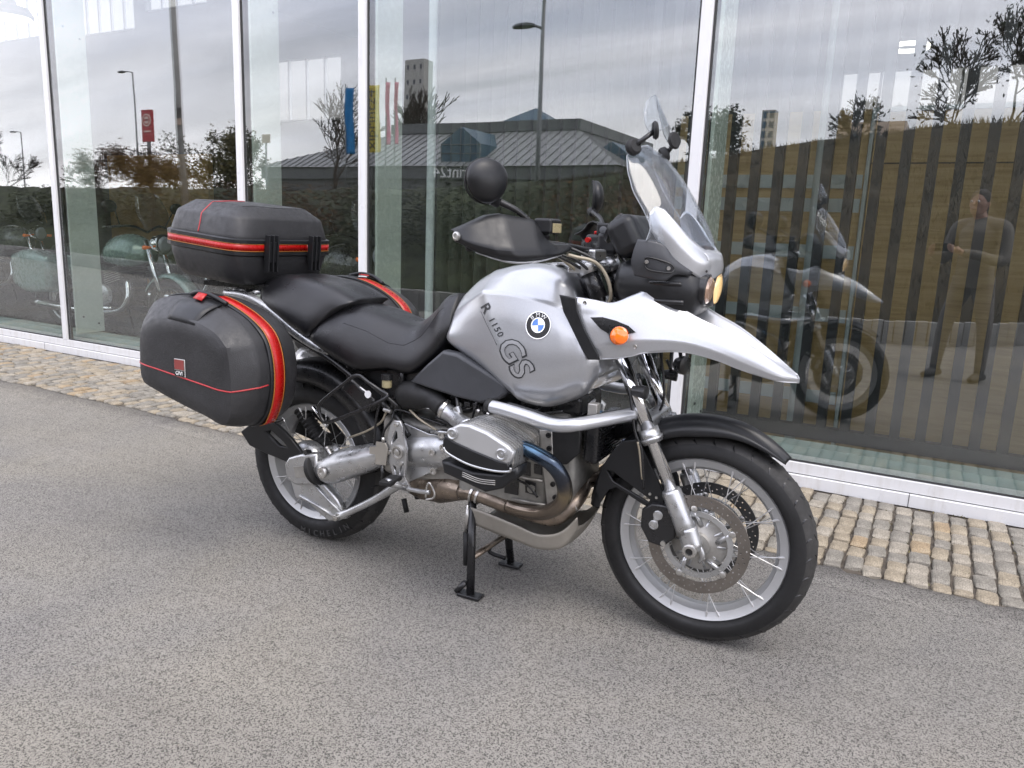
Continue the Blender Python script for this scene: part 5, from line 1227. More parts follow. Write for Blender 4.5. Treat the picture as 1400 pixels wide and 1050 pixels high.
pd = tube('brake_pedal', [(0.5283,-0.19,0.3531), (0.5915,-0.2,0.3578), (0.6329,-0.21,0.3662)], .008, 'alu', mc); tube('pedal_tip', [(0.6188,-0.21,0.3456), (0.6238,-0.21,0.3875), (0.6351,-0.21,0.3972), (0.6529,-0.21,0.3676), (0.6476,-0.21,0.3487), (0.6189,-0.21,0.3379)], .0035, 'steel', pd, closed=False)
# ---- gearbox
gb_ = tube('gearbox', [(0.4452,-0.09,0.4549), (0.4701,-0.09,0.4591), (0.5465,-0.09,0.4718), (0.6268,-0.09,0.4852), (0.679,-0.09,0.499)], [.050, .066, .070, .072, .062], 'alu', mc, seg=32)
box('gearbox_block', (.52, 0, .46), (.34, .20, .22), 'alu_dull', mc, .03)
w1 = [(0.4609,-0.11,0.563), (0.4824,-0.11,0.561), (0.5791,-0.11,0.5393), (0.6203,-0.11,0.5406), (0.6207,-0.11,0.5252), (0.4709,-0.11,0.5013)]; xz_plate('gearbox_web', w1, -.13, .012, 'alu', gb_, bevel=.003)
w2 = [(0.472,-0.11,0.4162), (0.6228,-0.11,0.4373), (0.5938,-0.11,0.4111), (0.4792,-0.11,0.3474)]; xz_plate('gearbox_web', w2, -.13, .014, 'alu', gb_, bevel=.003)
for a_ in ((0.6127,-0.165,0.4882), (0.6199,-0.165,0.4254), (0.6456,-0.16,0.5532), (0.6554,-0.165,0.5131), (0.6682,-0.165,0.4596)): lathe('bolt', [(0, .012), (.006, .012), (.006, .007), (.002, .006)], a_, (0, -1, 0), 'steel', gb_, seg=16)
tube('gearbox_bar', [(0.6051,-0.16,0.5595), (0.6851,-0.16,0.5669)], .007, 'alu', mc, smooth=False)
# ---- engine
M['case_alu'] = mat('engine_casting', (0.24, 0.235, 0.22), 0.5, 0.6, var=.35, vscale=12, grain=.7, gscale=200, rvar=.12)
cc_ = box('crankcase', (.86, 0, .50), (.34, .27, .34), 'case_alu', mc, .03)
fcv = [(.98, .66), (1.06, .655), (1.085, .60), (1.09, .45), (1.06, .36), (.98, .35)]
curve_plate('front_cover', fcv, [], (0, 0, 0), (1, 0, 0), (0, 0, 1), .24, 'case_alu', mc, .02)
for z_ in (.40, .48, .56, .63):
    for y_ in (-.10, .10): lathe('bolt', [(0, .010), (.010, .010), (.010, .005)], (1.045, y_ * 1.2, z_), (0.2, y_ / .1, 0), 'steel', mc, seg=12)
for z_, x_ in ((.42, .78), (.42, .90), (.47, .84)): box('case_recess_shade', (x_, -.136, z_), (.05, .006, .06), 'black_paint', mc, .002)  # black plates stand in for shade in the casting recesses
st_ = [(0.9982,-0.13,0.6186), (1.0332,-0.13,0.624), (1.0397,-0.13,0.5492), (1.0596,-0.13,0.5049), (1.0753,-0.13,0.4018), (1.036,-0.13,0.3793), (1.0209,-0.13,0.4738), (1.0046,-0.13,0.5433)]
bt = xz_plate('belt_cover', st_, -.132, .030, 'alu_dull', mc, bevel=.005)
for p in ((1.0279,-0.15,0.6111), (1.0325,-0.15,0.5695), (1.051,-0.15,0.4561), (1.0607,-0.15,0.4147), (1.0249,-0.15,0.5231)): lathe('bolt', [(0, .0085), (.006, .0085), (.006, .005), (.002, .004)], (p[0], -.148, p[2]), (0, -1, 0), 'black_paint', bt, seg=12)
for ps_ in ([(0.9368,-0.13,0.5074), (0.9628,-0.13,0.5071), (0.9649,-0.13,0.4635), (0.9388,-0.13,0.4637)], [(0.95,-0.13,0.4461), (0.984,-0.13,0.4426), (0.9859,-0.13,0.4037), (0.9519,-0.13,0.4069)], [(0.9629,-0.13,0.6132), (0.9884,-0.13,0.6123), (0.9903,-0.13,0.5745), (0.9649,-0.13,0.5703)], [(0.9784,-0.13,0.505), (1.004,-0.13,0.5046), (1.0055,-0.13,0.4758), (0.9798,-0.13,0.476)]):
    xz_plate('case_recess_shade', ps_, -.1365, .006, 'black_paint', cc_, bevel=.001)  # recess shade painted in as thin black plates
lathe('case_plug', [(0, .013), (.008, .013), (.008, .008)], (0.9751,-0.142,0.4248), (0, -1, 0), 'case_alu', cc_, seg=16)
for q_ in (((0.9227,-0.139,0.4534), (1.0107,-0.139,0.4551)), ((0.9049,-0.139,0.3756), (1.0401,-0.139,0.378)), ((0.9386,-0.139,0.5633), (1.0051,-0.139,0.5647))): tube('casting_rib', list(q_), .005, 'alu_dull', cc_, smooth=False, seg=8)
oc = box('oil_cooler', (1.155, 0, .60), (.05, .24, .14), 'black_paint', mc, .015); 
for k in range(12): box('cooling_fin', (1.156, 0, .545 + .010 * k), (.056, .22, .002), 'black_paint', oc)
ab = [(0.9985,-0.13,0.6139), (1.1253,-0.13,0.6428), (1.1249,-0.13,0.5683), (1.0881,-0.13,0.529), (1.0635,-0.13,0.5247), (1.0479,-0.13,0.5363)]; xz_plate('cooler_shroud', ab, -.135, .02, 'rubber', mc, bevel=.004)
def cyl(sg):
    def S(p, y): return (p[0], sg * y, p[2])
    hx = [(0.7868,-0.37,0.6068), (0.7964,-0.37,0.6309), (0.8162,-0.37,0.6519), (0.8461,-0.37,0.6609), (0.9204,-0.37,0.648), (0.9887,-0.37,0.6196), (1.0057,-0.37,0.6072), (1.0077,-0.37,0.5595), (0.987,-0.37,0.5425), (0.9194,-0.37,0.537), (0.8444,-0.37,0.5462), (0.7955,-0.37,0.565)]
    cx_, cz_ = sum(p[0] for p in hx) / 12, sum(p[2] for p in hx) / 12
    def ring(y, k, dz=0): return [(cx_ + (p[0] - cx_) * k, sg * y, cz_ + (p[2] - cz_) * k + dz) for p in hx]
    head = link('cylinder_head', fixn(MB().loft([ring(.16, .80), ring(.20, .98), ring(.34, 1.0), ring(.362, .97)]).mesh()), 'alu_dull', mc, bevel=.004, bseg=3)
    for k in range(9): link('cooling_fin', fixn(MB().loft([ring(.215 + .0155 * k, 1.05), ring(.215 + .0155 * k + .004, 1.05)]).mesh()), 'alu', head)
    link('cylinder', fixn(MB().loft([ring(.10, .78), ring(.20, .80)]).mesh()), 'alu_dull', mc, bevel=.004)
    for k in range(5): link('cooling_fin', fixn(MB().loft([ring(.125 + .014 * k, .92), ring(.125 + .014 * k + .004, .92)]).mesh()), 'alu_dull', head)
    cv = [(0.809,-0.39,0.6217), (0.821,-0.39,0.648), (0.848,-0.39,0.6621), (0.8776,-0.39,0.6633), (0.9339,-0.39,0.6502), (0.999,-0.39,0.6218), (1.0159,-0.39,0.6095), (1.0055,-0.39,0.5774), (0.9819,-0.39,0.5777), (0.8945,-0.39,0.5956), (0.8244,-0.39,0.613)]
    o = xz_plate('valve_cover', [S(p, 1) for p in cv], sg * .372, .026, 'rim', head, bevel=.007)
    for p in ((0.8232,-0.385,0.6362), (0.9878,-0.385,0.6014)): lathe('cover_bolt', [(0, .018), (.004, .018), (.006, .014), (.003, .011), (.003, .006), (.007, .005)], (p[0], sg * .385, p[2]), (0, sg, 0), 'alu', o, seg=24)
    gd = [(0.7966,-0.39,0.613), (0.8014,-0.39,0.6227), (0.8245,-0.39,0.6107), (0.8945,-0.39,0.5934), (0.982,-0.39,0.5755), (1.0056,-0.39,0.5753), (1.0064,-0.39,0.5558), (0.9591,-0.39,0.5517), (0.8809,-0.39,0.5556), (0.8127,-0.39,0.5774), (0.7945,-0.39,0.5946)]
    xz_plate('cover_guard', [S(p, 1) for p in gd], sg * .374, .030, 'plastic', head, bevel=.005)
    lr = [(0.7946,-0.39,0.5902), (0.8102,-0.39,0.5748), (0.881,-0.39,0.5533), (0.9592,-0.39,0.5484), (1.0135,-0.39,0.5549), (1.02,-0.39,0.567)]
    tube('cover_edge', [(p[0], sg * .388, p[2]) for p in lr], .004, 'alu', head, seg=8)
    cg = [(0.7926,-0.36,0.5368), (0.8132,-0.36,0.5359), (0.8895,-0.36,0.5221), (0.9871,-0.36,0.5309), (1.0283,-0.34,0.5552), (1.0289,-0.34,0.542), (0.9882,-0.36,0.5044), (0.9355,-0.36,0.4832), (0.8652,-0.36,0.4995), (0.7983,-0.36,0.5148)]
    xz_plate('cylinder_guard', [S(p, 1) for p in cg], sg * .345, .075, 'plastic', head, bevel=.008)
    for dz_ in (0, .006, .012): tube('guard_slot', [(p[0], sg * .384, p[2] - dz_) for p in ((0.8586,-0.38,0.5242), (0.9136,-0.38,0.514), (0.9694,-0.38,0.5177))], .0018, 'alu_dull', head, seg=6)
    # header pipe
    hp_ = [(0.9673,-0.25,0.5874), (0.9992,-0.265,0.5917), (1.043,-0.275,0.5856), (1.0985,-0.28,0.5651), (1.1274,-0.26,0.5179), (1.127,-0.235,0.4582), (1.0907,-0.2,0.4052), (1.0252,-0.16,0.3597), (0.9468,-0.135,0.3428), (0.8844,-0.128,0.3454)]
    tube('exhaust_header', [(p[0], sg * abs(p[1]), p[2]) for p in hp_], .0235, 'exhaust', mc, seg=24)
    # intake
    it = [(0.4757,-0.12,0.6607), (0.546,-0.14,0.6735), (0.6054,-0.155,0.669), (0.6553,-0.17,0.6489)]
    o = tube('intake_tube', [(p[0], sg * abs(p[1]), p[2]) for p in it], [.050, .048, .033, .031], 'rubber', mc, seg=24)
    tb_ = [(0.6595,-0.172,0.645), (0.6899,-0.18,0.6361), (0.7414,-0.21,0.6254), (0.8083,-0.26,0.6224)]
    o = tube('throttle_body', [(p[0], sg * abs(p[1]), p[2]) for p in tb_], [.029, .027, .025, .030], 'alu', mc, seg=20)
    p = (0.6594,-0.172,0.6474); lathe('hose_clamp', [(-.005, .034), (.005, .034)], (p[0], sg * abs(p[1]), p[2]), (.9, sg * -.2, -.45), 'steel', o, seg=20)
    p = (0.7343,-0.19,0.6445); lathe('injector', [(0, .010), (.02, .010), (.02, .014), (.045, .013)], (p[0], sg * abs(p[1]), p[2] - .02), (-.4, 0, 1), 'alu', o, seg=12)
    tube('injector_plug', [(p[0] - .01, sg * abs(p[1]), p[2] + .012), (p[0] - .03, sg * .17, p[2] + .05), (p[0] - .06, sg * .15, p[2] + .04)], .006, 'black_paint', o)
    tube('wiring', [(p[0] + .03, sg * .17, p[2] - .02), (p[0] + .05, sg * .18, p[2] + .04), (p[0] + .04, sg * .14, p[2] + .08)], .004, 'black_paint', o)
cyl(-1); cyl(1)
# joined exhaust under the engine
tube('exhaust_pipe', [(1.0854,0.04,0.4261), (1.0948,0,0.4063), (1.0926,-0.06,0.3788), (1.0509,-0.1,0.3307), (0.9901,-0.12,0.3295), (0.872,-0.125,0.3445), (0.7721,-0.12,0.3563), (0.6952,-0.11,0.3513)], [.024, .025, .026, .026, .025, .025, .025, .026], 'exhaust_brown', mc, seg=24)
tube('exhaust_pipe', [(1.1647,0.16,0.457), (1.1454,0.1,0.4385), (1.1128,0.05,0.4258), (1.0897,0.03,0.422)], .023, 'exhaust_brown', mc, seg=20)
tube('exhaust_collector', [(0.7067,-0.1,0.3479), (0.6539,-0.08,0.3451), (0.5846,-0.05,0.3339), (0.4879,-0.02,0.318), (0.3966,0.02,0.3038)], [.028, .045, .062, .06, .045], 'exhaust_brown', mc, seg=28)
for a_ in ((0.7495,-0.12,0.357), (0.7722,-0.12,0.3537), (1.0875,-0.065,0.3694)): lathe('pipe_clamp', [(-.004, .029), (.004, .029)], a_, (.9, 0, -.2) if a_[0] < 1.0 else (.6, .5, .5), 'steel', mc, seg=20)
# skid plate
sk = [[(x, -w_, zt), (x, -w_ + .012, zb), (x, -.05, zb - .008), (x, 0, zb - .010)] for x, w_, zt, zb in
      [(.745, .130, .312, .252), (.80, .134, .308, .244), (.92, .134, .288, .228), (1.01, .130, .272, .218), (1.07, .120, .290, .232), (1.12, .10, .345, .31)]]
rows = [[tuple(p) for p in r] + [(p[0], -p[1], p[2]) for p in reversed(r[:-1])] for r in sk]
sheet('skid_plate', rows, 'plate', mc, .004, 2, scol=(1, 5))
# crash bars (flat topped tube)
cb = [(0.883,-0.27,0.7068), (0.9407,-0.285,0.7065), (1.0257,-0.3,0.6995), (1.0914,-0.31,0.6917), (1.1346,-0.315,0.6928), (1.1706,-0.3,0.6972), (1.2063,-0.25,0.7007), (1.2473,-0.18,0.7054), (1.282,-0.11,0.7075)]
o = tube('crash_bar', cb, .0195, 'silver_light', mc, seg=24); o2 = flip_mesh_obj(o)
tube('bar_end_cap', [(0.8742,-0.268,0.7086), (0.8916,-0.272,0.7061)], .0215, 'rubber', o, smooth=False, seg=24)
cbt = [(p[0] - .0, p[1] + .022, p[2] + .013) for p in cb[1:]]; tube('bar_top_strip', cbt, .012, 'plastic', o, seg=10, flat=.5)  # dark strip along the top of the bar
box('crash_bar_mount', (1.19,-0.2,0.7253), (.03, .03, .04), 'alu_dull', mc, .004)
# centre stand
lb = [(0.7446,-0.115,0.3312), (0.7504,-0.125,0.2416), (0.7594,-0.14,0.1435), (0.7655,-0.15,0.0424), (0.768,-0.152,0.0009)]
cs_ = tube('centre_stand', [lb[0], lb[4]], .0145, 'black_paint', mc, smooth=False, seg=14)
p = lb[4]; box('stand_foot', (p[0], p[1], .008), (.085, .045, .012), 'black_paint', cs_, .004); tube('stand_toe', [(p[0] - .02, p[1], .05), (p[0] - .05, p[1] - .01, .012)], .010, 'black_paint', cs_, smooth=False)
tube('stand_leg', [(lb[0][0], .105, lb[0][2]), (.775, .135, .02)], .0145, 'black_paint', cs_, smooth=False); box('stand_foot', (.775, .135, .010), (.085, .045, .012), 'black_paint', cs_, .004)
tube('stand_gusset', [(.74, .125, .12), (.69, .12, .05), (.755, .13, .03)], .008, 'black_paint', cs_); tube('stand_crossbar', [(.755, -.135, .13), (.762, .125, .13)], .011, 'exhaust_brown', cs_, smooth=False)
tube('stand_spring', [(0.7366,-0.13,0.3187), (0.734,-0.135,0.2204)], .0065, 'steel', cs_, smooth=False, seg=8); tube('stand_spring', [(0.734,-0.135,0.2204), (0.7404,-0.14,0.107)], .010, 'rubber', cs_, smooth=False)

tube('side_stand', [(.50, .15, .30), (.42, .17, .21), (.32, .18, .17)], .011, 'black_paint', mc); tube('stand_peg', [(0.4197,-0.05,0.252), (0.4333,-0.05,0.204)], .01, 'rubber', mc, smooth=False)
# ---- handlebar and controls
hb = [(.885, -.43, 1.185), (.93, -.33, 1.190), (1.0, -.22, 1.195), (1.06, -.12, 1.185), (1.08, 0, 1.175)]
hbar = tube('handlebar', hb + [(x, -y, z) for x, y, z in reversed(hb[:-1])], .0115, 'black_paint', mc, seg=14)
for sg in (-1, 1):
    def S(p): return (p[0], sg * -p[1], p[2])
    tube('grip', [S((.885, -.43, 1.185)), S((.93, -.33, 1.190)), S((.955, -.285, 1.192))], .017, 'rubber', hbar)
    box('switch_housing', S((1.00, -.235, 1.200)), (.06, .055, .055), 'plastic', hbar, .012); lathe('switch', [(0, .008), (.012, .007)], S((1.0, -.235, 1.225)), (0, -.4, 1), 'red_strip', hbar, seg=12)
    tube('lever', [S((1.015, -.22, 1.192)), S((1.01, -.30, 1.190)), S((.955, -.42, 1.185))], .007, 'black_paint', hbar)
    TG = [(0.8531,-0.452,1.2214), (0.8829,-0.445,1.2351), (0.9244,-0.4,1.2636), (0.9531,-0.37,1.2702), (1.0104,-0.29,1.2595), (1.0272,-0.28,1.2362), (1.0504,-0.262,1.193), (1.0826,-0.19,1.1924)]
    MG = [(0.8572,-0.462,1.2098), (0.9031,-0.462,1.1942), (0.9673,-0.436,1.1778), (1.0063,-0.405,1.1755), (1.0496,-0.322,1.179), (1.0591,-0.275,1.1813), (1.0683,-0.235,1.1836), (1.0874,-0.19,1.1884)]
    BG = [(0.8597,-0.458,1.1964), (0.9108,-0.455,1.1811), (0.9775,-0.425,1.1628), (1.0151,-0.395,1.1604), (1.056,-0.315,1.1634), (1.0667,-0.27,1.1654), (1.078,-0.235,1.1717), (1.0856,-0.19,1.1801)]
    LG = [(0.8611,-0.445,1.1945), (0.9184,-0.44,1.1698), (0.9808,-0.405,1.151), (1.0145,-0.375,1.1483), (1.0495,-0.3,1.1549), (1.0625,-0.26,1.1611), (1.0738,-0.225,1.1694), (1.0813,-0.185,1.1778)]
    U_ = [(p[0] - .018, p[1] + .012, p[2] + .002) for p in TG]
    rows = [[(q[0], sg * abs(q[1]), q[2]) for q in r] for r in (U_, TG, MG, BG, LG)]
    hg = sheet('handguard', rows, 'plastic', mc, .004, 3, srow=(1, 2), scol=(2, 3, 4, 6))
    sp_ = [(0.9139,-0.44,1.1676), (0.9655,-0.41,1.1523), (1.0082,-0.38,1.1461), (1.0499,-0.31,1.1511), (1.0783,-0.235,1.1656)]; sq_ = [(0.9402,-0.43,1.1591), (0.9784,-0.4,1.1449), (1.0104,-0.375,1.1403), (1.0411,-0.31,1.1466), (1.0739,-0.235,1.1634)]
    sheet('guard_spoiler', [[(q[0], sg * abs(q[1]), q[2]) for q in r] for r in (sp_, sq_)], 'silver', hg, .003, 1)
    p = (0.8705,-0.465,1.2083); lathe('end_bolt', [(0, .012), (.006, .012), (.008, .008), (.004, .006)], (p[0], sg * abs(p[1]), p[2]), (-.2, sg, 0), 'steel', hg, seg=20)
    # fluid reservoir
    box('fluid_reservoir', S((1.035, -.245, 1.245)), (.055, .075, .042), 'plastic', hbar, .008); box('reservoir_window', S((1.064, -.245, 1.240)), (.004, .055, .026), 'reservoir', hbar, .001)
    # mirror
    mcx, mcy, mcz = .922, -.402, 1.357
    mr_ = MB().sph((0, 0, 0), (.032, .064, .059), 24, 16); me = mr_.mesh(); R3 = Matrix.Rotation(radians(-28 if sg < 0 else 28), 3, 'Z')
    for v in me.vertices:
        c_ = Vector(v.co); c_.x = max(c_.x, -.012); c_.y *= (1 + .10 * (c_.z / .059)) ; v.co = Vector(S((mcx, mcy, mcz))) + R3 @ c_
    ms = link('mirror', fixn(me), 'plastic', mc, smooth=True)
    gm_ = MB().lathe([(0, .001), (0, .9), (.0015, .9)], (0, 0, 0), (-1, 0, 0), seg=32).mesh()
    for v in gm_.vertices: v.co = Vector(S((mcx, mcy, mcz))) + R3 @ Vector((v.co.x - .0125, v.co.y * .062 * .95, v.co.z * .057 * .95))
    link('mirror_glass', gm_, 'chrome', ms)
    rg_m = []
    for k in range(28):
        a = 2 * pi * k / 28; rg_m.append(Vector(S((mcx, mcy, mcz))) + R3 @ Vector((-.010, .0635 * cos(a), .0585 * sin(a))))
    tube('mirror_rim', rg_m, .0030, 'rubber', ms, smooth=False, closed=True, seg=8)
    lathe('mirror_socket', [(0, .017), (.012, .013), (.02, .009)], S((mcx + .004, mcy + .034, mcz - .048)), S((.35, .75, -.8)), 'plastic', ms, seg=16)
    tube('mirror_stem', [S((mcx + .01, mcy + .045, mcz - .050)), S((.985, -.315, 1.275)), S((1.02, -.25, 1.215))], [.010, .008, .009], 'black_paint', ms, seg=10)
box('bar_clamp', (1.085, 0, 1.165), (.05, .10, .035), 'alu', mc, .008)
box('switch_block', (1.10, .10, 1.20), (.07, .07, .07), 'plastic', mc, .015)
lathe('ignition_knob', [(0, .012), (.01, .012), (.012, .004)], (1.09, .06, 1.24), (.2, -.9, .2), 'plastic_grey', mc, seg=20)
lathe('red_plug', [(0, .009), (.014, .008)], (1.0578,0.02,1.2094), (0, -1, 0), 'red_strip', mc, seg=12); lathe('red_plug', [(0, .009), (.014, .008)], (1.1062,0.1,1.2118), (0, -1, 0), 'red_strip', mc, seg=12)
tube('brake_hose', [(1.0749,-0.19,1.1671), (1.1013,-0.17,1.1598), (1.1347,-0.15,1.1528), (1.1601,-0.13,1.1327), (1.1816,-0.12,1.0934), (1.1877,-0.11,1.0505), (1.1746,-0.1,1.0209)], .0055, 'hose', mc)
for dy_, m_ in ((0, 'black_paint'), (.02, 'black_paint'), (.04, 'hose')): tube('cable', [(1.02, -.20 + dy_, 1.17), (1.09, -.15 + dy_, 1.15 - dy_), (1.14, -.10 + dy_, 1.08), (1.10, -.06 + dy_, .98)], .0045, m_, mc)
for sg in (-1, 1): tube('cable', [(1.06, .16 * sg, 1.19), (1.15, .12 * sg, 1.14), (1.19, .10 * sg, 1.02), (1.14, .08 * sg, .92)], .005, 'black_paint', mc)
# ---- cockpit, fairing and screen
ins = box('instrument_cluster', (1.215, 0, 1.225), (.09, .24, .12), 'plastic', mc, .03, Matrix.Rotation(radians(-30), 3, 'Y'))
for y in (-.06, .06): lathe('dial', [(0, .048), (.012, .046), (.012, .04), (.006, .04)], (1.175, y, 1.245), (-.86, 0, .5), 'black_paint', ins, seg=28)
bkt = [[(1.20, 0, 1.15), (1.20, -.09, 1.14), (1.20, -.12, 1.09), (1.20, -.09, 1.04), (1.20, -.03, 1.03)],
       [(1.30, 0, 1.17), (1.30, -.11, 1.16), (1.30, -.145, 1.09), (1.30, -.11, 1.01), (1.30, -.04, 1.0)],
       [(1.40, 0, 1.165), (1.40, -.105, 1.155), (1.40, -.135, 1.085), (1.395, -.105, 1.00), (1.39, -.04, .99)],
       [(1.445, 0, 1.135), (1.44, -.08, 1.13), (1.435, -.118, 1.085), (1.43, -.09, 1.02), (1.425, -.04, 1.01)], [(1.458, 0, 1.12), (1.455, -.07, 1.115), (1.448, -.095, 1.085), (1.445, -.075, 1.04), (1.44, -.03, 1.03)]]
hl_ = symloft('headlight_housing', bkt, 'plastic', mc, sub=2)
for z_, x_ in ((1.10, 1.36), (1.05, 1.37)): tube('housing_vent', [(x_ - .05, -.138, z_), (x_, -.142, z_), (x_ + .04, -.132, z_)], .007, 'black_paint', hl_, seg=8)
for y, r, m_ in ((-.058, .046, 'lens_dim'), (.052, .056, 'lens')):
    o = lathe('headlight', [(-.02, r), (.006, r), (.009, r * .93)], (1.452, y, 1.085), (1, y * .5, -.08), 'black_paint', mc, seg=32)
    lathe('headlight_lens', [(.004, r * .92), (.014, r * .75), (.019, r * .4), (.020, .001)], (1.452, y, 1.085), (1, y * .5, -.08), m_, o, seg=32)
sf = [[(1.2823,-0.185,1.2188), (1.2738,-0.19,1.1846), (1.2698,-0.19,1.1523), (1.2796,-0.18,1.1183)],
      [(1.3199,-0.185,1.2163), (1.3162,-0.192,1.1846), (1.3146,-0.192,1.1507), (1.3242,-0.18,1.1129)],
      [(1.3506,-0.175,1.2077), (1.353,-0.182,1.1763), (1.3533,-0.182,1.1466), (1.3631,-0.17,1.1089)],
      [(1.3772,-0.158,1.1733), (1.3783,-0.166,1.1615), (1.3799,-0.166,1.1418), (1.3831,-0.158,1.1257)],
      [(1.4253,-0.118,1.133), (1.4231,-0.125,1.1311), (1.4213,-0.125,1.1279), (1.4183,-0.12,1.1246)]]
o = sheet('side_fairing', sf, 'plastic_grey', mc, .004, 2); flip_mesh_obj(o)
ss = [(1.311,-0.197,1.1645), (1.3229,-0.197,1.1711), (1.3743,-0.18,1.1576), (1.3856,-0.172,1.1422), (1.3764,-0.18,1.132), (1.3191,-0.197,1.1392)]
tube('mount_rim', ss, .0022, 'black_paint', o, closed=True, seg=6); 
for a_ in ((1.3162,-0.199,1.1589), (1.3729,-0.178,1.1437)): lathe('screw', [(0, .006), (.003, .005)], a_, (.3, -1, 0), 'steel', o, seg=12)
NS_ = [
 [(1.3033,-0.162,1.2891), (1.3172,-0.158,1.3073), (1.3386,-0.145,1.3024)],
 [(1.3102,-0.168,1.2497), (1.3378,-0.16,1.2626), (1.3766,-0.138,1.2643)],
 [(1.342,-0.158,1.2014), (1.3747,-0.148,1.2207), (1.4131,-0.108,1.2225)],
 [(1.384,-0.14,1.1554), (1.4163,-0.122,1.1787), (1.4474,-0.07,1.1938)],
 [(1.4289,-0.105,1.1247), (1.4534,-0.08,1.1517), (1.4704,-0.02,1.1802)],
 [(1.4426,-0.08,1.1104), (1.4607,-0.05,1.1309), (1.4756,-0.005,1.1554)]]
o = sheet('nose_fairing', NS_, 'silver_light', mc, .004, 2); flip_mesh_obj(o)
NB = [[(1.4324,-0.085,1.1952), (1.4479,-0.055,1.1958), (1.4502,0,1.1936)], [(1.4513,-0.08,1.1759), (1.4646,-0.05,1.1803), (1.4703,0,1.18)], [(1.4462,-0.078,1.135), (1.4688,-0.045,1.1436), (1.4808,0,1.1556)], [(1.443,-0.072,1.108), (1.4664,-0.042,1.1166), (1.4789,0,1.1304)]]
rows = [[tuple(p) for p in r] + [(p[0], -p[1], p[2]) for p in reversed(r[:-1])] for r in NB]
sheet('nose_panel', rows, 'silver_light', mc, .004, 2); lathe('screw', [(0, .004), (.002, .003)], (1.4542,-0.078,1.1375), (.7, -.6, 0), 'black_paint', o, seg=8)
WS = [
 [(1.2132,-0.122,1.4472), (1.2206,-0.09,1.4664), (1.2269,-0.045,1.4802), (1.2342,0,1.4881)],
 [(1.2259,-0.145,1.4075), (1.2512,-0.11,1.4303), (1.2713,-0.055,1.4494), (1.2782,0,1.4589)],
 [(1.2548,-0.168,1.347), (1.2945,-0.12,1.3741), (1.3262,-0.06,1.3926), (1.3373,0,1.3972)],
 [(1.2917,-0.18,1.296), (1.3375,-0.13,1.3149), (1.3728,-0.065,1.3266), (1.3882,0,1.3239)],
 [(1.3154,-0.185,1.2495), (1.3666,-0.13,1.2602), (1.4069,-0.065,1.267), (1.4297,0,1.259)],
 [(1.3072,-0.19,1.2138), (1.3696,-0.14,1.2066), (1.4235,-0.07,1.209), (1.4555,0,1.2042)]]
rows = [[tuple(p) for p in r] + [(p[0], -p[1], p[2]) for p in reversed(r[:-1])] for r in WS]
ws = sheet('windscreen', rows, 'screen', mc, .004, 2)
edge = [r[0] for r in rows]; top_ = rows[0]
bpy.context.view_layer.update(); wt = bvh(ws)
M['screen_edge'] = mat('screen_edge', (.30, .32, .34), .2)
drape_line('screen_edge', list(reversed(edge)) + top_ + [r[-1] for r in rows][1:], wt, .0013, 'screen_edge', ws)
DF_ = [
 [(1.2383,-0.055,1.6015), (1.2422,-0.03,1.6192), (1.2477,0,1.6269)],
 [(1.2441,-0.085,1.5634), (1.2533,-0.045,1.5887), (1.2605,0,1.6013)],
 [(1.2523,-0.09,1.5311), (1.2653,-0.048,1.5562), (1.2759,0,1.5707)],
 [(1.2674,-0.085,1.5078), (1.2818,-0.045,1.5244), (1.2911,0,1.542)]]
rows = [[tuple(p) for p in r] + [(p[0], -p[1], p[2]) for p in reversed(r[:-1])] for r in DF_]
df = sheet('wind_deflector', rows, 'screen', mc, .004, 2); bpy.context.view_layer.update(); dt_ = bvh(df)
drape_line('deflector_edge', rows[0] + [r[-1] for r in rows][1:] + list(reversed(rows[-1]))[1:] + [r[0] for r in reversed(rows)][1:], dt_, .0012, 'screen_edge', df)
for sg, (a, b, c_) in ((-1, ((1.2234,-0.1,1.4732), (1.2486,-0.09,1.4958), (1.2761,-0.075,1.5207))), (1, ((1.2552,0.1,1.4712), (1.2734,0.095,1.4875), (1.2862,0.09,1.5121)))):
    dc = tube('deflector_clamp', [a, b, c_], [.008, .007, .007], 'black_paint', mc, smooth=False)
    lathe('clamp_knob', [(-.012, .020), (-.006, .024), (.006, .024), (.012, .018)], a, (.8, sg * .5, .3), 'rubber', dc, seg=20)
    lathe('clamp_pad', [(-.006, .022), (.0, .026), (.006, .022)], c_, (.85, sg * -.45, .15), 'rubber', dc, seg=24)
# spot lights and horn under the panels
for sg in (-1, 1):
    p = (1.3205,-0.165,0.7888); q = (p[0], sg * abs(p[1]), p[2]); o = lathe('auxiliary_light', [(-.035, .006), (-.03, .014), (.0, .019), (.012, .020), (.014, .016)], q, (.95, sg * .15, 0), 'black_paint', mc, seg=20)
    tube('light_bracket', [q, (q[0] - .02, q[1] * .9, q[2] + .05)], .005, 'black_paint', o, smooth=False)
p = (1.3543,0.13,0.8306); o = lathe('horn', [(-.02, .02), (.0, .030), (.014, .030), (.018, .02)], p, (.9, -.35, 0), 'black_paint', mc, seg=24); tube('horn_bracket', [p, (p[0] - .01, p[1], p[2] + .05)], .006, 'black_paint', o, smooth=False)
tube('frame_tube', [(1.14, -.11, .96), (1.08, -.12, .80), (.98, -.12, .66)], .013, 'black_paint', mc, smooth=False); tube('frame_tube', [(1.14, .11, .96), (1.08, .12, .80), (.98, .12, .66)], .013, 'black_paint', mc, smooth=False)
tube('cable', [(1.30, .04, .92), (1.335, .02, .75), (1.31, .02, .66)], .004, 'black_paint', mc)
box('electrics_box', (1.0, 0, .70), (.22, .20, .07), 'black_paint', mc, .02)
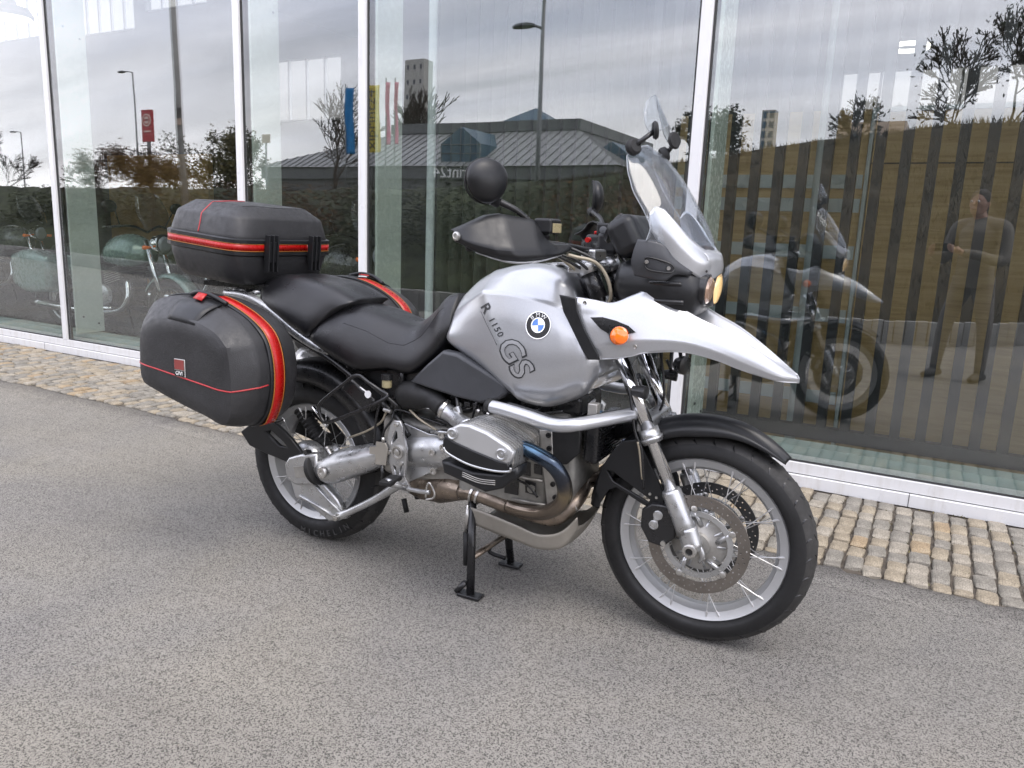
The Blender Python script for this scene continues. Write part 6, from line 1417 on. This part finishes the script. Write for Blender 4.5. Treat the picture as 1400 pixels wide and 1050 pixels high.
for k, (a_, b_, c_2, r_, m_) in enumerate([((0.7104,-0.15,0.6479), (0.7703,-0.16,0.6777), (0.8035,-0.15,0.6465), .005, 'black_paint'), ((0.7319,-0.14,0.6589), (0.7913,-0.15,0.6884), (0.8611,-0.13,0.675), .006, 'rubber'),
        ((0.6214,-0.16,0.6073), (0.6678,-0.17,0.6013), (0.7129,-0.16,0.5762), .0035, 'black_paint'), ((0.8927,-0.14,0.6717), (0.97,-0.14,0.6685), (1.0684,-0.14,0.6919), .007, 'black_paint'), ((0.5091,-0.15,0.6195), (0.5607,-0.16,0.5933), (0.6276,-0.15,0.5608), .004, 'hose'),
        ((0.9181,-0.145,0.4468), (0.9655,-0.15,0.4351), (0.9983,-0.145,0.4008), .004, 'black_paint'), ((0.4334,-0.15,0.6088), (0.4483,-0.15,0.6495), (0.5013,-0.14,0.6803), .006, 'black_paint')]):
    tube('cable', [a_, b_, c_2], r_, m_, mc, seg=8)
for a_ in ((0.746,-0.165,0.6753), (0.7788,-0.165,0.6701), (0.8137,-0.15,0.6625), (0.8958,-0.145,0.6588)): box('connector', a_, (.022, .016, .014), 'black_paint', mc, .002)
for a_ in ((0.8196,-0.16,0.6508), (0.7901,-0.17,0.6582)): lathe('hose_clip', [(-.004, .009), (.004, .009)], a_, (1, 0, -.3), 'steel', mc, seg=12)
for x_, z_ in ((.70, .66), (.76, .655), (.97, .64), (.93, .66), (.66, .56), (.66, .44)): lathe('bolt', [(0, .008), (.006, .008), (.006, .004)], (x_, -.136, z_), (0, -1, 0), 'steel', mc, seg=10)
tube('wiring_loom', [(.62, -.12, .66), (.72, -.13, .64), (.80, -.12, .67), (.92, -.11, .66), (1.03, -.10, .70)], .009, 'black_paint', mc)

# ============================================================ LUGGAGE
def case_ring(pts, y): return [(x, y, z) for x, z in pts]
def pannier(lab, sg, shift=(0, 0, 0)):
    t = thing('pannier', lab, 'pannier', (0, 0, 0))
    RIM = [(-.42, .66), (-.432, .76), (-.418, .88), (-.365, .945), (-.26, .972), (-.13, .966), (-.03, .938), (.055, .895), (.105, .845), (.128, .765), (.126, .67), (.10, .59), (.06, .550), (-.06, .556), (-.20, .585), (-.34, .625)]
    FACE = [(-.335, .672), (-.345, .765), (-.325, .855), (-.28, .885), (-.21, .897), (-.13, .903), (-.04, .888), (.02, .862), (.058, .826), (.068, .75), (.068, .67), (.060, .60), (.045, .580), (-.05, .595), (-.17, .622), (-.28, .652)]
    INN = [(x * .97 - .003, .76 + (z - .76) * .97) for x, z in RIM]
    cxx = sum(p[0] for p in RIM) / 16; czz = sum(p[1] for p in RIM) / 16
    def blend(a, b, k): return [(p[0] * (1 - k) + q[0] * k, p[1] * (1 - k) + q[1] * k) for p, q in zip(a, b)]
    def sc(a, k): return [(cxx + (p[0] - cxx) * k, czz + (p[1] - czz) * k) for p in a]
    def Y(v): return sg * v
    rings = [case_ring(sc(RIM, .985), Y(.395)), case_ring(sc(RIM, .985), Y(.405)), case_ring(sc(RIM, .97), Y(.445)), case_ring(blend(sc(RIM, .97), FACE, .5), Y(.492)),
             case_ring(blend(RIM, FACE, .93), Y(.520)), case_ring(sc(FACE, .93), Y(.526)), case_ring(sc(FACE, .45), Y(.529))]
    lid = catloft('lid', rings, 'case_black', t, 4, srow=(2, 4), scol=(5, 8, 11), sharp=28)
    rings = [case_ring(sc(RIM, .985), Y(.345)), case_ring(sc(RIM, .98), Y(.335)), case_ring(INN, Y(.30)), case_ring(sc(INN, .96), Y(.262)), case_ring(sc(INN, .90), Y(.245))]
    catloft('shell', rings, 'case_black', t, 4, srow=(1,), sharp=50)
    catloft('rim', [case_ring(sc(RIM, 1.002), Y(.334)), case_ring(sc(RIM, 1.012), Y(.339)), case_ring(sc(RIM, 1.012), Y(.398)), case_ring(sc(RIM, 1.002), Y(.403))], 'plastic', t, 4, srow=(1, 2), sharp=50)
    n = 16
    def band(a, b, y0, y1, k, m, name):   # strip following the rim between outline indices a..b
        P_ = sc(RIM, k); r0 = []; r1 = []
        # catmull through the outline for smoothness
        for i in range(a, b + 1):
            for q in range(4 if i < b else 1):
                f = q / 4; p0, p1, p2, p3 = [Vector((*P_[j % n], 0)) for j in (i - 1, i, i + 1, i + 2)]
                v = 0.5 * ((2 * p1) + (p2 - p0) * f + (2 * p0 - 5 * p1 + 4 * p2 - p3) * f * f + (3 * p1 - p0 - 3 * p2 + p3) * f ** 3)
                r0.append((v.x, Y(y0), v.y)); r1.append((v.x, Y(y1), v.y))
        return sheet(name, [r0, r1], m, t, .0016, 0)
    band(5, 12, .345, .389, 1.0185, 'red_strip', 'reflective_strip'); band(5, 12, .3425, .3465, 1.0192, 'orange_line', 'strip_border'); band(5, 12, .3875, .3915, 1.0192, 'orange_line', 'strip_border')
    bpy.context.view_layer.update(); lb_ = bvh(lid)
    L_ = [(-.43, .46, .742), (-.36, .50, .736), (-.28, .53, .728), (-.1, .53, .705), (.02, .53, .690), (.07, .52, .686), (.11, .47, .692), (.128, .41, .698)]
    drape_line('pinstripe', [(x, Y(y), z) for x, y, z in L_], lb_, .0028, 'red_line', lid)
    # handle in a recess at the top of the lid
    hr = [(-.215, Y(.43), .955), (-.205, Y(.50), .915), (-.19, Y(.528), .868), (-.09, Y(.528), .862), (-.05, Y(.50), .900), (-.035, Y(.43), .94)]
    rec = sheet('handle_recess', [[(-.225, Y(.425), .966), (-.212, Y(.485), .943), (-.200, Y(.524), .902)], [(-.14, Y(.425), .968), (-.14, Y(.485), .945), (-.14, Y(.526), .896)], [(-.055, Y(.425), .950), (-.062, Y(.485), .928), (-.075, Y(.524), .888)]], 'plastic', t, .006, 1)
    tube('handle', [(-.22, Y(.405), .975), (-.17, Y(.42), .985), (-.11, Y(.42), .978), (-.05, Y(.41), .952)], .008, 'plastic', t, seg=10)
    sheet('handle_patch', [[(-.165, Y(.398), .983), (-.158, Y(.43), .984), (-.150, Y(.46), .968)], [(-.125, Y(.398), .980), (-.120, Y(.43), .980), (-.112, Y(.46), .962)]], 'red_strip', t, .004, 0)
    # maker's badge
    bx_, bz = -.145, .742; yb = .5305
    bd = box('badge', (bx_, Y(yb), bz), (.050, .004, .060), 'steel', lid, .002); box('badge_top', (bx_, Y(yb + .0024), bz + .011), (.043, .002, .032), 'badge_red', bd, 0); box('badge_base', (bx_, Y(yb + .0024), bz - .018), (.043, .002, .019), 'black_paint', bd, 0)
    me = text_mesh('GIVI', .019, .0004)
    for v in me.vertices: v.co = Vector((bx_ + v.co.x * (-sg) * .95, Y(yb + .004 + v.co.z), bz - .018 + v.co.y))
    link('lettering', me, 'white', bd)
    base = Vector((-.15, sg * .38, .56))
    for ch in t.children: ch.matrix_parent_inverse = Matrix.Translation(-base)
    t.location = base + Vector(shift)
    return t
pannier('black hard side pannier with red stripes on the near side behind the seat', -1)
pannier('black hard side pannier on the far side, mostly hidden by the seat', 1, (.045, -.02, .038))

# top case (built level, tipped slightly nose down)
tcs = thing('top_case', 'black hard top case with red reflective band above the pillion seat', 'top case', (-.38, 0, 1.0))
TM = Matrix.Translation((-.372, 0, 1.005)) @ Matrix.Rotation(radians(4.5), 4, 'Y')
def sq(hx, hy, n, k=32, taper=-.06):
    out = []
    for i in range(k):
        a = 2 * pi * (i + .5) / k; c_, s_2 = cos(a), sin(a); x = hx * abs(c_) ** (2 / n) * (1 if c_ > 0 else -1); y = hy * abs(s_2) ** (2 / n) * (1 if s_2 > 0 else -1)
        out.append((x, y * (1 - taper * (x / hx))))
    return out
def tring(hx, hy, z, n=6.0, dx_=0): return [tuple(TM @ Vector((x + dx_, y, z))) for x, y in sq(hx, hy, n)]
base = MB().loft([tring(.12, .14, .0), tring(.174, .203, .004), tring(.192, .230, .03), tring(.204, .245, .085), tring(.208, .250, .118)]).mesh()
ob_ = link('case_base', fixn(base), 'case_black', tcs, smooth=True, bevel=.004)
lid = link('case_lid', fixn(MB().loft([tring(.208, .250, .168), tring(.206, .247, .185), tring(.195, .232, .246, 5.4), tring(.150, .180, .286, 4.6), tring(.06, .07, .293, 3.5)]).mesh()), 'case_black', tcs, smooth=True, bevel=.006)
link('case_rim', fixn(MB().loft([tring(.2115, .255, .112), tring(.2175, .261, .116), tring(.2175, .261, .128), tring(.2145, .258, .129), tring(.2145, .258, .157), tring(.2175, .261, .158), tring(.2175, .261, .170), tring(.2115, .255, .174)]).mesh()), 'plastic', tcs, smooth=False)
def tband(z0, z1, off, m, name):
    R0 = [Vector((x * (1 + off / .23), y * (1 + off / .26), 0)) for x, y in sq(.2145, .258, 6.0, 96)]
    rows = [[tuple(TM @ (p + Vector((0, 0, z)))) for p in R0 + R0[:1]] for z in (z0, z1)]
    return sheet(name, rows, m, tcs, .0015, 0)
tband(.1325, .1545, .0012, 'red_strip', 'reflective_strip'); tband(.1295, .1318, .0016, 'orange_line', 'strip_border'); tband(.1552, .1572, .0016, 'orange_line', 'strip_border')
def tp(x, y, z): return tuple(TM @ Vector((x, y, z)))
TB3 = TM.to_3x3()
for y in (-.115, .115):
    o = box('hinge', tp(.226, y, .130), (.018, .052, .075), 'plastic', tcs, .003, TB3)
    for dy_ in (-.022, .0, .022): box('hinge_rib', tp(.232, y + dy_, .125), (.022, .007, .135), 'plastic', o, .002, TB3)
bpy.context.view_layer.update(); lt = bvh(lid)
drape_line('pinstripe', [tp(.0, -.26, .18), tp(.0, -.25, .22), tp(-.005, -.20, .285), tp(-.03, .0, .30)], lt, .0025, 'red_line', lid)
rp_ = [tp(.14, -.17, .30), tp(.155, 0, .30), tp(.14, .17, .30), tp(-.16, .17, .30), tp(-.16, -.17, .30)]
drape_line('lid_crease', rp_, lt, .0018, 'case_black', lid, closed=True)
box('mount_plate', tp(.0, 0, -.008), (.26, .20, .014), 'plastic', tcs, .003, TB3)

# ============================================================ MOTORCYCLES INSIDE THE SHOWROOM
M['teal'] = mat('sage_green_paint', (0.20, 0.29, 0.26), 0.28, 0.2, coat=.8); M['grey_paint'] = mat('slate_paint', (0.10, 0.105, 0.11), 0.3, .3, coat=.8)
M['red_paint'] = mat('dark_red_paint', (0.02, 0.018, 0.02), .3, coat=.8)
def show_bike(lab, s, d_, ang, paint, bags=True):
    t = thing('showroom_motorcycle', lab, 'motorcycle', (0, 0, 0), group='motorcycles on show inside')
    for x, r, w in ((0, .31, .15), (1.55, .31, .12)):
        ty = lathe('tyre', [(-w * .4, r * .72), (-w / 2, r * .85), (-w * .3, r * .97), (0, r), (w * .3, r * .97), (w / 2, r * .85), (w * .4, r * .72)], (x, 0, r), (0, 1, 0), 'rubber', t, seg=40, closed=True)
        lathe('rim', [(-.04, r * .66), (-.05, r * .74), (.05, r * .74), (.04, r * .66)], (x, 0, r), (0, 1, 0), 'alu', ty, seg=40, closed=True)
        for k in range(7): tube('rim_spoke', [(x, 0, r), (x + cos(k * .9) * r * .7, 0, r + sin(k * .9) * r * .7)], .011, 'black_paint', ty, smooth=False, seg=6)
        lathe('brake_disc', [(-.003, .08), (-.003, .14), (.003, .14), (.003, .08)], (x, -.07, r), (0, 1, 0), 'steel', ty, seg=30, closed=True)
    symloft('fuel_tank', [[(.72, 0, .90), (.72, -.08, .88), (.72, -.12, .80), (.72, -.08, .74)], [(.85, 0, 1.0), (.85, -.13, .96), (.85, -.19, .86), (.85, -.13, .74)], [(1.02, 0, 1.04), (1.02, -.14, 1.0), (1.02, -.21, .88), (1.02, -.15, .72)],
                          [(1.18, 0, 1.0), (1.18, -.11, .96), (1.2, -.17, .86), (1.2, -.12, .74)], [(1.28, 0, .92), (1.28, -.06, .90), (1.28, -.08, .84), (1.28, -.06, .78)]], paint, t)
    symloft('seat', [[(-.05, 0, .88), (-.05, -.09, .87), (-.05, -.12, .82), (-.05, -.08, .80)], [(.25, 0, .90), (.25, -.13, .88), (.25, -.15, .82), (.25, -.1, .78)], [(.48, 0, .80), (.48, -.14, .79), (.48, -.16, .74), (.48, -.1, .70)],
                     [(.74, 0, .86), (.74, -.08, .85), (.74, -.11, .80), (.74, -.08, .74)]], 'vinyl', t)
    symloft('side_cover', [[(.28, 0, .76), (.28, -.15, .76), (.28, -.17, .66), (.28, -.13, .56)], [(.45, 0, .74), (.45, -.17, .73), (.45, -.19, .62), (.45, -.15, .50)], [(.60, 0, .70), (.60, -.14, .70), (.60, -.16, .62), (.60, -.12, .54)]], paint, t)
    e_ = box('engine', (.86, 0, .48), (.36, .34, .36), 'black_paint', t, .04)
    for k in range(7): box('cooling_fin', (.92, 0, .56 + .022 * k), (.22, .36, .006), 'alu_dull', e_, 0, Matrix.Rotation(-.3, 3, 'Y'))
    lathe('clutch_cover', [(0, .11), (.03, .10), (.045, .06)], (.80, -.17, .42), (0, -1, 0), 'alu', e_, seg=30)
    tube('exhaust', [(1.05, -.10, .58), (1.10, -.15, .40), (.95, -.17, .26), (.5, -.19, .24), (-.25, -.20, .28)], [.024, .024, .026, .045, .05], 'chrome', t, seg=16)
    for sg in (-1, 1):
        tube('fork_leg', [(1.55, .09 * sg, .31), (1.32, .09 * sg, .98)], [.028, .022], 'chrome', t, smooth=False)
        tube('handlebar', [(1.25, 0, 1.06), (1.22, .16 * sg, 1.12), (1.10, .38 * sg, 1.10)], .012, 'black_paint', t)
        tube('mirror_stem', [(1.2, .27 * sg, 1.12), (1.23, .34 * sg, 1.26)], .006, 'black_paint', t, smooth=False)
        me = MB().sph((0, 0, 0), (.03, .085, .06), 16, 10).mesh()
        for v in me.vertices: v.co += Vector((1.23, .40 * sg, 1.30))
        link('mirror', me, 'plastic', t, smooth=True)
        tube('indicator', [(1.40, .10 * sg, .92), (1.42, .20 * sg, .92)], [.012, .02], 'amber', t, smooth=False)
        if bags: symloft('pannier', [[(-.35, .0, .78), (-.35, -.06, .78), (-.35, -.08, .6), (-.35, -.05, .45)], [(-.1, 0, .84), (-.1, -.1, .83), (-.1, -.13, .62), (-.1, -.09, .40)], [(.22, 0, .78), (.22, -.08, .77), (.22, -.11, .6), (.22, -.07, .42)]], paint, t).location = (0, .26 * sg, 0)
        if bags: tube('footboard', [(1.0, .26 * sg, .30), (.72, .27 * sg, .29)], [.02, .024], 'chrome', t, smooth=False)
    lathe('headlight', [(-.12, .03), (-.08, .085), (0, .10), (.02, .10), (.03, .085)], (1.45, 0, .95), (1, 0, 0), 'chrome', t, seg=30); lathe('headlight_lens', [(.02, .09), (.05, .06), (.055, .01)], (1.45, 0, .95), (1, 0, 0), 'screen_edge', t, seg=30)
    arc_sweep('front_mudguard', (1.55, 0, .31), 30, 150, lambda q: [(-.08, .32), (-.065, .35), (0, .365), (.065, .35), (.08, .32)], 12, paint, t)
    arc_sweep('rear_mudguard', (0, 0, .31), 40, 190, lambda q: [(-.11, .34), (-.09, .38), (0, .40), (.09, .38), (.11, .34)], 12, paint, t)
    sheet('windshield', [[(1.42, -.16, 1.08), (1.47, 0, 1.08), (1.42, .16, 1.08)], [(1.34, -.19, 1.25), (1.40, 0, 1.25), (1.34, .19, 1.25)], [(1.27, -.14, 1.42), (1.32, 0, 1.44), (1.27, .14, 1.42)]], 'screen', t, .004, 2)
    tube('side_stand', [(.70, .16, .30), (.62, .30, .01)], .012, 'black_paint', t, smooth=False)
    t.location = fp(s, d_, .012); t.rotation_euler = (0, 0, FROT + radians(ang)); return t
show_bike('sage green touring motorcycle with panniers just inside the left window', -6.1, 0.95, 5, 'teal')
show_bike('slate grey motorcycle standing behind the sage green one', -6.9, 2.4, 14, 'grey_paint', False)
show_bike('black motorcycle inside, half hidden behind the top case', -3.7, 1.7, -10, 'red_paint', False)
show_bike('dark motorcycle farthest left inside the showroom', -9.6, 1.6, 12, 'grey_paint', True)
# tall info board and desk inside
ib = thing('display_stand', 'pale square info board on a brown stand between the showroom motorcycles', 'display stand', fp(-6.2, 3.1, .012))
fbox('board', -6.75, -6.05, 3.08, 3.12, .55, 1.35, 'white_panel', ib, .004); M['brown'] = mat('brown_laminate', (.22, .10, .06), .5); fbox('post', -6.03, -5.75, 3.02, 3.14, .012, 1.2, 'brown', ib, .004)
c_ = lathe('column', [(0, .16), (4.98, .16)], fp(-7.6, 6.2, .013), (0, 0, 1), 'int_col', None, seg=28) if 'int_col' in M else None
# partition wall, its warm lit look put into the ochre colour
M['warm_wall'] = mat('warm_lit_ochre', (.42, .26, .10), .7)
fbox('partition_wall', -11.6, -8.9, 5.2, 5.3, .012, 2.3, 'warm_wall', thing('partition', 'partition wall with warm light in its ochre colour at the back of the left hand showroom', 'partition', fp(-10.2, 5.2, .012)))

# ============================================================ PHOTOGRAPHER (seen mirrored in the right hand window)
CP = Vector((1.94772, -2.25468, 1.22863)); CF = Vector((-.438887, .876756, -.196664)); CR = Vector((.890122, .454126, .038113)); CU = Vector((-.122726, .158328, .97973))
PH = Vector((CF.x, CF.y, 0)).normalized(); PR = Vector((PH.y, -PH.x, 0)); BC = Vector((2.235, -2.60, 0))
def pp(r, f, z): return BC + PR * r + PH * f + Vector((0, 0, z))
person = thing('person', 'person in dark jacket and jeans taking a picture with a phone at chest height', 'person', BC)
M['skin'] = mat('skin', (.48, .28, .20), .5, var=.1); M['jacket'] = mat('jacket_cloth', (.17, .15, .125), .8, grain=.6, gscale=300); M['jeans'] = mat('denim', (.17, .155, .14), .85, grain=.6, gscale=400)
M['hair'] = mat('hair', (.05, .035, .022), .7); M['shoe'] = mat('shoe_leather', (.03, .025, .02), .5)
def remeshed(name, mb, vox, m, smooth=2):
    o = link(name, mb.mesh(), m, person, smooth=True); r = o.modifiers.new('remesh', 'REMESH'); r.mode = 'VOXEL'; r.voxel_size = vox; r.use_smooth_shade = True
    s = o.modifiers.new('smooth', 'SMOOTH'); s.iterations = smooth; s.factor = .5; return o
HC = pp(-.02, .06, 1.635)
sk = MB()
sk.sph(tuple(HC), (.076, .090, .110), 20, 14); sk.sph(tuple(HC + PH * .035 - Vector((0, 0, .055))), (.055, .055, .058), 16, 10)
sk.tube([HC - Vector((0, 0, .08)) - PH * .02, pp(0, .01, 1.46)], [.055, .06], seg=14, smooth=False)
sk.tube([HC + PH * .092 + Vector((0, 0, .012)), HC + PH * .112 - Vector((0, 0, .022))], [.009, .015], seg=10, smooth=False)     # nose
for q in (-1, 1): sk.sph(tuple(HC + PR * q * .079 - PH * .005 - Vector((0, 0, .01))), (.014, .018, .030), 10, 8)                 # ears
sk.tube([HC + PH * .092 - PR * .022 - Vector((0, 0, .052)), HC + PH * .097 - Vector((0, 0, .052)), HC + PH * .092 + PR * .022 - Vector((0, 0, .052))], [.005, .008, .005], seg=8)   # lips
PC = CP - CF * .016
for q in (-1, 1):
    wr = PC + CR * q * .125 - CU * .045 - CF * .035; edge = PC + CR * q * .078
    sk.tube([wr - CF * .10 + CR * q * .03 - CU * .05, wr], [.030, .026], seg=12, smooth=False)
    sk.tube([wr, wr.lerp(edge, .55) - CF * .012], [.028, .032], seg=12, smooth=False)
    kn = wr.lerp(edge, .6)
    for i in range(4):     # four fingers hooked round the front edge of the phone
        a = kn + CU * (.030 - .019 * i); l_ = (.92, 1.0, .95, .78)[i]
        sk.tube([a, a + CR * q * -.004 + CF * .030 * l_, edge + CU * (.028 - .017 * i) + CF * .018 * l_ - CR * q * .004, edge + CU * (.026 - .016 * i) + CF * .012 - CR * q * .026 * l_], [.0095, .009, .008, .0065], seg=8)
    sk.tube([wr + CU * .010 - CF * .01, edge - CU * .008 - CF * .022, edge - CR * q * .030 - CF * .014], [.013, .011, .008], seg=8)       # thumb on the screen side
body = remeshed('body', sk, .0062, 'skin', 2)
for q in (-1, 1):
    ey = MB().sph(tuple(HC + PH * .083 + PR * q * .031 + Vector((0, 0, .012))), .0115, 12, 8); link('eye', ey.mesh(), 'white', body, smooth=True)
    ey = MB().sph(tuple(HC + PH * .0895 + PR * q * .031 + Vector((0, 0, .010))), .0062, 10, 8); link('iris', ey.mesh(), 'ink', body, smooth=True)
hr = MB(); hr.sph(tuple(HC - PH * .018 + Vector((0, 0, .030))), (.088, .094, .098), 20, 14); hr.sph(tuple(HC - PH * .055 - Vector((0, 0, .02))), (.062, .055, .070), 16, 10)
remeshed('hair', hr, .010, 'hair', 1)
jk = MB(); jk.tube([pp(0, 0, .86), pp(0, 0, .98), pp(0, .01, 1.18), pp(0, .0, 1.36), pp(0, -.005, 1.46), pp(0, .005, 1.52)], [.150, .155, .150, .165, .115, .068], seg=24)
for q in (-1, 1):
    wr = PC + CR * q * .125 - CU * .045 - CF * .035; el = pp(q * .255, .08, 1.13)
    jk.tube([pp(q * .08, 0, 1.43), pp(q * .19, .0, 1.41), pp(q * .235, .02, 1.29), el, el.lerp(wr, .55), wr - CF * .035 + CR * q * .012 - CU * .02], [.085, .075, .062, .052, .046, .038], seg=16)
remeshed('jacket', jk, .013, 'jacket', 3)
jn = MB()
for q, (fx_, ff) in ((-1, (-.20, .06)), (1, (.16, -.04))):
    jn.tube([pp(q * .075, 0, .96), pp(q * .095, 0, .86), pp(q * .5 * .19 + fx_ * .4, ff * .4 + .01, .52), pp(fx_, ff, .11)], [.11, .098, .066, .048], seg=16)
jn.sph(tuple(pp(0, -.01, .93)), (.15, .12, .10), 18, 12); remeshed('trousers', jn, .013, 'jeans', 2)
for fx_, ff in ((-.20, .06), (.16, -.04)):
    sh = MB().tube([pp(fx_, ff - .075, .045), pp(fx_, ff, .055), pp(fx_ * 1.03, ff + .10, .040), pp(fx_ * 1.06, ff + .175, .030)], [.036, .046, .042, .026], seg=16); sh.tube([pp(fx_, ff, .05), pp(fx_, ff, .13)], [.045, .046], seg=14, smooth=False)
    me = sh.mesh()
    for v in me.vertices: v.co.z = max(v.co.z, .002)
    o = link('shoe', me, 'shoe', person, smooth=True)
phone = box('phone', CP - CF * .016, (.152, .073, .009), 'black_paint', None, .003, Matrix((CR, CU, -CF)).transposed()); tag(phone, 'dark phone held sideways in both hands of the person', 'phone')

# grit and small pebbles lying on the asphalt, tufts of moss in the joints
gr = MB(); rr = random.Random(77)
for _ in range(2600):
    s = rr.uniform(-6, 3.6); d_ = rr.uniform(-4.2, -.95) if rr.random() < .45 else curb_d(s) - abs(rr.gauss(0, .10)); sz_ = rr.uniform(.0012, .0034); p = fp(s, d_, sz_ * .5 + (.008 if d_ > curb_d(s) - .05 else .002)); v = []
    for k in range(4): a = k * pi / 2 + rr.random(); v.append(p + Vector((cos(a), sin(a), 0)) * sz_ * rr.uniform(.6, 1.2))
    gr.add(v + [p + Vector((0, 0, sz_ * .8))], [(0, 1, 4), (1, 2, 4), (2, 3, 4), (3, 0, 4)])
tag(link('grit', gr.mesh(), STONES[3]), 'loose pale grit scattered over the asphalt and along the cobbles', 'grit', kind='stuff')
ms = MB()
for _ in range(2600):
    s = rr.uniform(-6, 3.4); d_ = rr.uniform(-.95, -.01); p = fp(s, d_, .008)
    ms.add([p, p + Vector((.006, 0, 0)), p + Vector((rr.uniform(-.008, .008), rr.uniform(-.008, .008), rr.uniform(.005, .014)))], [(0, 1, 2)])
tag(link('moss', ms.mesh(), LEAF['olive']), 'thin moss and weeds in the joints between the cobbles', 'moss', kind='stuff')
